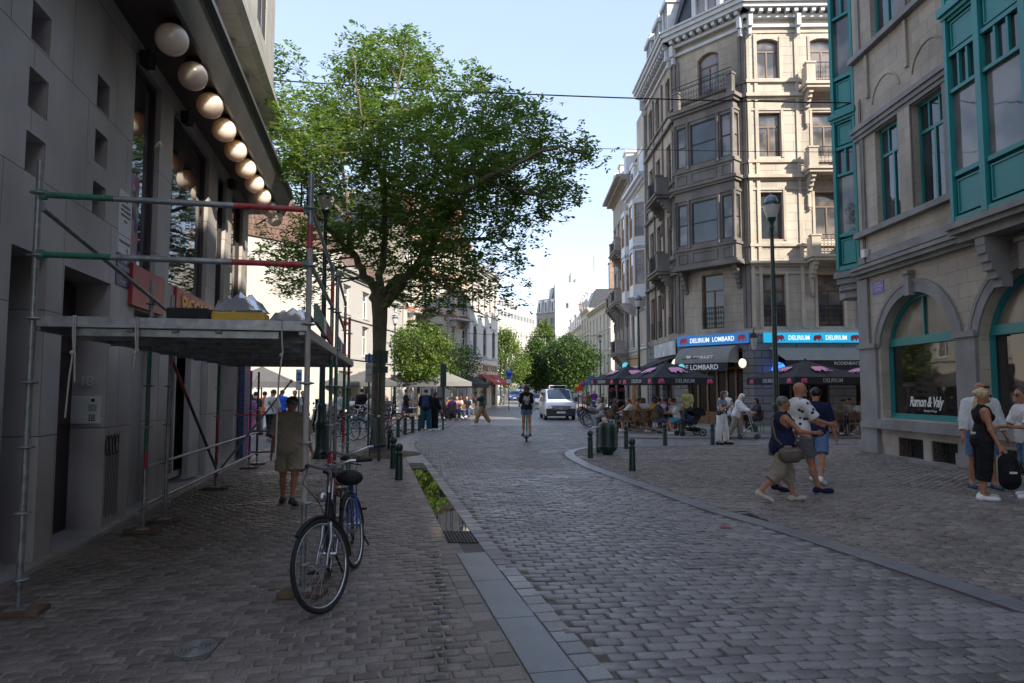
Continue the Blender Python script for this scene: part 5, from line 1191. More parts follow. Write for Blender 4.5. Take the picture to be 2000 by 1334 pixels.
t,f_=house('town_house','pale beige terraced house with blue-grey shutters in the far right row',(11.7,116),(12.0,107.1),1,14.2,12,[(.6,3.2,3,1.5,0),(4.3,6.8,3,1.1,0),(7.8,10,3,1.1,0),(10.9,12.8,3,1.0,0)],pm('beige_stucco',(.5,.43,.34),.8),z0=S(110),gm=GLASSC,fm=pm('blue_grey_shutter',(.3,.36,.42),.6),roof=('mansard',3),roofm=SLATE)
t,f_=house('town_house','cream terraced house with many dormers and orange chimneys in the far right row',(11.3,136),(11.7,116.1),1,11.8,12,[(.6,3.2,6,1.5,0),(4.3,6.6,8,1.0,0),(7.6,9.8,8,1.0,0)],CRM,z0=S(125),gm=GLASSC,roof=('mansard',3.2),roofm=SLATE)
chimney(t,(14,122),1.2,.5,14,18.6);chimney(t,(14,131),1.2,.5,14,18.2)
t,f_=house('town_house','brown roofed terraced house farthest down the right row',(11.4,165),(11.3,136.1),1,9.5,12,[(.6,3.2,6,1.5,0),(4.3,6.6,9,1.1,0)],GREYST,z0=S(150),gm=GLASSC,roof=('mansard',3.6),roofm=TILEB)
t,f_=house('apartment_block','tall stepped white apartment block rising behind the far right row',(14.5,230),(30.5,230),1,33.5,14,[(25,26.6,2,.9,0)],pm('bright_white_render',(.55,.54,.52),.8,var=.03),z0=S(230),cornice=.15,sub=False)
mb=MB();mb.box(20,29,232,242,37,42.2);mb.box(21.5,23.4,231,233,37,40.0);mb.box(15.3,18.3,231,234,37,39.0);mb.build('roof_block',MATS['bright_white_render'],t)
mb=MB();mb.tube([(28,234,42),(28,234,48)],.08,5);mb.build('aerial',DARKIRON,t)
t,f_=house('apartment_block','grey apartment house with plants on its stepped balconies behind the white block',(12.4,240),(15.6,233),1,27,10,[(3+k*3,5+k*3,3,1.3,0)for k in range(6)],GREYST,z0=S(235),sub=False,roof=('mansard',6),roofm=SLATE)
# ------------------------------------------------------------------ far left row
t,f_=house('white_house','bright white corner house with brown tiled roof behind the grey parasols',(-10,39),(-8.3,52),1,8.9,9,[(.5,2.8,4,2.0,0),(3.9,5.7,4,1.0,0),(6.3,7.9,4,1.0,0)],pm('bright_white_paint',(.40,.39,.37),.7,var=.03),base=(3.1,WST),roof=('gable',3.2),roofm=TILEB,gm=GLASSF,cornice=.4,back=((-15.9,43.9),(-15,52)),skip=((3,0),))
t,f_=house('white_house','white stucco house with three tall framed windows beside the red brick house',(-16,43.7),(-10.03,39.02),-1,9.6,9,[(.2,2.6,3,1.3,0),(3.8,6.0,4,.85,0),(6.8,8.6,4,.85,0)],WST,roof=('gable',3.4),roofm=TILEB,gm=GLASSF,base=(3.2,WST))
t,f_=house('brick_house','red brick house with cream window bands and maroon window frames',(-24,50),(-16.05,43.75),-1,11,9,[(.3,2.8,3,1.6,0),(4,6.2,4,1.0,0),(7.2,9.3,4,1.0,0)],BRK,trim=CRM,fm=pm('maroon_frame',(.2,.03,.03),.5),roof=('gable',3),roofm=TILE)
t,f_=house('brick_house','tall cream house with brick bands and iron balconies behind the big tree',(-8.28,52.05),(-3.75,60.4),1,14.5,10,[(.4,3,3,2,0),(4.6,7,5,.95,0),(8.2,10.4,5,.95,0),(11.4,13.4,5,.95,.25)],CRM,trim=BRK,fm=WHITE,gm=GLASSC,base=(4.0,WST),roof=('mansard',3),roofm=SLATE)
for u,z in((.4,4.2),(.4,7.8),(6.2,4.2),(6.2,7.8)):
    mb=MB();f_.box(mb,u,u+2.7,.004,.9,z-.15,z);
    for k in(.2,2.3):f_.box(mb,u+k,u+k+.2,.004,.6,z-.7,z-.15)
    b=mb.build('balcony',WST,t);mb=MB();iron_rail(mb,f_,u,u+2.7,.85,z,z+1,.2,False);mb.build('railing',DARKIRON,b)
mb=MB()
for u in(0,3.0,6.1,9.0):f_.box(mb,u,u+.45,.005,.1,3.9,14)
mb.build('pilasters',WST,t)
t,f_=house('white_house','white building with an arched window, ochre base and red awnings, beside the far trees',(-3.7,60.45),(-1.45,70),1,13.2,12,[(.3,2.9,3,1.6,0),(5.0,7.6,3,1.2,.5),(9.2,12.2,5,.8,0)],pm('bright_white_paint2',(.56,.55,.51),.7,var=.04),base=(4.3,pm('ochre_ground_floor',(.5,.42,.28),.8)),trim=WST,gm=GLASSC,fm=BRONZE,cornice=.4)
fd_=Vector((f_.d.x,f_.d.y,0));ts=thing('shop_sign','brown raised shop lettering on the ochre band of the white building above red awnings','shop sign',f_.pt(7,.05,4.0));text("DAILY FOOD",.85,f_.pt(6.9,.03,3.85),fd_,UP,pm('brown_letters',(.22,.12,.09),.6),ts,ext=.02,bold=.01,sx=1.05)
REDA=pm('dark_red_awning',(.30,.02,.025),.8)
awning('awning','dark red awning on the white building, the nearer of two',f_,2.6,5.4,3.3,2.5,1.3,.2,REDA);awning('awning','dark red awning on the white building, the farther of two',f_,6.0,9.3,3.3,2.5,1.3,.2,REDA)
t,f_=house('office_block','long white modern office block with rows of narrow windows at the end of the street',(-15.3,150),(10.3,214),1,18.2,20,[(1.5+k*3,3.7+k*3,18,1.2,0)for k in range(5)],OFFW,z0=S(180),cornice=.2,sub=False,rev=.5,gm=pm('office_window',(.12,.14,.16),.2))
mb=MB();f_.box(mb,0,f_.L*.96,-16,-2.2,S(180)+18.25,S(180)+21.6);f_.box(mb,2,f_.L*.82,-15,-4.2,S(180)+21.65,S(180)+25);mb.build('upper_storeys',OFFW,t)
for(u0,u1,w,za)in((.5,f_.L*.95,-2.2,19.3),(2.4,f_.L*.81,-4.2,22.7)):
    n=26
    for i in range(0,n):
        a=u0+(u1-u0)*i/n;mb=MB();f_.quad(mb,a+.25,a+(u1-u0)/n-.25,S(180)+za,S(180)+za+1.5,w+.03)
        if i%3==0:pass
        mb.build('ribbon_window',MATS['office_window'],t)if i<n else None
        if len(KIDS.get(t.name,[]))>150:break
mb=MB()
for k in range(55):f_.box(mb,f_.L*(k+.5)/55-.15,f_.L*(k+.5)/55+.15,.003,.3,S(180)+.5,S(180)+18)
fo_=mb.build('fins',OFFW,t);fo_['kind']='stuff'
t,f_=house('apartment_block','grey rounded apartment block with set-back glass top at the far end of the street',(8.5,240),(17,232),1,24,12,[(2+k*3,4+k*3,4,1.3,0)for k in range(7)],GREYST,z0=S(235),sub=False,roof=('mansard',5),roofm=pm('zinc_mansard',(.3,.3,.31),.6))
t,f_=house('apartment_block','dark low building closing the view at the very end of the street',(9,262),(22,258),1,14,10,[(2+k*3.2,4+k*3.2,4,1.5,0)for k in range(4)],GREYST,z0=S(255),sub=False)
# houses opposite, seen only in reflections and giving the square its walls
t,f_=house('brick_house','dull brick house across the side street on the far right',(26.2,33),(40,33),1,14,10,[(1+k*3.4,3.2+k*3.4,4,1.2,0)for k in range(4)],BRK,sub=False)
# ------------------------------------------------------------------ trees
BARK=pm('bark',(0.13,0.11,0.08),.9,var=.3,scale=9,bump=.02,bscale=18,stain=.4,sscale=5,dirt=(.05,.065,.03))
LEAF=attr_mat('ash_leaf',(0.09,0.165,0.03),(0.19,0.30,0.05),.5,transl=.5,spec=.35)
LEAF2=attr_mat('lime_leaf',(0.065,0.115,0.02),(0.15,0.225,0.035),.5,transl=.35,spec=.35)
LEAF3=attr_mat('dark_leaf',(0.03,0.062,0.015),(0.07,0.13,0.025),.5,transl=.3,spec=.35)
def leaf_mesh(name,centers,nper,rad,ls,mat,parent,lw=.4,droop=.3,compound=True):
    """leaflets scattered around spray centres"""
    n=len(centers);C=np.repeat(centers,nper,axis=0);N=len(C)
    if compound:  # short rachis with paired leaflets
        rdir=rng.normal(size=(N//6+1,3));rdir[:,2]-=droop;rdir/=np.linalg.norm(rdir,axis=1)[:,None];rdir=np.repeat(rdir,6,axis=0)[:N]
        base=rng.normal(size=(N//6+1,3))*rad*.62;base=np.repeat(base,6,axis=0)[:N]
        k=np.tile(np.arange(6),N//6+1)[:N];off=base+rdir*(k[:,None]//2+.4)*ls*.55
        side=np.cross(rdir,rng.normal(size=(N,3))*.15+np.array([0,0,1.0]));side/=np.linalg.norm(side,axis=1)[:,None]+1e-6
        ld=rdir*.45+side*np.where(k%2==0,1,-1)[:,None]
    else:
        off=rng.normal(size=(N,3))*rad*.6;ld=rng.normal(size=(N,3));ld[:,2]-=droop
    ld/=np.linalg.norm(ld,axis=1)[:,None]
    nn=rng.normal(size=(N,3))*.5+np.array([0,0,1.0]);w=np.cross(ld,nn);w/=np.linalg.norm(w,axis=1)[:,None]+1e-6
    s=ls*rng.uniform(.7,1.25,N)[:,None];P=C+off
    Vv=np.stack([P,P+ld*s*.5+w*s*lw*.5,P+ld*s,P+ld*s*.5-w*s*lw*.5],1).reshape(-1,3)
    if parent is not None:
        Vv=Vv-np.array(parent.location)
    Q=np.arange(N*4).reshape(N,4);clump=np.repeat(rng.uniform(0,1,n),nper);rn=np.repeat(np.clip(clump*.6+rng.uniform(0,.4,N),0,1),4)
    return fast_mesh(name,Vv,Q,mat,rn,parent)
def curve3(a,b,sag=.15,n=5):
    a=Vector(a);b=Vector(b);m=(a+b)/2+Vector((random.uniform(-1,1),random.uniform(-1,1),random.uniform(.2,1)))*(b-a).length*sag
    return[a*(1-t)**2+m*2*t*(1-t)+b*t*t for t in[i/n for i in range(n+1)]]
# the big street tree
TY=18.0
base=gr(738,888);tt=thing('street_tree','large ash tree with a wide airy crown leaning over the street','tree',(base.x,base.y,0))
tb=MB();trunk=[base+Vector((0,0,-.1)),base+Vector((0,0,.15)),at(738,850,TY),at(739,760,TY),at(741,680,TY),at(742,620,TY),at(741,580,TY)]
tb.tube(trunk,[.42,.25,.19,.175,.17,.195,.22],14)
limbs=[]
def limb(pts,r0,r1):
    P=[at(x,y,TY+dy)for x,y,dy in pts];Q=[]
    for i in range(len(P)-1):
        for k in range(4):
            t=k/4;p0=P[max(i-1,0)];p1=P[i];p2=P[i+1];p3=P[min(i+2,len(P)-1)]
            Q.append(.5*((2*p1)+(p2-p0)*t+(2*p0-5*p1+4*p2-p3)*t*t+(3*p1-p0-3*p2+p3)*t**3))
    Q.append(P[-1]);n=len(Q);Q=[q+Vector((random.gauss(0,.03),random.gauss(0,.03),random.gauss(0,.03)))*(i>0)for i,q in enumerate(Q)]
    rs=[r0+(r1-r0)*(i/(n-1))**.75 for i in range(n)];tb.tube(Q,rs,9);limbs.extend(zip(Q[2:],rs[2:]))
limb([(738,590,0),(722,550,.2),(694,505,.5),(681,450,.8),(678,380,1.2),(665,300,1.6),(640,210,2)],.15,.02)
limb([(690,500,.5),(655,462,.2),(620,425,-.5),(560,405,.6),(500,440,1.2)],.09,.02)
limb([(681,440,.8),(640,380,1.5),(590,310,2.2),(550,240,2.4)],.07,.015)
limb([(741,590,0),(746,520,-.4),(752,440,-.8),(752,350,-1.3),(762,240,-1.6),(790,110,-1.6)],.13,.015)
limb([(752,360,-1.2),(720,280,-2),(700,190,-2.6),(690,100,-2.6)],.06,.012)
limb([(743,590,0),(772,545,.6),(812,520,1),(838,455,1.5),(866,380,2),(885,290,2.2),(880,190,2.4)],.12,.015)
limb([(745,595,0),(790,545,-.8),(836,490,-1.4),(880,420,-2),(930,360,-2.5),(1010,320,-2.8),(1080,292,-3),(1145,300,-3)],.14,.02)
limb([(880,420,-2),(920,330,-1.5),(960,250,-1),(1000,185,-.5)],.07,.012)
limb([(836,490,-1.4),(900,470,-.6),(965,470,.2),(1010,500,.5)],.06,.015)
limb([(800,535,-1),(860,555,-2),(900,590,-2.6)],.05,.012)
limb([(866,380,2),(930,300,2.4),(960,200,2.6)],.05,.012)
limb([(930,360,-2.5),(1010,370,-2.0),(1080,390,-1.6)],.05,.012)
OUT=[(455,470),(500,500),(520,540),(575,600),(600,590),(610,540),(650,548),(672,520),(690,470),(712,490),(770,555),(775,592),(850,632),(905,610),(988,604),(985,560),(1035,542),(1040,490),(1015,450),(1075,452),(1102,432),(1135,380),(1128,360),(1112,334),(1150,330),(1180,315),(1160,280),(1112,280),(1102,230),(1062,192),(1030,178),(1000,180),(988,165),(965,118),(930,128),(892,140),(872,150),(845,110),(852,60),(800,40),(765,62),(700,56),(660,76),(640,105),(655,165),(600,178),(575,155),(572,92),(540,85),(520,130),(470,200),(440,300)]
OUT=[(785+(x-790)*.96,330+(y-330)*.95)for x,y in OUT];OA=np.array(OUT,float)
def inside(x,y):
    c=False;n=len(OUT);j=n-1
    for i in range(n):
        if(OUT[i][1]>y)!=(OUT[j][1]>y)and x<(OUT[j][0]-OUT[i][0])*(y-OUT[i][1])/(OUT[j][1]-OUT[i][1])+OUT[i][0]:c=not c
        j=i
    return c
def edge_d(x,y):
    a=OA;b=np.roll(OA,-1,0);ab=b-a;t=np.clip(((np.array([x,y])-a)*ab).sum(1)/(ab*ab).sum(1),0,1);return np.hypot(*(a+ab*t[:,None]-[x,y]).T).min()
clumps=[];tries=0
while len(clumps)<330 and tries<20000:
    tries+=1;x=random.uniform(440,1185);y=random.uniform(38,640)
    if not inside(x,y):continue
    e=edge_d(x,y)
    if e<5:continue
    th=min(3.4,.35+e*.022);dyy=random.choice((-1,1))*th*random.uniform(.35,1)**.7
    dens=1.0 if y>300 else(.75 if y>170 else .5)
    if x>850 and y>420:dens=.5
    if random.random()>dens:continue
    if 585<x<680 and 320<y<620:dyy=abs(dyy)+.5
    if x<565:dyy=abs(dyy)+.9
    if abs(y-156-(x-524)*.039)<26:dyy=abs(dyy)+.4
    if x<585 and 350<y<470:continue
    p=at(x,y,TY+dyy)
    if any((p-q).length<.55 for q in clumps):continue
    clumps.append(p)
LP=np.array([tuple(q)for q,r in limbs]);LR=[r for q,r in limbs]
sprays=[]
for p in clumps:
    d2=np.linalg.norm(LP-np.array(p)+np.array([0,0,.3]),axis=1)+(LP[:,2]>p.z+.5)*1.5;k=int(np.argmin(d2));a=Vector(LP[k]);c3=curve3(a,p,.12,5);r0=min(LR[k]*.6,.028)
    tb.tube(c3,[r0*(1-.75*i/5)for i in range(6)],5,cap=False)
    for j in range(random.randint(3,6)):
        q=p+Vector((random.gauss(0,.25),random.gauss(0,.25),random.gauss(0,.17)));sprays.append(tuple(q));s0=c3[random.randint(3,5)]
        tb.tube([s0,(s0+q)/2+Vector((0,0,.05)),q],[.008,.006,.003],4,cap=False)
    if random.random()<.5:
        m=c3[3];sprays.append(tuple(m+Vector((random.gauss(0,.15),random.gauss(0,.15),random.gauss(0,.15)))))
tb.build('trunk',BARK,tt)
leaf_mesh('crown',np.array(sprays),46,.23,.138,LEAF,tt,.44,.35)
mb=MB();mb.lathe([(1.15,-.02),(1.1,.03),(.6,.07),(.3,.12)],base,18);o=mb.build('soil',pm('tree_pit_soil',(.12,.085,.055),.95,var=.3,scale=8,bump=.02,bscale=20));tag(o,kind='structure')
def small_tree(name,label,x,y,h,crown_z,rx,rz_,leaf,n=170,z0=0,group=None,ls=.16,shape='ball',trunk_r=.09,nper=30):
    t=thing(name,label,'tree',(x,y,z0),group=group);tb=MB();top=Vector((x,y,z0+h));cz=z0+crown_z
    tb.tube([(x,y,z0-.1),(x+.04,y,z0+crown_z*.4),(x,y,cz),(x,y,z0+h*.9)],[trunk_r*1.3,trunk_r,trunk_r*.8,.02],8);sp=[]
    zc=cz+(h+z0-cz)*.5
    for i in range(n):
        while True:
            v=Vector((random.uniform(-1,1),random.uniform(-1,1),random.uniform(-1,1)))
            if v.length<1:break
        r=v.length;v=v/max(r,.01)*(r**.45)
        lob=1+.16*math.sin(3.1*math.atan2(v.y,v.x)+x)+.12*math.sin(5*v.z+y)
        if shape=='cone':k=(1-v.z)/2;sx=rx*(.22+.9*k**.8)
        else:sx=rx
        p=Vector((x+v.x*sx*lob,y+v.y*sx*lob,zc+v.z*(z0+h-cz)*.5*(1+.06*lob)));sp.append(tuple(p))
        if i%3==0:tb.tube(curve3((x,y,min(p.z-.1,cz+(p.z-cz)*.5)),p,.1,3),[.03,.02,.012,.006],4,cap=False)
    tb.build('trunk',BARK,t);leaf_mesh('crown',np.array(sp),nper,.34*rx/1.7,ls,leaf,t,.5,.2,compound=False);return t
small_tree('street_tree','small round bright green tree rising out of the grey parasols',-5.75,42.5,5.7,2.4,1.75,1.6,LEAF2,300,ls=.2)
small_tree('street_tree','small dark green tree just behind the bright one, before the white building',-4.3,49,5.0,2.3,1.9,1.4,LEAF3,180,ls=.17)
small_tree('street_tree','tall loose bright yellow-green tree beside the red awnings',-.9,84,9.2,2.3,3.3,3,LEAF2,260,ls=.3,shape='cone',trunk_r=.14)
small_tree('street_tree','tall pale green conical tree behind the dark round trees in mid street',5.2,112,12.3,3,3.2,3,LEAF2,240,z0=slope(112),ls=.36,shape='cone',trunk_r=.16)
small_tree('street_tree','left one of two dense dark trees in the middle of the street',3.2,92,8.0,2.2,2.9,3,LEAF3,420,ls=.36,trunk_r=.14,shape='cone')
small_tree('street_tree','right one of two dense dark trees in the middle of the street',7.3,88,8.4,2.1,3.3,3,LEAF3,520,ls=.36,trunk_r=.15)
small_tree('street_tree','low dark tree far down the middle of the street under the office block',1.8,140,6.0,2,3.2,3,LEAF3,150,z0=slope(140),ls=.4,trunk_r=.15)
# ------------------------------------------------------------------ street furniture
LAMPG=pm('frosted_lamp_glass',(.55,.53,.5),.3,var=.05);LAMPTOP=pm('lamp_top_glass',(.16,.2,.3),.12,var=.1)
lp=thing('street_lamp','x','street lamp')
mb=MB();mb.lathe([(.24,0),(.24,.12),(.20,.18),(.175,.25),(.15,.8),(.17,.86),(.125,.95),(.11,1.25),(.125,1.3),(.085,1.36)],n=16);mb.build('base',GREENIRON,lp)
mb=MB();mb.lathe([(.078,1.3),(.07,2.5),(.05,5.5),(.045,5.95),(.075,6.0),(.05,6.05),(.05,6.12),(.11,6.22),(.12,6.28)],n=14);mb.build('pole',GREENIRON,lp)
mb=MB();mb.lathe([(.11,6.28),(.17,6.42),(.215,6.60),(.22,6.63)],n=20);mb.build('lantern_glass',LAMPG,lp)
mb=MB();mb.lathe([(.235,6.62),(.24,6.655),(.185,6.69),(.175,6.72)],n=20);mb.build('ring',GREENIRON,lp)
mb=MB();mb.lathe([(.178,6.71),(.165,6.79),(.11,6.87),(.03,6.9)],n=20);mb.lathe([(.03,6.89),(.02,6.93),(.002,6.95)],n=8);mb.build('dome',LAMPTOP,lp)
for(px,Y,lab)in((1516,18.2,'tall green lamp post in front of the cafe corner, nearest on the right'),(629,17.4,'green lamp post standing behind the scaffold'),(1249,37.6,'green lamp post beside the cafe parasols, by the tiled house'),(770,47,'green lamp post behind the big tree among the grey parasols'),
                     (1173,63,'slim lamp post before the cream houses on the right'),(1146,106,'farthest lamp post on the right, beside the dark tree'),(940,69.5,'lamp post beside the small dark tree and the white building'),(978,84,'lamp post by the bright green tree and the blue road signs')):
    p=at(px,765,Y);place(lp,(p.x,Y,slope(Y)+.005),random.uniform(0,3),lab,'green street lamps with frosted lanterns')
bo=thing('bollard','x','bollard')
mb=MB();mb.lathe([(.075,0),(.072,.06),(.066,.42),(.06,.47),(.078,.485),(.078,.5),(.058,.51),(.05,.535)],n=12);mb.build('shaft',GREENIRON,bo)
mb=MB();mb.lathe([(.04,.53),(.066,.56),(.075,.60),(.066,.645),(.035,.675),(.002,.682)],n=14);mb.build('ball',GREENIRON,bo)
BOL=[(779,937,'nearest of the left-hand bollards, beside the gutter'),(768,915,'second bollard on the left, just behind the nearest'),(761,887,'third bollard on the left, beside the parked bicycle'),(777,856,'fourth bollard on the left, past the tree'),(791,851,'fifth bollard on the left, under the man in navy shorts'),(806,847,'sixth bollard on the left, next to the backpack man'),(819,843,'seventh bollard on the left, touching the backpack man'),
       (1235,919,'bollard standing alone at the curve of the right kerb, nearest there'),(1153,894,'bollard at the tip of the right kerb beside the litter bin'),(1169,884,'bollard hidden half behind the litter bin'),(1223,876,'bollard right behind the litter bin with a paper cup'),(1299,870,'bollard between the litter bin and the stroller'),(1332,853,'bollard beside the seated woman with the stroller'),(1392,869,'bollard to the left of the woman in white trousers'),
       (1205,846,'bollard in front of the wicker chairs at the terrace edge'),(1168,834,'bollard on the far kerb next to the parked bicycles, nearest of three'),(1159,828,'bollard on the far kerb next to the parked bicycles, middle of three'),(1147,822,'bollard on the far kerb next to the parked bicycles, farthest of three'),(886,818,'bollard right of the left litter bin'),(905,814,'bollard at the end of the left terrace')]
for px,py,lab in BOL:
    p=gr(px,py);place(bo,(p.x,p.y,0 if p.y<24 else .03),random.uniform(0,3),'dark green ball-topped '+lab.replace('bollard ','bollard, ',1)if lab.startswith('bollard')else 'dark green '+lab,'dark green ball-topped bollards')
bn=thing('litter_bin','x','litter bin')
mb=MB();mb.lathe([(.14,0),(.15,.05),(.22,.12),(.26,.18),(.265,.2)],n=24);mb.build('foot',GREENIRON,bn)
mb=MB();mb.lathe([(.265,.2),(.275,.21),(.262,.23),(.258,.72),(.25,.76),(.22,.82),(.17,.84)],n=28)
for i in range(28):
    a=2*PI*i/28;mb.tube([(.263*math.cos(a),.263*math.sin(a),.24),(.26*math.cos(a),.26*math.sin(a),.72)],.006,4)
for k in range(14):mb.torus((0,0,.27+k*.03),.262,.004,(0,0,1),28,4)
mb.build('basket',GREENIRON,bn)
mb=MB();mb.lathe([(.17,.835),(.15,.8)],n=20);mb.build('rim',BLACK,bn)
p=gr(1187,888);place(bn,(p.x,p.y,0),0,'round dark green litter bin overflowing with cups at the tip of the right kerb','round green litter bins')
c0=Vector((p.x,p.y,.86));t=thing('rubbish','heap of paper cups and bags spilling from the top of the right litter bin','rubbish',c0)
for k in range(14):
    q=c0+Vector((random.uniform(-.15,.15),random.uniform(-.15,.15),random.uniform(-.03,.1)));mb=MB()
    if k%2:mb.lathe([(.03,0),(.042,.1)],n=10,M_=Matrix.Translation(q)@Matrix.Rotation(random.uniform(0,3),4,(random.random(),random.random(),.1)))
    else:mb.sphere(q,.06,7,sc=(1.2,.8,.7))
    mb.build('cup' if k%2 else 'crumpled_bag',random.choice([SIGNW,pm('brown_paper',(.3,.2,.12),.8),pm('red_wrapper',(.4,.04,.04),.5),pm('grey_bag',(.25,.25,.27),.4)]),t)
p=gr(877,820);place(bn,(p.x,p.y,.03),0,'round dark green litter bin in front of the left terrace','round green litter bins')
p=gr(1231,878);t=thing('paper_cup','small white paper cup standing by the bollard behind the litter bin','cup',p);mb=MB();mb.lathe([(.03,0),(.042,.11)],p,10);mb.build('cup',WHITE,t)
# sign posts
def pole(t,x,y,h,r=.03,m=GREENIRON):mb=MB();mb.tube([(x,y,0),(x,y,h)],r,8);mb.build('pole',m,t)
def panel(t,x,y,z,w,h,m,name='plate',dy=-.04,th=.02,rz=0):
    mb=MB();mb.obox((x,y+dy,z),(w,th,h),rz);return mb.build(name,m,t,bevel=.004)
SB=pm('sign_blue',(.03,.11,.5),.35,var=.05);SR=pm('sign_red',(.55,.03,.03),.35,var=.05);SY=pm('sign_yellow',(.7,.5,.05),.4)
def zt(py,Y):return EYE+(765-py)*Y/F
X=lambda px,Y:(px-1000)/F*Y
FR3=((1,0,0),(0,0,1))
Y=16.6;t=thing('sign_post','green sign post with two dark panel backs in front of the big tree trunk','sign post',(X(742,Y),Y,0));pole(t,X(742,Y),Y,zt(684,Y),.035)
DKP=pm('dark_sign_back',(.03,.045,.04),.5);panel(t,X(742,Y),Y,zt(697,Y),.36,.30,DKP,dy=.05);panel(t,X(742,Y),Y,zt(722,Y),.37,.16,DKP,dy=.05)
mb=MB();mb.obox((X(742,Y),Y-.05,zt(812,Y)),(.05,.04,.05));mb.build('sticker',SIGNW,t)
Y=21;x=X(721,Y);t=thing('sign_post','post with a blue pedestrian sign over a long white plate left of the tree trunk','sign post',(x,Y,0));pole(t,x,Y,zt(690,Y));panel(t,x,Y,zt(700,Y),.24,.24,SB);panel(t,x,Y,zt(728,Y),.2,.6,SIGNW)
pb=MB()
for dx_ in(-.05,.06):pb.lathe([(.001,0),(.018,0),(.018,.035),(.001,.035)],(x+dx_,Y-.06,zt(700,Y)+.045),8);pb.obox((x+dx_,Y-.055,zt(700,Y)),(.03,.006,.08));pb.obox((x+dx_-.012,Y-.055,zt(700,Y)-.06),(.012,.006,.06));pb.obox((x+dx_+.012,Y-.055,zt(700,Y)-.06),(.012,.006,.06))
pb.build('pedestrian_symbol',SIGNW,t);text("UIT",.1,(x,Y-.055,zt(718,Y)),(1,0,0),UP,INK,t,ext=.001);text("ZONE",.07,(x,Y-.055,zt(732,Y)),(1,0,0),UP,INK,t,ext=.001)
Y=24;x=X(585,Y);t=thing('sign_post','post with a blue and white sign showing two figures beyond the scaffold','sign post',(x,Y,0));pole(t,x,Y,zt(722,Y));panel(t,x,Y,zt(742,Y),.2,.72,SIGNW);panel(t,x,Y,zt(735,Y),.17,.28,SB,dy=-.055)
pb=MB()
for dx_ in(-.04,.04):pb.obox((x+dx_,Y-.068,zt(736,Y)),(.025,.006,.13));pb.lathe([(.001,0),(.016,0),(.016,.03),(.001,.03)],(x+dx_,Y-.07,zt(732,Y)+.03),8)
pb.build('figures',SIGNW,t)
Y=30;x=X(866,Y);t=thing('traffic_light','dark green traffic light seen from behind before the left terrace','traffic light',(x,Y,0));pole(t,x,Y,zt(712,Y),.04)
mb=MB();mb.obox((x,Y,zt(729,Y)),(.26,.2,.82));mb.build('housing',DKP,t,bevel=.03);mb=MB();mb.obox((x,Y,zt(751,Y)),(.26,.18,.2));mb.build('pedestrian_lamp',DKP,t,bevel=.02)
Y=62;x=X(994,Y);t=thing('sign_post','post carrying stacked blue and white road signs before the bright green tree','sign post',(x,Y,0));pole(t,x,Y,zt(724,Y),.04)
mb=MB();mb.lathe([(.001,-.02),(.3,-.02),(.3,.02),(.001,.02)],n=20,M_=Matrix.Translation((x,Y-.06,zt(728,Y)))@Matrix.Rotation(PI/2,4,'X'));mb.build('round_plate',SB,t);panel(t,x,Y,zt(737,Y),.4,.32,SB);panel(t,x,Y,zt(745,Y),.36,.36,SIGNW)
text("↑",.5,(x,Y-.09,zt(728,Y)),(1,0,0),UP,SIGNW,t,ext=.002)
def disc(t,x,Y,z,r,m,dy=-.05,name='round_plate'):
    mb=MB();mb.lathe([(.001,-.012),(r,-.012),(r,.012),(.001,.012)],n=20,M_=Matrix.Translation((x,Y+dy,z))@Matrix.Rotation(PI/2,4,'X'));return mb.build(name,m,t)
Y=52;x=X(1138,Y);t=thing('sign_post','post with a red-ringed round stopping sign beside the parked bicycles','sign post',(x,Y,0));pole(t,x,Y,zt(744,Y));disc(t,x,Y,zt(749,Y),.2,SR);disc(t,x,Y,zt(749,Y),.14,SB,-.065)
for s_ in(-1,1):mb=MB();mb.obox((0,0,0),(.3,.008,.035),mat=Matrix.Translation((x,Y-.085,zt(749,Y)))@Matrix.Rotation(s_*PI/4,4,'Y'));mb.build('cross_bar',SR,t)
x=X(1154,Y);t=thing('sign_post','post with blue signs and a red warning triangle near the black parasols','sign post',(x,Y,0));pole(t,x,Y,zt(735,Y));panel(t,x,Y,zt(738,Y),.4,.2,SB);panel(t,x-.28,Y,zt(748,Y),.24,.36,SB)
mb=MB();mb.slab([(x-.15+a,Y-.06,zt(748,Y)+b)for a,b in((.0,-.14),(.38,-.14),(.19,.19))],(0,.01,0));mb.build('triangle',SR,t);mb=MB();mb.slab([(x-.15+a,Y-.07,zt(748,Y)+b)for a,b in((.09,-.09),(.29,-.09),(.19,.09))],(0,.008,0));mb.build('triangle_field',SIGNW,t)
Y=47;x=X(1129,Y);t=thing('roadwork_panel','red and yellow advertising panel behind the van','panel',(x,Y,0));pole(t,x,Y,zt(752,Y));panel(t,x,Y,zt(757,Y),.45,.5,SR);panel(t,x-.1,Y,zt(753,Y),.25,.2,SY,dy=-.06)
Y=17.6;x=X(731,Y);t=thing('bike_stand','grey metal parking post with a red band beside the tree','post',(x,Y,0));mb=MB();mb.obox((x,Y,.55),(.14,.08,.85));mb.build('post_body',pm('grey_post',(.13,.13,.13),.5,.3),t,bevel=.02)
# overhead cables
def cable(label,a,b,sag,r=.014,n=24):
    a=Vector(a);b=Vector(b);t=thing('overhead_cable',label,'cable',(a+b)/2);mb=MB()
    mb.tube([a.lerp(b,i/n)-Vector((0,0,sag*4*(i/n)*(1-i/n)))for i in range(n+1)],r,6);mb.build('wire',BLACK,t);return t
cable('thick black overhead cable crossing the street in front of the tree, upper one',at(524,156,18.2),at(1672,201,18.7),.12,.018)
cable('thin overhead cable crossing the street below the thick one',at(500,262,18.4),at(1676,297,18.7),.12,.008)
cable('faint overhead cable far down the street',at(905,650,60),at(1180,655,62),.2,.02)

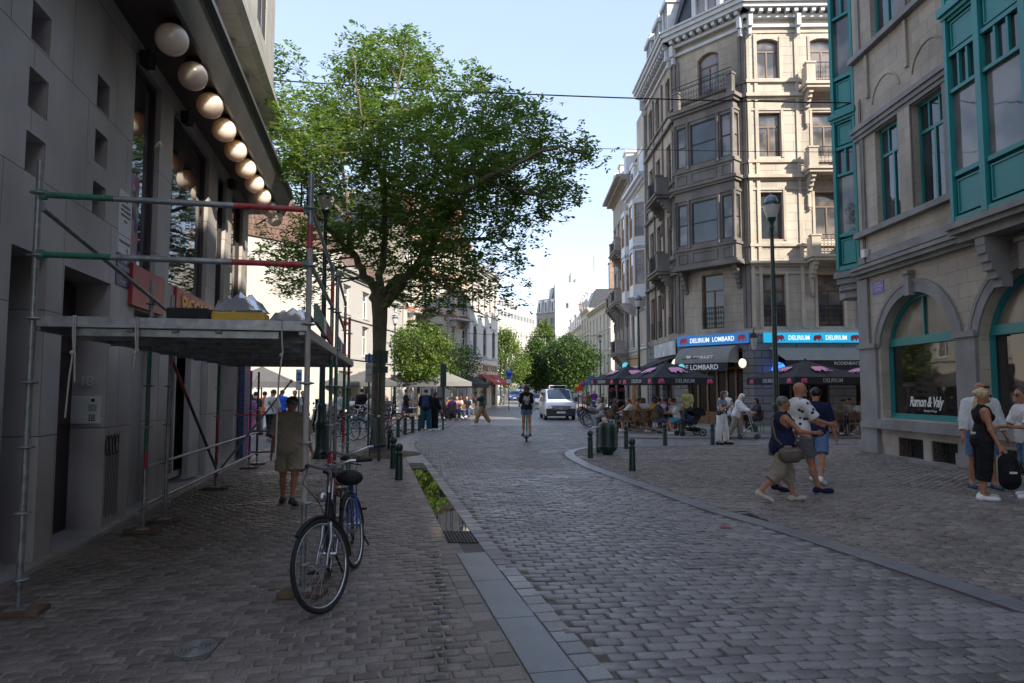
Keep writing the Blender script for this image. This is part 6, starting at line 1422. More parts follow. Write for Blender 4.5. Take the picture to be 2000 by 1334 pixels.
# ------------------------------------------------------------------ parasols
UBLK=pm('black_canvas',(.018,.018,.022),.85,var=.1);UGRY=pm('grey_canvas',(.085,.085,.088),.85,var=.1)
def parasol(label,x,y,size,zb,zt_,rz,mat,logo=None,group=None,pole_m=GREENIRON):
    t=thing('parasol',label,'parasol',(x,y,0),group=group);Mz=Matrix.Translation((x,y,0))@Matrix.Rotation(rz,4,'Z');s=size/2;val=.26
    C=[Mz@Vector(v)for v in((-s,-s,zb+val),(s,-s,zb+val),(s,s,zb+val),(-s,s,zb+val))];top=Mz@Vector((0,0,zt_));mb=MB()
    for i in range(4):  # slightly sagging panels
        a,b=C[i],C[(i+1)%4];n=6;rows=[]
        for r in range(n):
            k=r/n;p,q=a.lerp(top,k),b.lerp(top,k);row=[p.lerp(q,c/6)-Vector((0,0,.05*math.sin(PI*c/6)*math.sin(PI*min(1,k+.25))))for c in range(7)];rows.append(row)
        vs=[v for row in rows for v in row]+[top]
        fs=[(r*7+c,r*7+c+1,(r+1)*7+c+1,(r+1)*7+c)for r in range(n-1)for c in range(6)]+[((n-1)*7+c,(n-1)*7+c+1,len(vs)-1)for c in range(6)]
        mb.add(vs,fs,0,True)
    mb.lathe([(.09,zt_-.04),(.05,zt_+.05),(.001,zt_+.1)],(x,y,0),8);mb.build('canopy',mat,t)
    mb=MB()
    for i in range(4):
        a,b=C[i],C[(i+1)%4];o_=(a-Mz@Vector((0,0,a.z))).normalized()*0;dn=Vector((0,0,-val));mb.slab([a,b,b+dn,a+dn],((b-a).normalized().cross(Vector((0,0,1))))*.006)
    mb.build('valance',mat,t)
    mb=MB();mb.tube([(x,y,0),(x,y,zt_)],.035,8);mb.build('pole',pole_m,t);mb=MB();mb.obox((x,y,.04),(.6,.6,.08),rz);mb.build('base_plate',DARKIRON,t)
    mb=MB()
    for i in range(8):
        e=(C[i//2]if i%2==0 else(C[i//2]+C[(i//2+1)%4])/2)-Vector((0,0,.03));mb.tube([e,top-Vector((0,0,.05))],.012,5);mb.tube([e.lerp(top,.5)-Vector((0,0,.03)),(x,y,zt_-.75)],.01,5)
    mb.build('ribs',DARKIRON,t)
    if logo:
        for i in(0,3):
            a,b=(C[0],C[1])if i==0 else(C[3],C[0]);xd=(b-a).normalized();nn=xd.cross(UP);m_=(a+b)/2+nn*.012-Vector((0,0,val/2))
            text(logo,.2,m_,xd,UP,PALE2,t,ext=.002,bold=.003,sx=.95)
            for s_ in(-.38,.40):elephant(t,m_+xd*size*s_,xd,UP,.24,PINK)
            e=a.lerp(b,.48).lerp(top,.44);up2=(top-(a+b)/2).normalized();n2=xd.cross(up2);elephant(t,e+n2*.035,xd,up2,.62,LPINK,n2,.006)
    return t
PALE2=pm('printed_grey_lettering',(.42,.42,.42),.7)
parasol('black parasol with pink elephants over the cafe tables, nearest left of the entrance',6.1,27.25,2.65,1.92,2.82,.30,UBLK,'DELIRIUM','black square parasols of the cafe')
parasol('black parasol with pink elephants behind and left of the nearest one',5.25,31.2,2.65,1.95,2.82,.30,UBLK,'DELIRIUM','black square parasols of the cafe')
parasol('black parasol with pink elephants behind the tall lamp post right of the entrance',11.2,26.4,3.1,1.92,2.84,.22,UBLK,'DELIRIUM','black square parasols of the cafe')
parasol('black parasol cut by the sandstone building, farthest right',14.6,27.8,3.1,1.92,2.84,.22,UBLK,'DELIRIUM','black square parasols of the cafe')
GP='grey parasols of the left terrace'
for k,(px,Y,w_,zz,lab)in enumerate(((718,41.5,3.6,0,'grey parasol nearest the big tree on the left'),(795,43.5,3.4,0,'grey parasol between the tree trunk and the small round tree'),(868,45.5,3.4,.05,'light grey parasol behind the traffic light'),(512,33,2.8,-.1,'small grey parasol seen under the scaffold deck'),(912,51,3.0,0,'dark grey parasol beneath the small dark tree'),(652,40,3.2,0,'grey parasol behind the scaffold posts'))):
    parasol(lab,X(px,Y),Y,w_,1.95+zz,2.95+zz,.12,UGRY if k!=2 else pm('light_grey_canvas',(.2,.2,.19),.85),None,GP)
def closed_parasol(label,x,y):
    t=thing('parasol',label,'parasol',(x,y,0),group='closed black parasols');mb=MB();mb.lathe([(.16,.75),(.2,1.0),(.17,1.8),(.1,2.3),(.03,2.6),(.002,2.68)],(x,y,0),10);mb.build('folded_canopy',UBLK,t);mb=MB();mb.tube([(x,y,0),(x,y,2.6)],.03);mb.build('pole',DARKIRON,t)
    elephant(t,(x,y-.21,1.75),(1,0,0),UP,.26,PINK);text("DELI",.14,(x,y-.22,1.25),(1,0,0),UP,PALE2,t,ext=.002)
closed_parasol('closed black parasol left of the terrace tables',4.55,31.5);closed_parasol('closed black parasol right beside its twin at the terrace edge',5.0,31.8)

for px_,Y_,py_,l_ in((1222,40,712,'small round cyan hanging sign above the rear black parasol'),(1331,33.6,714,'small round pale blue hanging sign above the nearest black parasol')):
    t=thing('hanging_sign',l_,'sign',(X(px_,Y_),Y_,zt(py_,Y_)));disc(t,X(px_,Y_),Y_,zt(py_,Y_)-.08,.2 if Y_>36 else .16,pm('cyan_disc',(.1,.5,.6),.4,emit=(.2,.7,.8),est=.15),0);mb=MB();mb.tube([(X(px_,Y_),Y_,zt(py_,Y_)+.3),(X(px_,Y_)+.8,Y_,zt(py_,Y_)+.35)],.02);mb.build('arm',DARKIRON,t)
# ------------------------------------------------------------------ bicycles
TYRE=pm('tyre',(.022,.022,.024),.8,bump=.001);ALU=pm('aluminium',(.55,.56,.58),.25,.9,var=.1)
def wheel(parent_t,name,c,R_,ax,lug=.018,spokes=28,mudguard=None):
    c=Vector(c);ax=Vector(ax).normalized();mb=MB();mb.torus(c,R_-lug,lug,ax,44,8);w=mb.build(name,TYRE,parent_t)
    mb=MB();mb.torus(c,R_-lug*2.3,lug*.55,ax,44,6,flat=1.4);mb.build('rim',ALU,w)
    u=ax.cross(Vector((0,0,1))).normalized();v=ax.cross(u);mb=MB()
    for i in range(spokes):
        a=2*PI*i/spokes;s_=(1 if i%2 else-1);hb=c+ax*.03*s_+(u*math.cos(a+.9*(1 if i%4<2 else-1))+v*math.sin(a+.9*(1 if i%4<2 else-1)))*.02
        mb.tube([hb,c+(u*math.cos(a)+v*math.sin(a))*(R_-lug*2.5)],.0017,3,cap=False)
    mb.tube([c-ax*.05,c+ax*.05],.017,8);mb.build('spokes',CHROME,w);return w
def bicycle(name,label,loc,rz,fcol,steer=0.0,basket=False,fork=None,R_=.345,detail=True,saddle_h=.95,group=None,lean=0.0,dark_parts=False,lowstep=False):
    """built along +Y, front wheel at +Y"""
    t=thing(name,label,'bicycle',(0,0,0),0,group);fc=fcol;fork=fork or fcol
    P=lambda y,z,x=0:Vector((x,y,z))
    hd0,hd1=P(.40,.86),P(.46,.66);ft=P(.58,R_);rr=P(-.50,R_);bb=P(-.05,.29);st=P(-.19,.72);
    mb=MB()
    for a,b,r in((hd0,hd1,.02),(bb,hd1,.019),(bb,st,.017),(bb,rr+Vector((.05,0,0)),.01),(bb,rr-Vector((.05,0,0)),.01),(st,rr+Vector((.05,0,0)),.009),(st,rr-Vector((.05,0,0)),.009),((bb.lerp(st,.45)if lowstep else st.lerp(bb,.06)),hd0.lerp(hd1,.2 if not lowstep else .6),.016)):mb.tube([a,b],r,8)
    fr=mb.build('frame',fc,t)
    mb=MB();mb.tube([st,P(-.23,saddle_h-.04)],.014,8);mb.build('seat_post',CHROME,t)
    mb=MB();vs=[];n=8
    for i in range(n+1):
        k=i/n;w_=.085*(1-k)**1.3+.022;y=-.36+.27*k
        for j in range(7):a=PI*j/6;vs.append((w_*math.cos(a),y,saddle_h-.03+.045*math.sin(a)+.01*(1-k)))
    mb.add(vs,[(i*7+j,i*7+j+1,(i+1)*7+j+1,(i+1)*7+j)for i in range(n)for j in range(6)]+[tuple(range(7)),tuple(range(n*7+6,n*7-1,-1))]+[tuple([i*7 for i in range(n+1)]+[i*7+6 for i in range(n,-1,-1)])],0,True);mb.build('saddle',BLACK,t)
    wheel(t,'rear_wheel',rr,R_,(1,0,0))
    # steered assembly
    ax=(hd0-hd1).normalized();Ms=Matrix.Translation(hd0)@Matrix.Rotation(steer,4,ax)@Matrix.Translation(-hd0);q=lambda v:Ms@v
    axw=Ms.to_3x3()@Vector((1,0,0));wheel(t,'front_wheel',q(ft),R_,axw)
    mb=MB()
    for s_ in(-.045,.045):mb.tube([q(hd1+Vector((s_*.8,0,-.02))),q(P(.49,.52,s_)),q(P(.55,.42,s_)),q(ft+Vector((s_*1.1,0,0)))],[.014,.013,.011,.009],8)
    mb.tube([q(hd1+Vector((-.04,0,-.02))),q(hd1+Vector((.04,0,-.02)))],.014);mb.build('fork',fork,t)
    mb=MB();mb.torus(q(ft),R_+.012,.014,axw,16,6,a0=PI*1.25,a1=PI*2.0,flat=1.5);mb.build('front_mudguard',BLACK,t)
    mb=MB();mb.torus(rr,R_+.014,.015,(1,0,0),16,6,a0=PI*1.2,a1=PI*2.0,flat=1.2);mb.build('rear_mudguard',BLACK,t)
    mb=MB();mb.tube([q(hd0),q(hd0+ax*.16),q(hd0+ax*.18+Vector((0,.06,.01)))],.013);hb=hd0+ax*.18+Vector((0,.06,.01))
    mb.tube([q(hb+Vector(v))for v in((-.29,-.14,.03),(-.2,-.05,.045),(-.08,0,.02),(0,0,0),(.08,0,.02),(.2,-.05,.045),(.29,-.14,.03))],.011);hbar=mb.build('handlebar',CHROME,t)
    mb=MB()
    for s_ in(-1,1):mb.tube([q(hb+Vector((s_*.23,-.08,.04))),q(hb+Vector((s_*.32,-.17,.03)))],.017);mb.tube([q(hb+Vector((s_*.2,-.03,.03))),q(hb+Vector((s_*.29,-.06,0)))],.006)
    mb.build('grips',BLACK,hbar)
    mb=MB()
    for s_ in(-1,1):mb.tube([q(hb+Vector((s_*.18,-.02,.03))),q(hb+Vector((s_*.12,.14,-.08))),q(hb+Vector((s_*.03,.08,-.25))),hd1],.0035,4)
    mb.build('cables',BLACK,t)
    mb=MB();mb.torus(bb+Vector((.05,0,0)),.085,.006,(1,0,0),24,5);mb.tube([bb+Vector((-.07,0,0)),bb+Vector((.07,0,0))],.016);mb.tube([bb+Vector((.065,0,0)),bb+Vector((.07,.1,-.13))],.01);mb.tube([bb-Vector((.065,0,0)),bb+Vector((-.07,-.1,.13))],.01);mb.build('crank',ALU,t)
    for v in((.11,.1,-.13),(-.11,-.1,.13)):mb=MB();mb.obox(bb+Vector(v),(.09,.07,.02));mb.build('pedal',BLACK,t)
    mb=MB();mb.tube([bb+Vector((.05,0,.08)),rr+Vector((.05,0,.04))],.006,4);mb.tube([bb+Vector((.05,0,-.08)),rr+Vector((.05,0,-.04))],.006,4);mb.build('chain',BLACK,t)
    if detail:
        mb=MB()
        for s_ in(-.06,.06):mb.tube([P(-.22,.74,s_),P(-.68,.74,s_),P(-.62,.72,s_),rr+Vector((s_,0,0))],.006)
        for k in range(4):mb.tube([P(-.28-.11*k,.74,-.06),P(-.28-.11*k,.74,.06)],.005)
        mb.build('rack',BLACK,t);mb=MB();mb.sphere(q(hd0+Vector((0,.09,-.02))),.04,10);mb.build('headlight',CHROME,t);mb=MB();mb.obox(P(-.7,.7),(.06,.02,.04));mb.build('rear_light',SR,t)
        mb=MB();mb.tube([P(-.1,.27,-.06),P(-.2,.03,-.16)],.009);mb.build('kickstand',BLACK,t)
    if basket:
        mb=MB();mb.obox(q(P(.66,.9)),(.34,.24,.2),steer);mb.build('basket',BLACK,t)
    t.location=loc;t.rotation_euler=(0,lean,rz);return t
SILV=pm('black_bike_frame',(.02,.02,.022),.3,.3);BLUEB=pm('blue_bike_frame',(.015,.06,.35),.25,.2,coat=.5)
# nearest bicycle faces the camera, front wheel turned
bk=bicycle('bicycle','black and silver city bicycle with its front wheel turned, leaning on the scaffold post',(-1.55,5.88,0),PI+.2,SILV,steer=-.60,fork=ALU,lean=-.04)
mb=MB();mb.torus((-1.60,5.66,.12),.05,.006,(0,0,1),10,4);
bk2=bicycle('bicycle','blue bicycle parked just behind the black and silver one',(-1.62,7.2,0),PI+.24,BLUEB,steer=-.3,lean=.05,fork=BLUEB,dark_parts=True)
sad=thing('saddle_cover','black cloth cover over the blue bicycle handlebar','saddle cover',(-1.50,6.45,.8));mb=MB();mb.sphere((-1.50,6.45,.86),.1,12,sc=(1.3,.6,.75));mb.build('cover',BLACK,sad)
TEALB=pm('mint_bike_frame',(.05,.35,.27),.35);REDB=pm('red_bike_frame',(.4,.02,.03),.35);GRB=pm('grey_bike_frame',(.1,.1,.11),.35)
p=gr(735,892);bicycle('bicycle','dark bicycle with a red reflector parked by the big tree',(p.x,p.y+.5,0),PI*.93,GRB,steer=.35)
p=gr(700,850);bicycle('bicycle','mint green shared bicycle behind the scaffold posts',(p.x,p.y,0),-PI*.35,TEALB,steer=.3,lowstep=True)
p=gr(660,852);bicycle('bicycle','dark bicycle half hidden behind the scaffold, left of the mint one',(p.x-.2,p.y,0),PI*.3,GRB)
for k,(px_,py_,r_,l_)in enumerate(((645,846,.5,'grey parked bicycle between the scaffold posts, leftmost of the cluster'),(678,858,1.2,'grey parked bicycle right of the red scaffold posts, lowest of the cluster'),(712,862,.9,'grey parked bicycle touching the big tree from the left'),(690,842,-.6,'grey parked bicycle behind the mint green one'),(655,838,1.6,'grey parked bicycle at the back of the cluster by the parasols'),(722,846,.3,'grey parked bicycle under the grey-haired woman in white'),(752,838,-1.2,'grey parked bicycle behind the big trunk on its right'))):
    p=gr(px_,py_)
    if k==0:gbk=bicycle('bicycle',l_,(p.x,p.y,0),r_,GRB,group='grey bicycles parked left of the tree')
    else:c=copy_tree(gbk);c.location=(p.x,p.y,0);c.rotation_euler=(0,0,r_);c['label']=l_
p=gr(765,848);bicycle('bicycle','red shared bicycle just right of the big tree trunk',(p.x,p.y,0),-PI*.38,REDB,steer=.2,lowstep=True,basket=True)
p=gr(728,842);bicycle('bicycle','blue grey bicycle parked left of the big tree trunk',(p.x-.3,p.y+1,0),PI*.42,pm('slate_bike_frame',(.08,.1,.2),.4))
bp_=bicycle('bicycle','black parked bicycle at the far kerb beside the van, first of the row',(3.95,31.8,.035),-1.1,GRB,group='bicycles parked at the far kerb')
for k,(x,y,r_)in enumerate(((4.0,33.2,-1.2),(4.1,34.6,-.9),(4.2,36.2,-1.25),(4.4,38,-1.1),(4.5,40,-1.0),(4.7,42.2,-1.2))):
    c=copy_tree(bp_);c.location=(x,y,.035);c.rotation_euler=(0,0,r_);c['label']=f'black parked bicycle at the far kerb beside the van, {["second", "third", "fourth", "fifth", "sixth", "last"][k]} of the row'
# kick scooter under the rider
def scooter(label,loc,rz,col):
    t=thing('kick_scooter',label,'kick scooter',(0,0,0));mb=MB();mb.obox((0,-.02,.14),(.15,.62,.05));mb.build('deck',BLACK,t,bevel=.015)
    for y,nm in((-.42,'rear_wheel'),(.46,'front_wheel')):mb=MB();mb.torus((0,y,.11),.08,.03,(1,0,0),20,8);mb.tube([(-.03,y,.11),(.03,y,.11)],.04,10);mb.build(nm,TYRE,t)
    mb=MB();mb.tube([(0,.46,.11),(0,.42,.3),(0,.33,1.12)],[.03,.03,.024]);mb.tube([(0,.28,.15),(0,.42,.3)],.03);mb.build('stem',col,t);mb=MB();mb.tube([(-.25,.28,1.15),(0,.34,1.14),(.25,.28,1.15)],.014);mb.build('handlebar',BLACK,t)
    mb=MB();mb.torus((0,-.42,.13),.1,.03,(1,0,0),10,6,a0=PI*.9,a1=PI*1.6);mb.obox((0,-.34,.2),(.14,.12,.06));mb.build('mudguard',col,t);mb=MB();mb.obox((0,-.53,.2),(.06,.02,.03));mb.build('rear_light',SR,t)
    t.location=loc;t.rotation_euler=(0,0,rz);return t
SCP=gr(1029,864);scooter('mint green electric kick scooter ridden by the long-haired woman',(SCP.x,SCP.y+.45,0),-.04,TEALB)

# ------------------------------------------------------------------ vehicles
CARGL=glass('car_glass',(.02,.03,.055),1.35,.001,.03)
def loft(mb,secs,m=0,smooth=True,caps=True):
    n=len(secs[0]);vs=[v for s in secs for v in s];mb.add(vs,[(i*n+j,i*n+(j+1)%n,(i+1)*n+(j+1)%n,(i+1)*n+j)for i in range(len(secs)-1)for j in range(n)],m,smooth)
    if caps:mb.add(secs[0],[tuple(range(n-1,-1,-1))],m);mb.add(secs[-1],[tuple(range(n))],m)
def vehicle(name,label,cat,loc,rz,prof,W,wh,wheels,paint,lower=None,glassz=None,front=None,roofbox=False,group=None):
    """prof: list of (y, z_bottom, z_top, half width, roof half width); front at -Y"""
    t=thing(name,label,cat,(0,0,0),0,group);secs=[]
    for y,zb,ztp,hw_,rw in prof:
        zs=min(ztp,zb+(ztp-zb)*.55)if ztp>1.2 else ztp*.92
        secs.append([(-hw_*.96,y,zb),(-hw_,y,zb+.15),(-hw_,y,zs),(-rw,y,ztp-.06),(-rw*.9,y,ztp),(rw*.9,y,ztp),(rw,y,ztp-.06),(hw_,y,zs),(hw_,y,zb+.15),(hw_*.96,y,zb)])
    mb=MB();loft(mb,secs);b=mb.build('body',paint,t)
    for y in wheels:
        for s_ in(-1,1):
            mb=MB();x=s_*(W-.11);mb.lathe([(wh-.1,-.1),(wh,-.08),(wh,.08),(wh-.1,.1)],n=24,M_=Matrix.Translation((x,y,wh))@Matrix.Rotation(PI/2,4,'Y'));w=mb.build('wheel',TYRE,t);mb=MB();mb.lathe([(.001,-.105),(wh-.1,-.104),(wh-.1,.104),(.001,.105)],n=16,M_=Matrix.Translation((x,y,wh))@Matrix.Rotation(PI/2,4,'Y'));mb.build('rim',ALU,w)
    t.location=loc;t.rotation_euler=(0,0,rz);return t
VSIL=pm('silver_car_paint',(.72,.74,.76),.3,.25,var=.03,coat=.6);VDK=pm('dark_plastic',(.03,.03,.032),.5);VBLK=pm('gloss_black',(.01,.01,.012),.1);HEAD=pm('headlamp',(.6,.6,.6),.08,.5);PLATE=pm('number_plate',(.6,.6,.6),.4)
vp=gr(1096,821);
van=vehicle('parked_van','silver van with a dark bumper and a black roof box facing the camera','van',(0,0,0),0,[(0,.3,.95,.80,.70),(.12,.25,1.02,.93,.80),(.75,.25,1.16,.97,.82),(.95,.25,1.25,.97,.82),(1.55,.25,1.83,.97,.78),(2.0,.25,1.90,.97,.80),(4.9,.25,1.9,.97,.80),(5.1,.3,1.8,.95,.78)],.97,.33,(.95,4.1),VSIL)
mb=MB();mb.hexa([(-.86,-.03,.25),(.86,-.03,.25),(.95,.7,.22),(-.95,.7,.22),(-.9,-.05,.72),(.9,-.05,.72),(.98,.7,.6),(-.98,.7,.6)]);mb.build('bumper',VDK,van,bevel=.04)
mb=MB();mb.hexa([(-.70,1.0,1.20),(.70,1.0,1.20),(.72,1.05,1.19),(-.72,1.05,1.19),(-.66,1.49,1.76),(.66,1.49,1.76),(.68,1.6,1.78),(-.68,1.6,1.78)]);mb.xf(Matrix.Translation((0,-.06,.09)));mb.build('windscreen',CARGL,van)
for s_ in(-1,1):
    mb=MB();mb.hexa([(s_*.985,1.3,1.2),(s_*.975,4.8,1.2),(s_*.9,4.8,1.2),(s_*.9,1.3,1.2),(s_*.85,1.7,1.7),(s_*.85,4.7,1.7),(s_*.8,4.7,1.7),(s_*.8,1.7,1.7)]);mb.build('side_window',CARGL,van)
    mb=MB();mb.hexa([(s_*.52,-.04,.76),(s_*.88,.03,.78),(s_*.93,.3,.95),(s_*.6,.2,.9),(s_*.55,.0,.9),(s_*.88,.1,1.0),(s_*.94,.35,1.02),(s_*.62,.3,.98)]);mb.build('headlight',HEAD,van)
    mb=MB();mb.obox((s_*1.08,1.25,1.25),(.18,.12,.28));mb.tube([(s_*.95,1.2,1.2),(s_*1.05,1.25,1.2)],.03);mb.build('mirror',VDK,van,bevel=.03)
mb=MB();mb.hexa([(-.5,-.07,.62),(.5,-.07,.62),(.5,.02,.62),(-.5,.02,.62),(-.56,-.04,.86),(.56,-.04,.86),(.56,.05,.86),(-.56,.05,.86)]);gl_=mb.build('grille',VDK,van)
mb=MB();[mb.obox((0,-.075,z),(.98,.02,.02))for z in(.68,.74,.8)];mb.build('grille_bars',CHROME,gl_)
mb=MB();mb.torus((0,-.1,.74),.085,.011,(0,1,0),24,6);[mb.tube([(0,-.1,.74),(.08*math.sin(a),-.1,.74+.08*math.cos(a))],.009,5)for a in(0,2*PI/3,4*PI/3)];mb.build('badge',CHROME,gl_)
mb=MB();mb.obox((0,-.09,.48),(.52,.02,.12));mb.build('number_plate',PLATE,van);text("1-ABC-234",.1,(0,-.105,.48),(1,0,0),UP,SR,van,ext=.001)if False else None
mb=MB();mb.obox((0,2.1,2.03),(1.1,.5,.22));mb.build('roof_box',VSIL,van,bevel=.03);mb=MB();mb.obox((0,1.84,2.03),(.98,.03,.16));mb.build('roof_box_panel',VBLK,van)
van.location=(vp.x,vp.y,0);van.rotation_euler=(0,0,.04);van.scale=(.95,.95,.95)
def car(label,loc,rz,paint,group='cars down the street'):
    c=vehicle('car',label,'car',(0,0,0),0,[(0,.3,.7,.72,.6),(.15,.25,.78,.84,.7),(.9,.22,.92,.88,.76),(1.3,.22,1.0,.88,.76),(1.9,.22,1.42,.88,.6),(3.1,.22,1.44,.88,.6),(3.8,.22,1.05,.88,.72),(4.2,.3,.95,.8,.7)],.88,.31,(.8,3.4),paint,group=group)
    mb=MB();mb.hexa([(-.62,1.33,1.02),(.62,1.33,1.02),(.62,1.4,1.0),(-.62,1.4,1.0),(-.52,1.84,1.39),(.52,1.84,1.39),(.52,1.95,1.4),(-.52,1.95,1.4)]);mb.xf(Matrix.Translation((0,-.03,.02)));mb.build('windscreen',CARGL,c)
    for s_ in(-1,1):
        mb=MB();mb.obox((s_*.62,-.0,.62),(.3,.1,.12));mb.build('headlight',HEAD,c);mb=MB();mb.hexa([(s_*.89,1.5,1.0),(s_*.89,3.5,1.0),(s_*.8,3.5,1.0),(s_*.8,1.5,1.0),(s_*.68,2.0,1.34),(s_*.68,3.1,1.34),(s_*.6,3.1,1.34),(s_*.6,2.0,1.34)]);mb.build('side_window',CARGL,c)
    mb=MB();mb.obox((0,-.02,.5),(.9,.06,.14));mb.build('grille',VDK,c);mb=MB();mb.obox((0,-.06,.4),(.5,.02,.1));mb.build('number_plate',PLATE,c)
    c.location=loc;c.rotation_euler=(0,0,rz);return c
car('silver car driving up behind the van with its front visible',(X(1052,66),66,0),.05,VSIL)
car('dark car farther behind the silver one',(X(1058,84),84,0),.05,pm('dark_car_paint',(.03,.035,.05),.25,.4,coat=.5));car('white car far up the rising street',(X(1018,128),128,slope(128)),0,pm('white_car_paint',(.7,.7,.7),.3,coat=.5));car('grey car parked far up the rising street',(X(1060,118),118,slope(118)),.1,pm('grey_car_paint',(.2,.21,.22),.3,.4));car('blue car parked far up the rising street',(X(1005,104),104,slope(104)),0,pm('blue_car_paint',(.05,.1,.25),.3,.3));car('red car parked far up beside the houses',(X(1078,126),126,slope(126)),.1,pm('red_car_paint',(.3,.03,.03),.3,.2))
# parked motor scooters near the van
def moto(label,loc,rz,col):
    t=thing('motor_scooter',label,'motor scooter',(0,0,0),0,'motor scooters parked at the far kerb')
    for y,nm in((-.6,'rear_wheel'),(.62,'front_wheel')):mb=MB();mb.torus((0,y,.27),.2,.07,(1,0,0),24,8);mb.tube([(-.05,y,.27),(.05,y,.27)],.1,10);mb.build(nm,TYRE,t)
    mb=MB();mb.hexa([(-.16,-.75,.4),(.16,-.75,.4),(.18,.15,.3),(-.18,.15,.3),(-.14,-.8,.72),(.14,-.8,.72),(.16,.0,.66),(-.16,.0,.66)]);mb.obox((0,.25,.28),(.34,.4,.08));mb.hexa([(-.2,.42,.25),(.2,.42,.25),(.12,.56,.3),(-.12,.56,.3),(-.2,.3,.95),(.2,.3,.95),(.08,.46,.95),(-.08,.46,.95)]);mb.build('body',col,t,bevel=.05)
    mb=MB();mb.obox((0,-.4,.77),(.28,.75,.1));mb.build('saddle',BLACK,t,bevel=.04);mb=MB();mb.tube([(0,.62,.27),(0,.5,.6),(0,.36,1.0)],.03);mb.tube([(-.33,.25,1.05),(0,.35,1.02),(.33,.25,1.05)],.016);mb.build('handlebar',BLACK,t)
    mb=MB();mb.sphere((0,.47,.93),.08,10);mb.build('headlight',HEAD,t);mb=MB();mb.obox((0,.3,1.2),(.34,.02,.34),0);mb.build('windshield',CARGL,t)
    for s_ in(-1,1):mb=MB();mb.sphere((s_*.3,.28,1.2),.05,8,sc=(1.3,.4,1));mb.build('mirror',BLACK,t)
    t.location=loc;t.rotation_euler=(0,0,rz);return t
moto('white motor scooter beside the terrace edge',(4.75,30.3,.035),1.9,WHITE);moto('black motor scooter behind the white one',(4.6,33.4,.035),2.0,VBLK);moto('dark blue motor scooter farthest along the kerb',(4.9,36.3,.035),1.8,pm('dark_blue_paint',(.02,.03,.1),.3));moto('black motor scooter on the left pavement behind the scaffold',(-7.3,27,0),1.2,VBLK)

# ------------------------------------------------------------------ terrace furniture
WICK=pm('wicker',(.13,.07,.035),.7,var=.3,scale=30,bump=.004,bscale=70);TOPM=pm('table_top',(.06,.045,.035),.4)
ch=thing('bistro_chair','x','chair')
mb=MB();mb.lathe([(.001,.43),(.2,.43),(.21,.45),(.2,.47),(.001,.47)],n=14);mb.build('seat',WICK,ch)
mb=MB();A=[(.21*math.cos(a),-.05+.2*math.sin(a))for a in np.linspace(PI*1.02,PI*1.98,9)]
mb.add([(x,y,.62)for x,y in A]+[(x,y-.03,.86)for x,y in A],[(i,i+1,10+i,9+i)for i in range(8)],0,True);mb.tube([(x,y-.03,.86)for x,y in A],.014,6);mb.tube([(x,y,.62)for x,y in A],.01,6);mb.build('backrest',WICK,ch)
for sx_,sy_ in((-1,-1),(1,-1),(1,1),(-1,1)):mb=MB();mb.tube([(sx_*.2,sy_*.2,0),(sx_*.16,sy_*.15,.44)]+([(sx_*.17,-.2,.66)]if sy_<0 else[]),.013,6);mb.build('leg',pm('bamboo_leg',(.22,.13,.06),.5),ch)
tb_=thing('bistro_table','x','table')
mb=MB();mb.lathe([(.001,.72),(.34,.72),(.345,.735),(.34,.75),(.001,.75)],n=20);mb.build('table_top',TOPM,tb_)
mb=MB();mb.lathe([(.24,0),(.23,.03),(.04,.06),(.03,.1),(.03,.72)],n=12);mb.build('pedestal',DARKIRON,tb_)
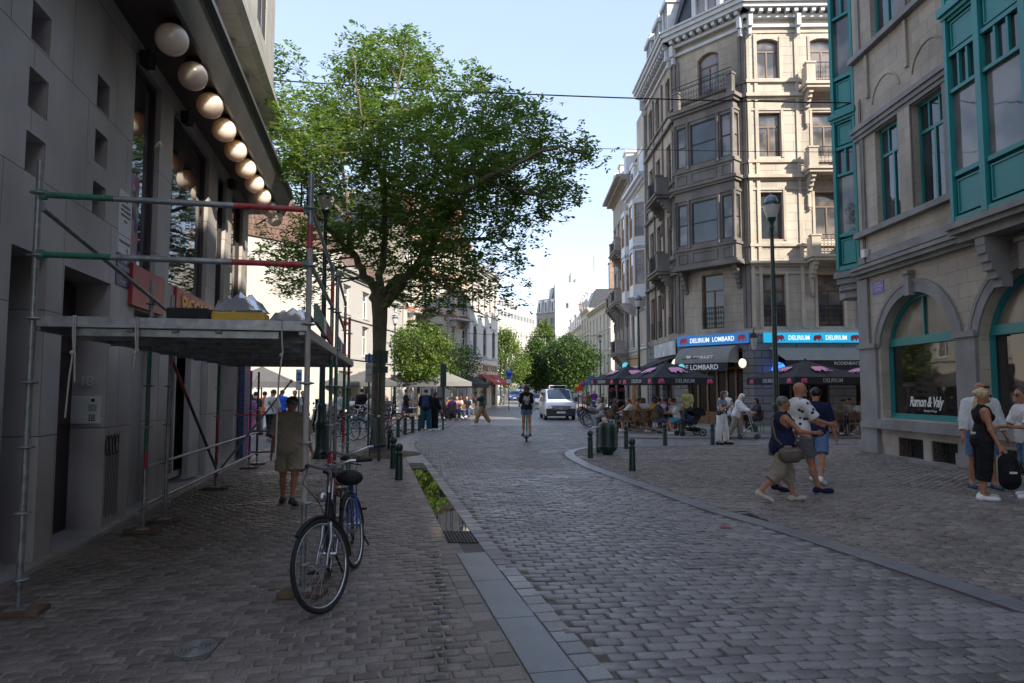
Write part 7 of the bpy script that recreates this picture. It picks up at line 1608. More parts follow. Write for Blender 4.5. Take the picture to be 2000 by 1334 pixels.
# ------------------------------------------------------------------ people: one continuous surface per body and per garment, from blended tapered limbs
def nets(prims,res,noise=None):
    """prims: dict(a,b,ra,rb,k,flat,clip[(point,normal)],sub) -> verts, quads"""
    A=np.array([[*p['a'],*p['b']]for p in prims if not p.get('sub')]).reshape(-1,3);mr=max(max(p['ra'],p['rb'])for p in prims)+.03+2*res
    lo=A.min(0)-mr;hi=A.max(0)+mr;n=np.ceil((hi-lo)/res).astype(int)+1
    D=np.full(n,.5,np.float32);ax=[lo[i]+np.arange(n[i])*res for i in range(3)]
    for p in prims:
        a=np.array(p['a'],float);b=np.array(p['b'],float);r=max(p['ra'],p['rb']);k=p.get('k',.03);f=p.get('flat')
        ex=r*max(1,1/min(1,f[1])if f else 1)+k+2*res
        i0=np.maximum(0,np.floor((np.minimum(a,b)-ex-lo)/res).astype(int));i1=np.minimum(n,np.ceil((np.maximum(a,b)+ex-lo)/res).astype(int)+1)
        if(i1<=i0).any():continue
        Xg=np.stack(np.meshgrid(ax[0][i0[0]:i1[0]],ax[1][i0[1]:i1[1]],ax[2][i0[2]:i1[2]],indexing='ij'),-1).astype(np.float32)
        q=Xg-a;ab=b-a
        if f is not None:
            v=np.array(f[0],float);v/=np.linalg.norm(v);q=q+((f[1]-1)*(q@v))[...,None]*v;ab=ab+(f[1]-1)*(ab@v)*v
        L2=ab@ab;t=np.clip((q@ab)/L2,0,1)if L2>1e-9 else np.zeros(q.shape[:-1])
        d=np.linalg.norm(q-t[...,None]*ab,axis=-1)-(p['ra']+(p['rb']-p['ra'])*t)
        if f is not None and f[1]>1:d=d/(1+(f[1]-1)*.5)
        for c,nn in p.get('clip',()):d=np.maximum(d,(Xg-np.array(c))@np.array(nn))
        S=D[i0[0]:i1[0],i0[1]:i1[1],i0[2]:i1[2]]
        if p.get('sub'):S[...]=np.maximum(S,-d)
        else:
            h=np.maximum(k-np.abs(S-d),0)/k;S[...]=np.minimum(S,d)-h*h*k*.25
    if noise:
        G=np.meshgrid(*ax,indexing='ij');am,fr,ph=noise
        D+=am*(np.sin(G[2]*fr+3*np.sin(G[0]*fr*.5+ph))*np.sin(G[0]*fr*.7+G[1]*fr*.8+ph)+.6*np.sin(G[2]*fr*2.3+G[0]*fr*1.7+ph*2))
    s=D<0;c=[s[i:n[0]-1+i,j:n[1]-1+j,k:n[2]-1+k]for i in(0,1)for j in(0,1)for k in(0,1)]
    cnt=sum(x.astype(np.int8)for x in c);act=(cnt>0)&(cnt<8);idx=np.full(act.shape,-1,np.int64);ijk=np.argwhere(act);idx[act]=np.arange(len(ijk))
    P=np.zeros((len(ijk),3));W=np.zeros(len(ijk));i,j,k=ijk.T
    co=[(x,y,z)for x in(0,1)for y in(0,1)for z in(0,1)]
    for u in range(8):
        for v in range(u+1,8):
            if sum(abs(co[u][m]-co[v][m])for m in range(3))!=1:continue
            d0=D[i+co[u][0],j+co[u][1],k+co[u][2]];d1=D[i+co[v][0],j+co[v][1],k+co[v][2]];m=(d0<0)!=(d1<0)
            t=np.where(m,d0/np.where(m,d0-d1,1),0)[:,None];P+=np.where(m[:,None],np.array(co[u])*(1-t)+np.array(co[v])*t,0);W+=m
    P=(P/W[:,None]+ijk)*res+lo;Q=[]
    for axn in range(3):
        o1,o2=(axn+1)%3,(axn+2)%3;sl0=[slice(None)]*3;sl1=[slice(None)]*3;sl0[axn]=slice(0,-1);sl1[axn]=slice(1,None)
        cr=s[tuple(sl0)]!=s[tuple(sl1)];e=np.argwhere(cr);e=e[(e[:,o1]>0)&(e[:,o2]>0)&(e[:,o1]<n[o1]-1)&(e[:,o2]<n[o2]-1)]
        inner=s[tuple(sl0)][tuple(e.T)];m1=np.zeros(3,int);m1[o1]=1;m2=np.zeros(3,int);m2[o2]=1
        q=np.stack([idx[tuple((e-m1-m2).T)],idx[tuple((e-m2).T)],idx[tuple(e.T)],idx[tuple((e-m1).T)]],1);q[~inner]=q[~inner][:,::-1];Q.append(q)
    return P,np.concatenate(Q)
def rotx(v,a):return np.array([v[0],v[1]*math.cos(a)-v[2]*math.sin(a),v[1]*math.sin(a)+v[2]*math.cos(a)])
def rotz(v,a):return np.array([v[0]*math.cos(a)-v[1]*math.sin(a),v[0]*math.sin(a)+v[1]*math.cos(a),v[2]])
SKIN=pm('skin_light',(.50,.26,.17),.5,var=.08,scale=8,spec=.35);SKINT=pm('skin_tanned',(.40,.18,.105),.5,var=.08,scale=8,spec=.35);SKIND=pm('skin_dark',(.09,.045,.03),.5,var=.08)
H_BLK=pm('hair_black',(.012,.01,.009),.5,var=.4,scale=30);H_BRN=pm('hair_brown',(.06,.03,.018),.5,var=.4,scale=30);H_GRY=pm('hair_grey',(.13,.12,.115),.6,var=.5,scale=25);H_BLD=pm('hair_blonde',(.5,.36,.2),.55,var=.35,scale=30);H_WHT=pm('hair_white',(.6,.57,.52),.6,var=.2,scale=25);H_RED=pm('hair_auburn',(.25,.08,.03),.5,var=.4,scale=30)
def person(label,loc,heading,H=1.75,skin=None,res=.02,girth=1.0,lean=0,twist=0,legs=((0,0,4),(0,0,4)),arms=((5,8,12,0),(5,8,12,0)),head=(0,0),
           top=None,bottom=None,shoes=None,hair=None,extra=None,sit=None,group=None,female=False,foot=(0,0),seat_z=None,hatm=None,name='person'):
    """legs: (swing forward, knee bend, splay) left, right; arms: (forward, outward, elbow bend, inward turn) left, right; head: (nod, turn to the left).
    top: (mat, sleeve 0..1, hem z offset, looseness) bottom: (mat, leg length 0..1, looseness) shoes: mat; local +Y is forward, left is -X"""
    h=H/1.75;skin=skin or SKIN;D=math.radians;g_=girth
    J={};J['pel']=np.array([0,0,.93*h]);LN=D(lean)
    def up(v):return J['pel']+rotx(np.array(v)*h,-LN)
    J['wst']=up((0,.0,.12));J['che']=up((0,.005,.36));J['nk0']=up((0,-.01,.50));J['nk1']=up((0,.015,.585));hn,ht=D(head[0]),D(head[1])
    J['hd']=J['nk1']+rotx(np.array([0,.02,.095])*h,-LN-hn);sw=(.155 if female else .18)*h*(.5+.5*g_)
    tw=D(twist);shv={}
    for s,nm in((-1,'L'),(1,'R')):
        shv[nm]=up((0,0,.445))+rotz(np.array([s*sw,0,0]),tw);fw,out,bend,inn=[D(x)for x in arms[0 if s<0 else 1]]
        ua,fa=.29*h,.25*h;d=np.array([s*math.sin(out),math.sin(fw)*math.cos(out),-math.cos(fw)*math.cos(out)]);el=shv[nm]+d*ua
        d2=np.array([s*math.sin(out)*math.cos(bend),math.sin(fw+bend),-math.cos(fw+bend)]);d2=d2/np.linalg.norm(d2);d2=rotz(d2,s*inn*1.0)if inn else d2;wr=el+d2*fa
        J['el'+nm],J['wr'+nm],J['dh'+nm]=el,wr,d2
        hipx=(.085 if not female else .09)*h*(.6+.4*g_);J['hp'+nm]=J['pel']+np.array([s*hipx,0,-.02*h]);a,b,sp=[D(x)for x in legs[0 if s<0 else 1]]
        d=np.array([s*math.sin(sp),math.sin(a)*math.cos(sp),-math.cos(a)*math.cos(sp)]);kn=J['hp'+nm]+d*.43*h;d2=np.array([s*math.sin(sp)*.5,math.sin(a-b),-math.cos(a-b)]);an=kn+d2*.415*h
        J['kn'+nm],J['an'+nm]=kn,an;fp=D(foot[0 if s<0 else 1]);fd=np.array([s*.15,math.cos(fp),-math.sin(fp)]);J['to'+nm]=an+fd*.17*h+np.array([0,0,-.055*h])*math.cos(fp);J['hl'+nm]=an+np.array([0,-.045,-.05])*h
    zmin=min(min(J['to'+s][2]-.028*h,J['hl'+s][2]-.035*h)for s in 'LR')
    if seat_z is not None:zmin=J['pel'][2]-.10*h-seat_z
    for k in J:J[k]=J[k]-np.array([0,0,zmin])if not k.startswith('dh')else J[k]
    for k in shv:shv[k]=shv[k]-np.array([0,0,zmin])
    fwd=rotz(np.array([0,1.0,0]),tw*.5);hf=rotz(rotx(np.array([0,1.0,0]),-hn-LN),ht);hu=rotz(rotx(np.array([0,0,1.0]),-hn-LN),ht);hs=np.cross(hf,hu);hd=J['hd']
    def P(a,b,ra,rb,k=.03,**kw):return dict(a=a,b=b,ra=ra*h,rb=rb*h,k=k,**kw)
    def torso(e):
        bl=.03*(g_-1)*3;T=[P(J['pel']+np.array([-.045,0,0])*h,J['pel']+np.array([.045,0,0])*h,.115*g_+e,.115*g_+e,.05,flat=(fwd,1.22/g_**.3)),P(J['wst']-[.035*h,-bl,0],J['wst']+[.035*h,bl,0],(.095 if female else .11)*g_+e,(.095 if female else .11)*g_+e,.08,flat=(fwd,1.25/g_**.5)),
             P(J['che']-[.055*h,0,0],J['che']+[.055*h,0,0],.115*(.5+.5*g_)+e,.115*(.5+.5*g_)+e,.09,flat=(fwd,1.22)),P(shv['L']*.8+shv['R']*.2,shv['R']*.8+shv['L']*.2,.062+e,.062+e,.07),P(J['che'],J['nk0'],.08+e,.05+e,.06)]
        if female:T+=[P(J['che']+rotz(np.array([s*.06,.085,-.01]),tw)*h,J['che']+rotz(np.array([s*.06,.09,-.01]),tw)*h,.05+e,.05+e,.04)for s in(-1,1)]
        if not female:T+=[P(J['pel']+np.array([s*.06,-.06,-.02])*h,J['pel']+np.array([s*.06,-.06,-.03])*h,.075*g_+e,.075*g_+e,.04)for s in(-1,1)]
        else:T+=[P(J['pel']+np.array([s*.065,-.05,-.03])*h,J['pel']+np.array([s*.065,-.05,-.04])*h,.088*g_+e,.088*g_+e,.05)for s in(-1,1)]
        return T
    lg=.8+.2*g_
    def leg(s,e,k=.035):return[P(J['hp'+s],J['kn'+s],.083*lg*(.6+.4*g_)+e,.055*lg+e,k),P(J['kn'+s],J['an'+s],.052*lg+e,.036+e,.025)]
    def arm(s,e):return[P(shv[s],J['el'+s],.05*lg+e,.039*lg+e,.03),P(J['el'+s],J['wr'+s],.038*lg+e,.026+e,.02)]
    B=torso(0)+[P(J['nk0'],J['nk1']+(J['hd']-J['nk1'])*.3,.056 if not female else .047,.052 if not female else .045,.03)]
    for s in 'LR':
        B+=leg(s,0)+arm(s,0);cf=(J['kn'+s]*.68+J['an'+s]*.32);B.append(P(cf-np.array([0,.018,0])*h,cf-np.array([0,.012,.08])*h,.047*lg,.038,.03));B+=[P(J['an'+s],J['to'+s],.036,.026,.02),P(J['an'+s],J['hl'+s],.036,.032,.02)]
        w=J['wr'+s];d=J['dh'+s];sd=np.cross(d,[0,1.0,.01]);sd/=np.linalg.norm(sd)+1e-6;pn=np.cross(sd,d);inw=pn*.3;pc=w+d*.05*h;B.append(P(w,w+d*.085*h,.026,.034,.02,flat=(sd,1.6)))
        fr=max(.0085,res*.62/h)
        for i,(o,ln)in enumerate(((-.030,.062),(-.010,.074),(.010,.070),(.029,.052))):
            if res>.018 and i in(0,3)and False:continue
            r0=w+(d*.085+pn*o)*h;m=r0+(d*ln*.5+sd*(1 if s=='R' else-1)*-.008)*h;cu=d*.75-sd*(1 if s=='R' else-1)*-.0+np.array([0,-.25,0]);cu=cu/np.linalg.norm(cu);B+=[P(r0,m,fr,fr*.95,.008),P(m,m+cu*ln*.5*h,fr*.95,fr*.85,.006)]
        tb=w+(d*.03-pn*-.028)*h;tm=tb+(d*.035+pn*.028)*h;B+=[P(tb,tm,.012,.0105,.012),P(tm,tm+(d*.028+pn*.004)*h,.0105,.009,.006)]
    HP=[P(hd+hu*.028*h-hf*.012*h,hd+hu*.03*h+hf*.01*h,.086,.082,.02),P(hd-hu*.02*h+hf*.01*h,hd-hu*.075*h+hf*.042*h,.07,.036,.04),P(hd-hf*.02*h-hu*.02*h,hd-hf*.03*h-hu*.06*h,.06,.05,.04)]
    if res<.016:
        HP+=[P(hd+hf*.088*h+hu*.0*h,hd+hf*.112*h-hu*.028*h,.010,.014,.012),P(hd+hf*.082*h+hu*.022*h-hs*.03*h,hd+hf*.082*h+hu*.022*h+hs*.03*h,.014,.014,.015),P(hd+hf*.086*h-hu*.062*h-hs*.014*h,hd+hf*.086*h-hu*.062*h+hs*.014*h,.009,.009,.01),P(hd+hf*.08*h-hu*.092*h,hd+hf*.081*h-hu*.092*h,.018,.018,.02)]
    else:HP+=[P(hd+hf*.085*h,hd+hf*.105*h-hu*.025*h,.014,.016,.015)]
    for s_ in(-1,1):HP.append(P(hd+hs*s_*.080*h+hu*.014*h,hd+hs*s_*.082*h-hu*.022*h,.014,.010,.008,flat=(hs,1.5)))
    t=thing(name,label,'person',(0,0,0),0,group)
    def mk(nm,prims,mat,r=None,noise=None):
        v,q=nets(prims,r or res,noise)
        if not len(v):return None
        me=bpy.data.meshes.new(nm);o=fast_mesh(nm,v,q,mat,None,t,True);return o
    mk('body',B+HP,skin)
    if res<.016:
        for s_ in(-1,1):
            mb=MB();c=hd+(hf*.083+hu*.004+hs*s_*.031)*h;mb.sphere(tuple(c),.011*h,8);mb.build('eye',pm('eye_dark',(.03,.02,.015),.2),t)
            mb=MB();mb.tube([tuple(hd+(hf*.094+hu*.026+hs*s_*.015)*h),tuple(hd+(hf*.094+hu*.03+hs*s_*.032)*h),tuple(hd+(hf*.078+hu*.024+hs*s_*.05)*h)],.004*h,5);mb.build('eyebrow',hair[0]if hair else H_GRY,t)
        mb=MB();mb.tube([tuple(hd+(hf*.090-hu*.062-hs*.024)*h),tuple(hd+(hf*.099-hu*.061)*h),tuple(hd+(hf*.090-hu*.062+hs*.024)*h)],.0045*h,5);mb.build('lips',pm('lips',(.35,.1,.08),.4),t)
    def cut(a,b,f,drop=0):a=np.array(a);b=np.array(b);d=(b-a)/(np.linalg.norm(b-a)+1e-9);return[(a+(b-a)*f,d)]
    ph=random.uniform(0,6)
    if bottom:
        m,ln,lo=bottom;W=[P(J['pel']-[.045*h,0,0],J['pel']+[.045*h,0,0],.122*g_+.004,.122*g_+.004,.05,flat=(fwd,1.2/g_**.3)),P(J['pel'],J['wst'],.12*g_,.112*g_*(.9 if female else 1),.06,flat=(fwd,1.25/g_**.4),clip=[(J['wst'],np.array([0,0,1.0]))])]+[P(J['pel']+np.array([s*.062,-.055,-.03])*h,J['pel']+np.array([s*.062,-.055,-.04])*h,.088*g_+.006,.088*g_+.006,.04)for s in(-1,1)]
        if ln=='skirt':W+=[P(J['pel'],(J['knL']+J['knR'])/2-np.array([0,0,.1]),.14,.26,.05,clip=cut(J['pel'],(J['knL']+J['knR'])/2,1.15))]
        else:
            for s in 'LR':
                e=.010+lo;f1=min(1,ln*2);flare=lo*.8
                W.append(P(J['hp'+s],J['kn'+s],.085*lg*(.6+.4*g_)+e,.057*lg+e+flare,.03,clip=cut(J['hp'+s],J['kn'+s],f1)if ln<.5 else[]))
                if ln>=.5:f2=(ln-.5)*2;W.append(P(J['kn'+s],J['an'+s],.056*lg+e+flare,.045+e+flare,.03,clip=cut(J['kn'+s],J['an'+s],f2)))
        mk('trousers' if ln!='skirt' and ln>.7 else('skirt' if ln=='skirt' else 'shorts'),W,m,noise=(.0035,34,ph))
    if top:
        m,sl,hem,lo=top;T=torso(.012+lo);clipz=J['pel'][2]+hem*h
        T.append(P(J['pel']+np.array([0,0,min(.0,hem)])*h,J['wst'],.118*g_+.018+lo,.11*g_+.014+lo,.05,flat=(fwd,1.2/g_**.3)))
        for pz in T:pz['clip']=[(np.array([0,0,clipz]),np.array([0,0,-1.0]))]+([(J['che']+np.array([0,0,.055*h]),np.array([0,.0,1.0]))]if sl<0 and False else[])+[(J['nk0']+np.array([0,0,.03*h]),rotx(np.array([0,.35,.94]),0))]
        if sl>0:
            for s in 'LR':
                f1=min(1,sl*2);e=.011+lo;T.append(P(shv[s],J['el'+s],.053*lg+e,.045*lg+e+lo*.5,.035,clip=cut(shv[s],J['el'+s],f1)if sl<.5 else[]))
                if sl>=.5:T.append(P(J['el'+s],J['wr'+s],.043*lg+e,.032+e,.03,clip=cut(J['el'+s],J['wr'+s],(sl-.5)*2)))
        else:
            for s in 'LR':T.append(dict(a=shv[s]+np.array([(-.012 if s=='L' else .012)*h,0,-.01]),b=J['el'+s],ra=(.084+lo)*lg*h,rb=.07*h,sub=True))
            if female:T.append(dict(a=J['nk0']+fwd*.07*h+np.array([0,0,-.02])*h,b=J['nk0']+fwd*.13*h,ra=.05*h,rb=.06*h,sub=True))
        mk('shirt' if sl>0 else 'top',T,m,noise=(.0028,32,ph+1))
    if shoes:
        for s in 'LR':
            an,to,hl=J['an'+s],J['to'+s],J['hl'+s];sf=(to-hl);sf=sf/np.linalg.norm(sf);sn=np.cross(np.cross(sf,[0,0,1.0]),sf);sn=sn if sn[2]>0 else-sn;bt=hl-sn*.034*h
            S=[P(hl+sn*.008,to+sn*.004+sf*.02,.040,.034,.03,flat=(sn,1.0)),P(hl,an-(an-hl)*.15,.042,.043,.03),P(hl*.4+to*.6,to+sf*.03,.045,.036,.03,flat=(sn,1.25))]
            for q in S:q['clip']=[(bt,-sn)]
            mk('shoe',S,shoes if not isinstance(shoes,tuple)else shoes[0])
    if hair:
        m,style=hair[0],hair[1];c=hd+hu*.034*h-hf*.012*h;face=[(hd+hf*.050*h+hu*.065*h,hf*.83-hu*.56)]
        Hh=[P(c,c-hf*.01*h,.101,.1,.02,clip=face+[(hd-hu*.045*h,-hu)])]
        if style=='bald':Hh=[]
        if style=='short':Hh=[P(c,c-hf*.01*h,.098,.097,.02,clip=face+[(hd-hu*.045*h-hf*.02*h,(-hu*.9+hf*.35))])]
        if style=='crop':Hh=[P(c,c-hf*.01*h,.092,.092,.02,clip=face+[(hd-hu*.03*h,-hu*.9+hf*.4)])]
        if style in('long','verylong'):L_=.28 if style=='long' else .42;Hh+=[P(hd-hf*.05*h,hd-hf*.09*h-np.array([0,0,L_])*h,.085,.055,.04,flat=(hf,1.5)),P(hd-hf*.03*h+hs*.05*h,hd-hf*.06*h+hs*.06*h-np.array([0,0,L_*.6])*h,.05,.04,.03),P(hd-hf*.03*h-hs*.05*h,hd-hf*.06*h-hs*.06*h-np.array([0,0,L_*.6])*h,.05,.04,.03)]
        if style=='bob':Hh+=[P(c-hf*.01,hd-hf*.04*h-hu*.08*h,.1,.085,.03,clip=[(hd+hf*.02*h,hf)])]
        if style=='bun':Hh+=[P(hd-hf*.1*h+hu*.05*h,hd-hf*.11*h+hu*.05*h,.045,.045,.02)]
        if style=='pony':Hh+=[P(hd-hf*.09*h+hu*.04*h,hd-hf*.13*h-hu*.16*h,.05,.03,.03)]
        if style=='afro':Hh=[P(c+hu*.02*h,c+hu*.03*h,.15,.15,.02,clip=[(hd+hf*.04*h,hf*.9-hu*.3)])]
        if Hh:mk('hair',Hh,m,noise=(.003,60,1))
    if hatm=='none':pass
    elif hatm:mk('cap',[P(c0_,c0_-hf*.005,.103,.102,.02,clip=[(hd+hu*.035*h,-hu*.97-hf*.2)])for c0_ in[hd+hu*.04*h-hf*.008*h]]+[P(hd+hf*.07*h+hu*.05*h,hd+hf*.13*h+hu*.035*h,.05,.045,.01,flat=(hu,5))],hatm)
    ctx=dict(J=J,sh=shv,hd=hd,hf=hf,hu=hu,hs=hs,h=h,t=t,P=P,mk=mk,fwd=fwd,res=res)
    if extra:extra(ctx)
    t.location=loc;t.rotation_euler=(0,0,heading);return t,ctx
def held(name,label,cat,ctx_thing,build):
    """a carried thing: top-level, built in the carrier's local frame"""
    t=thing(name,label,cat,(0,0,0));build(t);t.location=ctx_thing.location;t.rotation_euler=ctx_thing.rotation_euler;return t
def xtube(nm,pts,r,mat,t,flat=None):mb=MB();mb.tube([tuple(p)for p in pts],r,8);return mb.build(nm,mat,t)
def sunglasses(c,up_=0.0):
    hd,hf,hu,hs,h,t=(c[k]for k in('hd','hf','hu','hs','h','t'));mb=MB()
    for s in(-1,1):mb.sphere(tuple(hd+(hf*.092+hu*(.006+up_)+hs*s*.032)*h),.026*h,10,sc=(1,.6,.8));mb.tube([tuple(hd+(hf*.09+hu*(.012+up_)+hs*s*.055)*h),tuple(hd+(hu*(.012+up_)+hs*s*.086)*h)],.004,4)
    mb.tube([tuple(hd+(hf*.1+hu*(.01+up_)-hs*.02)*h),tuple(hd+(hf*.1+hu*(.01+up_)+hs*.02)*h)],.004,4);mb.build('sunglasses',VBLK,t)
BAGT=pm('taupe_leather',(.11,.075,.055),.55,var=.15,bump=.002);DEN=cloth((.10,.17,.30),'light_denim');DEND=cloth((.03,.05,.10),'dark_denim')
CNAVY=cloth((.012,.016,.05),'navy_cloth');CBLK=cloth((.012,.012,.014),'black_cloth');CWHT=cloth((.62,.61,.6),'white_cloth');CBEI=cloth((.26,.22,.17),'beige_cloth');CGRY=cloth((.10,.10,.105),'grey_cloth');CKHA=cloth((.25,.16,.075),'khaki_cloth');CCRM=cloth((.5,.43,.35),'cream_shoe')
NR=.0095
def front(px,py):q=gr(px,py);return q
ZR=-PI/2  # heading that faces +X (to the right of the picture)
# woman in navy top, striding right
def ex1(c):
    J,h,t=c['J'],c['h'],c['t'];sh=c['sh'];a=sh['L']*.35+sh['R']*.65+np.array([0,.0,.06]);hip=J['pel']+np.array([.20,.06,.0])
    xtube('bag_strap',[sh['L']*.5+sh['R']*.5+np.array([-.1,.02,.075]),J['che']+np.array([.02,.17,.05]),J['wst']+np.array([.12,.17,.0]),J['pel']+np.array([.19,.11,.02])],.017,BAGT,t)
    xtube('bag_strap',[sh['L']*.5+sh['R']*.5+np.array([-.1,-.02,.075]),J['che']+np.array([.02,-.16,.03]),J['wst']+np.array([.13,-.15,.0]),J['pel']+np.array([.2,-.09,.02])],.015,BAGT,t)
q=(gr(1500,972)+gr(1552,990))/2
t,c=person('woman with short grey hair in a navy sleeveless top and beige capris striding right',(q.x+.05,q.y,0),ZR,1.60,SKINT,NR,1.32,0,0,((16,4,3),(-18,28,3)),((40,6,34,8),(44,10,40,12)),(0,0),(CNAVY,0,-.13,.02),(CBEI,.72,.022),CCRM,(H_GRY,'short'),ex1,female=True,foot=(-4,35))
def bag(tt):
    v,qd=nets([dict(a=c['J']['pel']+np.array([.235,-.07,-.10]),b=c['J']['pel']+np.array([.235,.12,-.10]),ra=.085,rb=.085,k=.03,flat=((1,0,0),1.8)),dict(a=c['J']['pel']+np.array([.235,-.05,-.16]),b=c['J']['pel']+np.array([.235,.1,-.16]),ra=.08,rb=.08,k=.03,flat=((1,0,0),1.6))],.01);fast_mesh('bag_body',v,qd,BAGT,None,tt,True)
    mb=MB();p0=c['J']['pel']+np.array([.30,-.09,-.07]);mb.tube([tuple(p0),tuple(p0+np.array([0,.2,.02]))],.005,5);mb.build('zip',ALU,tt)
held('crossbody_bag','taupe crossbody bag at the hip of the woman in the navy top','bag',t,bag)
# bald man in the white patterned shirt
PAT=pm('white_printed_cloth',(.62,.61,.6),.85,var=.05);nt=PAT.node_tree;vo=nt.nodes.new('ShaderNodeTexVoronoi');vo.inputs['Scale'].default_value=10;tc=nt.nodes.new('ShaderNodeTexCoord');nt.links.new(tc.outputs['Object'],vo.inputs[0])
cr=nt.nodes.new('ShaderNodeValToRGB');cr.color_ramp.elements[0].position=.27;cr.color_ramp.elements[1].position=.31;cr.color_ramp.elements[0].color=(.02,.02,.05,1);cr.color_ramp.elements[1].color=(.62,.61,.6,1);nt.links.new(vo.outputs['Distance'],cr.inputs[0]);nt.links.new(cr.outputs[0],nt.nodes['Principled BSDF'].inputs['Base Color'])
def ex2(c):
    sh,J,t=c['sh'],c['J'],c['t']
    for s,k in(('L',-1),('R',1)):a=sh[s]*.72+sh['R' if s=='L' else 'L']*.28;xtube('backpack_strap',[a+np.array([0,-.10,-.05]),a+np.array([0,.0,.085]),a+np.array([0,.13,-.03]),a+np.array([0,.15,-.2]),a+np.array([k*.06,.08,-.32])],.017,pm('olive_strap',(.07,.07,.05),.8),t)
q=gr(1580,970)
t,c=person('bald tanned man in a white shirt with dark print and grey shorts beside the woman',(q.x,q.y+.35,0),ZR+.12,1.82,SKINT,NR,1.16,2,0,((-16,12,3),(18,3,3)),((38,8,35,14),(34,8,42,14)),(-4,-8),(PAT,.42,-.10,.022),(CGRY,.42,.03),CNAVY,(H_GRY,'bald'),ex2,foot=(20,0))
q=gr(1608,943)
t,c=person('man in a navy t-shirt and rolled denim shorts seen from behind, in white trainers',(q.x-.1,q.y,0),ZR+.95,1.76,SKINT,NR,1.08,2,0,((20,6,4),(-20,14,4)),((-8,8,14,0),(2,12,14,0)),(0,22),(CNAVY,.44,-.06,.02),(DEN,.44,.022),WHITE,(H_BLK,'short'),foot=(0,24))
# blonde woman in black with belt
def ex4(c):
    J=c['J'];mb=MB();mb.torus(tuple(J['wst']-np.array([0,0,.03])),.135,.022,(0,0,1),30,6,flat=1.3);mb.build('belt',pm('cream_belt',(.5,.46,.38),.6),c['t']);sunglasses(c)
    xtube('braid',[c['hd']-c['hf']*.09-c['hu']*.02,c['hd']-c['hf']*.12-c['hu']*.12,c['hd']-c['hf']*.10-c['hu']*.24],.032,H_BLD,c['t'])
q=gr(1925,976)
t,c=person('blonde woman with a braid and sunglasses in a black tank top and black capris',(q.x,q.y,0),ZR-.25,1.70,SKINT,NR,1.12,0,0,((2,2,4),(-4,4,4)),((2,7,8,0),(8,9,12,0)),(0,0),(CBLK,0,.0,.008),(CBLK,.74,.02),WHITE,(H_BLD,'bun'),ex4,female=True)
def bpack(tt):
    w=c['J']['wrR']+c['J']['dhR']*.1;v,qd=nets([dict(a=w+np.array([.02,.06,-.16]),b=w+np.array([.02,.08,-.42]),ra=.13,rb=.15,k=.04,flat=((1,0,0),1.6)),dict(a=w+np.array([.09,.06,-.3]),b=w+np.array([.09,.08,-.40]),ra=.09,rb=.09,k=.04,flat=((1,0,0),1.6))],.012);fast_mesh('bag_body',v,qd,CBLK,None,tt,True)
    xtube('strap',[w+np.array([0,0,-.02]),w+np.array([.03,.1,-.15]),w+np.array([.02,.12,-.3])],.015,CBLK,tt);xtube('handle',[w+np.array([.02,.02,-.12]),w+np.array([0,0,.0]),w+np.array([.02,.1,-.12])],.01,pm('dark_red_strap',(.12,.02,.02),.7),tt)
    mb=MB();mb.obox(tuple(w+np.array([.17,.07,-.3])),(.006,.1,.03));mb.build('logo_patch',SIGNW,tt)
held('backpack','black backpack hanging from the hand of the blonde woman','backpack',t,bpack)
q=gr(1905,958)
t,c=person('bald man in a white long-sleeved linen shirt and denim shorts behind the blonde woman',(q.x+.34,q.y+.3,0),PI-.25,1.83,SKINT,NR,1.15,3,0,((4,2,5),(-3,3,5)),((6,12,12,0),(6,12,12,0)),(12,30),(CWHT,.86,-.10,.02),(DEN,.46,.022),pm('grey_blue_shoe',(.08,.1,.14),.8),(H_GRY,'bald'),lambda c:sunglasses(c,.06))
q=gr(2003,972);person('man at the right frame edge with sunglasses and denim shorts holding out a hand',(q.x+.08,q.y,0),PI/2-.1,1.72,SKINT,NR,1.1,2,0,((5,3,4),(-5,5,4)),((22,6,68,4),(22,6,60,4)),(0,0),(CWHT,.44,-.08,.02),(DEN,.45,.02),WHITE,(H_BRN,'short'),sunglasses)
# man with the reddish cap under the scaffold: the paving dips here, so he stands a little lower in view
q=gr(563,985)
t,c=person('man in beige shirt and shorts with a brown flat cap walking away beside the scaffold',(q.x,q.y,0),.08,1.585,SKINT,NR,1.22,6,0,((12,3,3),(-12,18,3)),((-6,10,14,0),(8,12,14,0)),(6,10),(cloth((.36,.31,.25),'linen_shirt'),.47,-.10,.034),(cloth((.38,.31,.24),'beige_shorts'),.44,.034),pm('dark_trainer',(.05,.05,.05),.8),(H_GRY,'crop'),foot=(0,20),hatm=pm('brown_cap',(.09,.025,.015),.85,var=.3))
MR=.013
# woman with the phone in white trousers
def ex7(c):
    J=c['J'];xtube('bag_strap',[c['sh']['R']+np.array([-.05,.04,.05]),J['che']+np.array([0,.14,-.02]),J['pel']+np.array([-.16,.08,.03])],.014,CBLK,c['t'])
q=gr(1411,868)
t,c=person('young woman in flared white trousers and grey top looking down at a phone',(q.x,q.y,0),PI+.7,1.68,SKIN,MR,.92,2,0,((4,1,7),(-2,1,7)),((18,4,120,22),(22,6,105,22)),(22,0),(cloth((.16,.19,.25),'grey_blue_cloth'),.12,.07,.004),(CWHT,.96,.022),CBLK,(H_BRN,'long'),ex7,female=True)
held('mobile_phone','dark mobile phone held by the woman in white trousers','phone',t,lambda tt:(lambda mb:(mb.obox(tuple((c['J']['wrR']+c['J']['wrL'])/2+np.array([0,.09,.08])),(.075,.012,.15)),mb.build('phone_body',VBLK,tt)))(MB()))
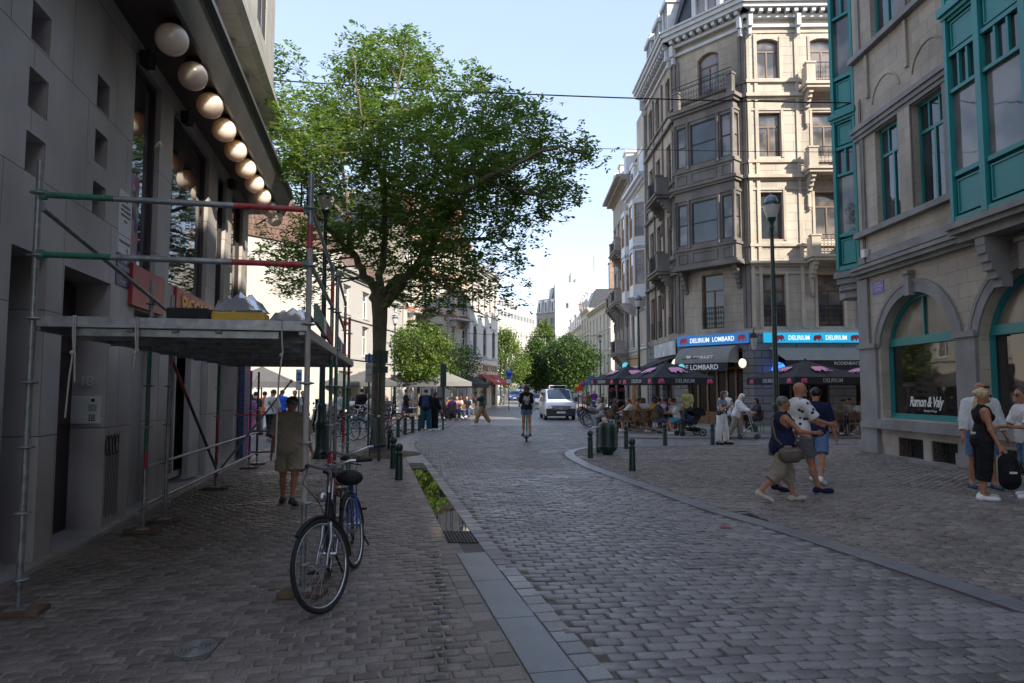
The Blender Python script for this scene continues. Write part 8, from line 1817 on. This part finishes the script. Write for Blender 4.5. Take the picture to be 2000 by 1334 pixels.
held('jacket','dark jacket tied round the waist of the woman in white trousers','jacket',t,lambda tt:(lambda vq:fast_mesh('jacket_cloth',vq[0],vq[1],cloth((.05,.04,.05),'plum_cloth'),None,tt,True))(nets([dict(a=c['J']['pel']+np.array([0,-.04,.06]),b=c['J']['pel']+np.array([0,-.07,-.30]),ra=.14,rb=.15,k=.03,flat=((0,1,0),1.3),clip=[(c['J']['pel']+np.array([0,.02,0]),np.array([0,1.,0]))]),dict(a=c['J']['pel']+np.array([-.13,.0,.06]),b=c['J']['pel']+np.array([.13,.0,.06]),ra=.09,rb=.09,k=.03)],.014,(.006,30,2))))
q=gr(1424,862);person('white-haired person in a white shirt bending behind the woman with the phone',(q.x+.25,q.y+1.2,0),-.4,1.70,SKIN,MR,1.05,14,0,((4,4,4),(-4,4,4)),((30,6,30,10),(30,6,30,10)),(20,0),(CWHT,.8,-.1,.03),(CGRY,.95,.02),CBLK,(H_WHT,'bob'),female=True)
q=gr(1436,858)
t,c=person('elderly woman with white hair and sunglasses in white shirt and beige trousers pushing a walker',(q.x+.05,q.y,.02),ZR-.45,1.60,SKIN,MR,1.0,16,0,((14,8,3),(-12,16,3)),((34,6,34,0),(34,6,34,0)),(10,0),(CWHT,.9,-.16,.035),(CBEI,.93,.022),CBEI,(H_WHT,'bob'),sunglasses,female=True)
def walker(tt):
    mb=MB()
    for s in(-.27,.27):
        mb.tube([(s,.30,.92),(s,.42,.90),(s,.62,.12)],.014,8);mb.tube([(s,.52,.5),(s,.18,.12)],.013,8);mb.tube([(s,.12,.14),(s,.7,.14)],.011,8)
    for y,z in((.60,.2),(.52,.5),(.2,.16)):mb.tube([(-.27,y,z),(.27,y,z)],.011,8)
    mb.build('frame',pm('champagne_metal',(.4,.38,.34),.3,.8),tt)
    for s in(-.27,.27):
        for y in(.14,.68):mb=MB();mb.torus((s,y,.085),.065,.02,(1,0,0),20,8);mb.tube([(s-.02,y,.085),(s+.02,y,.085)],.03,8);mb.build('wheel',TYRE,tt)
        mb=MB();mb.tube([(s,.26,.93),(s,.38,.92)],.02,8);mb.build('grip',BLACK,tt)
    mb=MB();mb.obox((0,.5,.52),(.46,.24,.03));mb.build('seat',BLACK,tt);mb=MB();mb.obox((0,.60,.36),(.4,.2,.22));mb.build('basket',pm('dark_green_fabric',(.02,.05,.04),.8),tt,bevel=.03)
held('walker','four-wheeled metal walker with a basket pushed by the elderly woman','walker',t,walker)
held('handbag','small black handbag hanging from the elderly woman\'s arm','handbag',t,lambda tt:(lambda mb:(mb.obox((-.3,.3,.72),(.06,.2,.2)),mb.tube([(-.3,.22,.8),(-.3,.3,.98),(-.3,.38,.8)],.008),mb.build('bag_body',BLACK,tt)))(MB()))
q=at(1343,830,30.5);person('bearded man in a yellow shirt standing by the cafe door',(q.x,30.5,.035),PI*.8,1.78,SKIN,MR,1.05,0,0,((2,0,4),(-2,0,4)),((4,8,14,0),(8,8,60,30)),(4,0),(cloth((.34,.33,.12),'yellow_cloth'),.44,-.08,.02),(DEND,.95,.02),CBLK,(H_BLK,'short'))
# scooter rider from behind
def ex9(c):
    J=c['J'];mb=MB();random.seed(3)
    for i in range(34):mb.tube([(random.uniform(-.12,.12),-.145-.008*random.random(),J['che'][2]+random.uniform(-.12,.06))for _ in(0,1)],.006,4)
    for i in range(4):mb.obox((0,-.137,J['che'][2]-.13-i*.03),(.16-.02*i,.006,.01))
    mb.build('shirt_print',SIGNW,c['t'])
t,c=person('woman with very long dark hair and denim shorts riding the scooter away',(SCP.x,SCP.y+.42,.165),0,1.72,SKINT,.011,.95,0,0,((4,4,2),(-6,2,2)),((30,10,40,0),(22,12,40,0)),(0,0),(CBLK,.46,-.03,.022),(DEN,.22,.014),pm('red_black_trainer',(.1,.02,.02),.7),(H_BRN,'verylong'),ex9,female=True)
held('tote_bag','white tote bag on the shoulder of the scooter rider','bag',t,lambda tt:(lambda mb:(mb.obox((.26,-.02,1.0),(.07,.26,.32)),mb.tube([(.26,.06,1.15),(.2,0,1.42),(.26,-.08,1.15)],.012),mb.build('bag_body',pm('cream_canvas',(.6,.56,.46),.85),tt,bevel=.02)))(MB()))
q=gr(941,831);person('man in a dark t-shirt and khaki trousers crossing the road raising a camera',(q.x,q.y,0),PI/2,1.78,SKIN,.015,1.05,0,0,((24,6,3),(-22,12,3)),((62,4,78,18),(58,4,84,18)),(0,0),(cloth((.03,.05,.045),'dark_green_cloth'),.44,-.06,.02),(CKHA,.94,.022),WHITE,(H_BRN,'short'),foot=(0,22),group=None)
held('camera','dark camera held up by the man crossing the road','camera',bpy.data.objects[[o.name for o in bpy.data.objects if o.get('label','').startswith('man in a dark t-shirt and khaki')][0]],lambda tt:(lambda mb:(mb.obox((0,.27,1.62),(.14,.07,.09)),mb.tube([(0,.27,1.62),(0,.37,1.62)],.035),mb.build('camera_body',VBLK,tt)))(MB()))
q=gr(831,842)
t,c=person('person in dark jacket and jeans seen from behind, wearing a blue backpack',(q.x,q.y,0),.1,1.76,SKIN,.015,1.08,0,0,((2,0,6),(-2,0,6)),((14,8,50,10),(14,8,50,10)),(14,0),(CBLK,.9,-.06,.03),(cloth((.02,.07,.11),'teal_denim'),.97,.03),WHITE,(H_BLK,'short'))
held('backpack','blue backpack on the person standing by the left bollards','backpack',t,lambda tt:(lambda vq:fast_mesh('bag_body',vq[0],vq[1],cloth((.02,.04,.10),'navy_bag'),None,tt,True))(nets([dict(a=np.array([0,-.2,1.38]),b=np.array([0,-.2,1.08]),ra=.13,rb=.14,k=.03,flat=((0,1,0),1.5)),dict(a=np.array([0,-.28,1.15]),b=np.array([0,-.28,1.08]),ra=.1,rb=.1,k=.03,flat=((0,1,0),1.6))],.018)))
q=gr(841,842);person('person in black trousers half hidden beside the one with the blue backpack',(q.x+.12,q.y+.4,0),-.6,1.66,SKIN,.017,1.0,0,0,((2,0,3),(-2,0,3)),((8,6,30,0),(8,6,30,0)),(0,0),(CBLK,.9,-.1,.02),(CBLK,.97,.015),WHITE,(H_BRN,'long'),female=True)
q=gr(792,829);person('bearded man in a black t-shirt and navy shorts walking right with a dark bag',(q.x,q.y,0),ZR+.2,1.82,SKIN,.016,1.12,0,0,((24,8,3),(-22,14,3)),((34,6,60,10),(30,10,50,0)),(0,0),(CBLK,.44,-.06,.02),(cloth((.02,.03,.12),'blue_shorts_cloth'),.4,.025),CBLK,(H_BRN,'short'),foot=(0,22))
q=gr(528,862)
t,c=person('person in white t-shirt and black trousers walking away under the scaffold deck',(q.x,q.y,0),-.3,1.74,SKIN,.014,1.02,4,0,((12,3,3),(-14,14,3)),((10,10,24,0),(10,10,24,0)),(20,0),(CWHT,.46,-.02,.026),(CBLK,.95,.02),pm('grey_trainer',(.3,.3,.3),.8),(H_BRN,'short'),lambda c:xtube('bag_strap',[c['sh']['L']+np.array([.05,-.02,.06]),c['J']['che']+np.array([0,-.16,.0]),c['J']['pel']+np.array([.17,-.1,.05])],.014,CBLK,c['t']),foot=(0,20))
# ---- the rest of the passers-by and the diners
rs=random.Random(11)
def walker_(label,px,py,hd_,H,topc,botc,ln,hair,fem=False,sk=None,sl=.44,res=.022,z=0,stride=20):
    q=gr(px,py)if z<.01 else gr(px,py,z);s=stride*rs.choice((-1,1));a1,a2=rs.uniform(-5,30),rs.uniform(-5,30)
    return person(label,(q.x,q.y,z),hd_,H,sk or SKIN,res,rs.uniform(.92,1.15),2,0,((s,6 if s>0 else 14,3),(-s,14 if s>0 else 6,3)),((-s*.6,8,14+a1,0),(s*.6,8,14+a2,0)),(0,rs.uniform(-20,20)),(cloth(topc),sl,-.07,.02),(cloth(botc),ln,.02),rs.choice((WHITE,CBLK,CBEI)),hair,female=fem)[0]
walker_('person in a bright orange top ahead of the one with the black strap',515,845,.2,1.7,(.65,.16,.03),(.6,.6,.58),.95,(H_BLK,'short'))
walker_('person in a royal blue t-shirt beyond the man with the flat cap',549,842,.1,1.76,(.03,.12,.6),(.05,.05,.07),.95,(H_BRN,'short'))
walker_('person in a white t-shirt with a bag beside the blue and white sign post',575,846,PI,1.74,(.6,.6,.6),(.5,.45,.4),.5,(H_BLK,'short'))
walker_('woman in a pink and blue dress by the blue advertising column',488,858,PI*.9,1.62,(.35,.2,.4),(.55,.2,.4),'skirt',(H_BRN,'long'),True,SKINT)
walker_('person in dark clothes just left of the scaffold, facing away',497,850,0,1.68,(.03,.04,.06),(.15,.14,.13),.95,(H_BLK,'short'))
walker_('cyclist in a white and black jersey behind the scaffold posts',661,846,PI*.8,1.74,(.5,.5,.5),(.02,.02,.02),.4,(H_BRN,'short'))
walker_('man in a navy shirt between the scaffold posts and the sign',590,842,PI*1.1,1.72,(.02,.03,.06),(.2,.2,.22),.95,(H_BRN,'short'))
walker_('grey-haired woman in a white blouse and cream trousers left of the tree trunk',722,842,PI*.55,1.62,(.55,.55,.52),(.5,.46,.4),.95,(H_GRY,'bob'),True)
walker_('large person in black with a backpack behind the grey-haired woman',706,838,.3,1.84,(.012,.012,.014),(.015,.015,.02),.97,(H_BLK,'short'),sl=.9)
walker_('woman in a light blue skirt walking on the far left pavement',955,796,0,1.64,(.5,.4,.35),(.25,.38,.55),'skirt',(H_BRN,'long'),True,res=.03)
walker_('man in a dark red shirt on the far left pavement',966,792,PI,1.78,(.2,.01,.03),(.02,.02,.02),.95,(H_BRN,'short'),res=.03)
walker_('child in pale clothes on the far left pavement by the lamp post',973,793,.2,1.4,(.55,.4,.4),(.5,.4,.35),.5,(H_BRN,'long'),True,res=.03)
far_cols=[('white',(.55,.55,.53)),('black',(.02,.02,.02)),('light blue',(.15,.3,.5)),('red',(.4,.03,.03)),('mustard',(.4,.25,.03)),('grey',(.2,.2,.2)),('pink',(.5,.2,.25)),('olive',(.1,.11,.04)),('purple',(.15,.05,.25)),('cream',(.5,.44,.34))]
spots=[(984,784,'by the blue signs'),(990,781,'between the lamp post and the far trees'),(1003,783,'at the left kerb far down the street'),(1010,780,'left of the silver car'),(1037,778,'just left of the silver car'),(1068,779,'right behind the van'),(1140,800,'by the parked bicycles'),(1150,803,'behind the motor scooters'),(1161,806,'beside the red warning sign'),(1178,812,'at the back of the cafe terrace')]
for(nm,colr),(px,py,wh_)in zip(far_cols,spots):
    walker_(f'distant pedestrian in {nm} {wh_}',px,py,rs.choice((0,PI)),rs.uniform(1.6,1.82),colr,rs.choice(((.03,.03,.05),(.05,.08,.15),(.25,.2,.15))),rs.choice((.95,.95,.45)),(rs.choice((H_BLK,H_BRN,H_BLD)),rs.choice(('short','long'))),rs.random()<.5,res=.032 if py<800 else .024)
used_l=set()
def diner(label,x,y,hd_,topc,botc=(.05,.07,.14),hair=(H_BRN,'short'),fem=False,sk=None,ln=.95,sl=.44,z=.035,res=.02,chair_l=None,arms=None,shoes=WHITE,H=1.72,lean=None):
    t,c=person(label,(x,y,z),hd_,H,sk or SKIN,res,rs.uniform(.95,1.2),lean if lean is not None else rs.uniform(0,14),0,((78,rs.uniform(70,96),8),(80,rs.uniform(70,96),8)),arms or((rs.uniform(25,45),8,rs.uniform(40,90),15),(rs.uniform(25,45),8,rs.uniform(40,90),15)),(rs.uniform(0,14),rs.uniform(-25,25)),(cloth(topc),sl,-.03,.018),(cloth(botc),ln,.015),shoes,hair,female=fem,seat_z=.47)
    if chair_l:place(ch,(x+math.sin(hd_)*-.03,y,z),hd_,chair_l,'wicker bistro chairs on the cafe terraces')
    return t
def table(x,y,l,z=.035):place(tb_,(x,y,z),rs.uniform(0,3),l,'small round bistro tables')
XY=lambda px,Y:(X(px,Y),Y)
D_=[(1282,27.2,ZR+.15,'man in a grey t-shirt and blue cap leaning on the table at the terrace front',(.06,.065,.07),(.10,.12,.2),H_BLK,'short',False,.5,CNAVY),(1322,27.0,PI*.55,'woman in a white blouse with blue shorts next to the stroller, chin on hand',(.6,.6,.58),(.1,.3,.45),H_BRN,'bun',True,.4,None),(1297,28.6,ZR+.4,'woman in a lilac top stretching her arm over the table',(.5,.35,.5),(.1,.1,.1),H_BLK,'short',True,.95,None),
      (1311,28.0,ZR,'woman in a beige top behind the one in white',(.4,.33,.25),(.12,.12,.14),H_BRN,'short',True,.95,None),(1279,30.2,PI*.9,'woman with a big black afro in an orange flowered dress',(.5,.22,.06),(.5,.22,.06),H_BLK,'afro',True,.6,None),(1259,30.4,.3,'woman with long brown hair in a white top seen from behind',(.5,.5,.5),(.03,.04,.08),H_BRN,'long',True,.95,None),
      (1245,30.8,ZR+.5,'man in a white shirt and flat cap at the back of the terrace',(.55,.55,.53),(.02,.02,.03),H_GRY,'crop',False,.95,CWHT),(1233,28.8,PI*.4,'red-haired woman in a white top at the left table',(.6,.58,.56),(.1,.08,.07),H_RED,'pony',True,.5,None),(1242,28.2,ZR,'woman in a brown patterned dress at the left table',(.25,.13,.06),(.25,.13,.06),H_BRN,'short',True,.6,None),
      (1306,30.8,PI,'dark-haired person at the back table by the cafe wall',(.05,.05,.06),(.05,.05,.06),H_BLK,'short',False,.95,None),(1196,29.6,ZR+.2,'brown-haired woman in dark clothes at the left end of the terrace',(.06,.04,.03),(.04,.03,.03),H_BRN,'long',True,.95,None),(1176,31.5,PI/2,'blonde woman in a light grey jumper at the left end of the terrace',(.45,.45,.46),(.3,.3,.3),H_BLD,'bun',True,.95,None)]
for i,(px,Y,hd_,lab,tc_,bc_,hm,hst,fem,ln,hat)in enumerate(D_):
    x=X(px,Y);diner(lab,x,Y,hd_,tc_,bc_,(hm,hst),fem,SKIND if 'afro' in lab else None,ln,chair_l='wicker chair under the '+lab.split(' at the')[0].split(' leaning')[0].split(' stretching')[0].split(', chin')[0])
    if hat:
        o=bpy.data.objects[-1]if False else None
for(px,Y,l)in((1300,27.6,'round table in front of the stroller'),(1268,28.9,'round table between the man in grey and the red-haired woman'),(1221,28.9,'round table left of the red-haired woman'),(1290,31.2,'round table at the back by the cafe wall'),(1190,30.6,'round table at the left end of the terrace')):table(X(px,Y),Y,'small dark '+l)
for(px,Y,r_,l)in((1213,27.6,1.2,'empty wicker bistro chair at the front left of the cafe terrace'),(1228,27.2,2.4,'empty wicker bistro chair beside the closed parasols'),(1256,27.4,.6,'empty wicker bistro chair near the parasol pole')):place(ch,(X(px,Y),Y,.035),r_,l,'wicker bistro chairs on the cafe terraces')
# stroller
def stroller(label,loc,rz):
    t=thing('stroller',label,'stroller',(0,0,0));mb=MB()
    for s in(-.27,.27):mb.tube([(s,-.55,1.0),(s,-.25,.62),(s,.35,.15)],.016,8);mb.tube([(s,.0,.42),(s,-.4,.18)],.016,8)
    mb.tube([(-.27,-.55,1.0),(.27,-.55,1.0)],.018);mb.build('frame',DARKIRON,t)
    for s in(-.27,.27):
        for y,r_ in((-.4,.15),(.38,.1)):mb=MB();mb.torus((s,y,r_),r_-.025,.025,(1,0,0),22,8);mb.tube([(s-.02,y,r_),(s+.02,y,r_)],.04,10);[mb.tube([(s,y,r_),(s,y+(r_-.03)*math.cos(a),r_+(r_-.03)*math.sin(a))],.007,4)for a in np.linspace(0,5.2,6)];mb.build('wheel',TYRE,t)
    mb=MB();mb.hexa([(-.23,-.2,.42),(.23,-.2,.42),(.23,.3,.48),(-.23,.3,.48),(-.23,-.22,.54),(.23,-.22,.54),(.23,.3,.58),(-.23,.3,.58)]);mb.hexa([(-.23,-.2,.45),(.23,-.2,.45),(.23,-.12,.45),(-.23,-.12,.45),(-.23,-.52,.95),(.23,-.52,.95),(.23,-.44,.98),(-.23,-.44,.98)]);mb.build('seat',CBLK,t,bevel=.02)
    mb=MB();A=[(-.22+.34*math.cos(a),.72+.34*math.sin(a))for a in np.linspace(PI*.95,PI*.2,7)]
    mb.add([(-.26,y,z)for y,z in A]+[(.26,y,z)for y,z in A],[(i,i+1,8+i,7+i)for i in range(6)],0,True)
    for s in(-.26,.26):mb.add([(s,-.22,.72)]+[(s,y,z)for y,z in A],[tuple(range(8))])
    mb.build('hood',CBLK,t);mb=MB();mb.obox((0,-.15,.25),(.4,.4,.14));mb.build('basket',CBLK,t,bevel=.03);t.location=loc;t.rotation_euler=(0,0,rz);return t
q=gr(1352,853);stroller('black stroller with a hood next to the seated woman in white',(q.x-.1,q.y,.02),PI*.55)
# right terrace behind the strolling couple
for i,(px,Y,hd_,lab,tc_)in enumerate(((1640,26.5,PI,'diner in a grey shirt at the dark right terrace, left of two in the shade',(.25,.25,.26)),(1657,28.5,PI*.8,'diner in a pale cardigan behind the grey-shirted one',(.45,.42,.38)),(1678,26.8,PI,'diner in a white top at the right terrace beside the sandstone pier',(.6,.6,.6)),(1478,28.3,PI/2,'dark-haired woman leaning back on the terrace behind the strolling couple',(.05,.05,.06)))):
    diner(lab,X(px,Y),Y,hd_,tc_,(.05,.05,.06),(H_BLK,'short' if i!=3 else 'long'),i==3,chair_l='wicker bistro chair under the '+lab.split(' at ')[0].split(' behind')[0].split(' leaning')[0]+', right terrace')
for(px,Y,l)in((1648,25.6,'round table at the dark right terrace, nearest the pier'),(1622,27.2,'round table at the dark right terrace, behind the nearest'),(1588,27.8,'round table under the parasol right of the entrance')):table(X(px,Y),Y,'small dark '+l)
for(px,Y,r_,l)in((1630,25.2,.4,'empty wicker chair at the dark right terrace, front left'),(1665,25.0,-.4,'empty wicker chair at the dark right terrace, front right'),(1608,26.2,1.5,'empty wicker chair beside the navy t-shirt man')):place(ch,(X(px,Y),Y,.035),r_,l,'wicker bistro chairs on the cafe terraces')
# left terrace diners
cols=[('white',(.6,.6,.6)),('grey',(.12,.13,.14)),('purple',(.12,.08,.25)),('pale pink',(.55,.3,.28)),('cream',(.5,.44,.36)),('black',(.015,.015,.015)),('sky blue',(.2,.35,.5)),('rust',(.35,.1,.04)),('olive',(.12,.13,.05)),('navy',(.02,.03,.08))]
lay=[(846,37.5),(862,38.5),(884,39),(893,40.5),(902,41),(912,42),(921,44),(877,42),(856,42),(708,38.5),(690,37),(758,40)]
wh=['right behind the backpack person','near the traffic light pole','behind the left litter bin','right of the litter bin','at the bright front table','at the sunny end of the terrace','farthest along the left terrace','at the back under the parasol','at the back by the small tree','left of the sign with the long plate','behind the scaffold posts','right of the big tree trunk']
for i,((px,Y),w_)in enumerate(zip(lay,wh)):
    nm,cl_=cols[i%10];diner(f'seated diner in {nm} {w_}',X(px,Y),Y,rs.choice((ZR,PI/2,PI,.3)),cl_,hair=(rs.choice((H_BLK,H_BRN,H_GRY,H_BLD)),rs.choice(('short','long','bob'))),fem=i%2==0,res=.024,chair_l=f'wicker chair of the seated diner in {nm} {w_}')
for(px,Y,l)in((870,40,'round table under the light grey parasol on the left'),(906,42.3,'round table at the sunny end of the left terrace'),(848,39.8,'round table by the small tree trunk'),(700,38.2,'round table behind the scaffold posts'),(748,41,'round table right of the big tree trunk')):table(X(px,Y),Y,'small dark '+l)
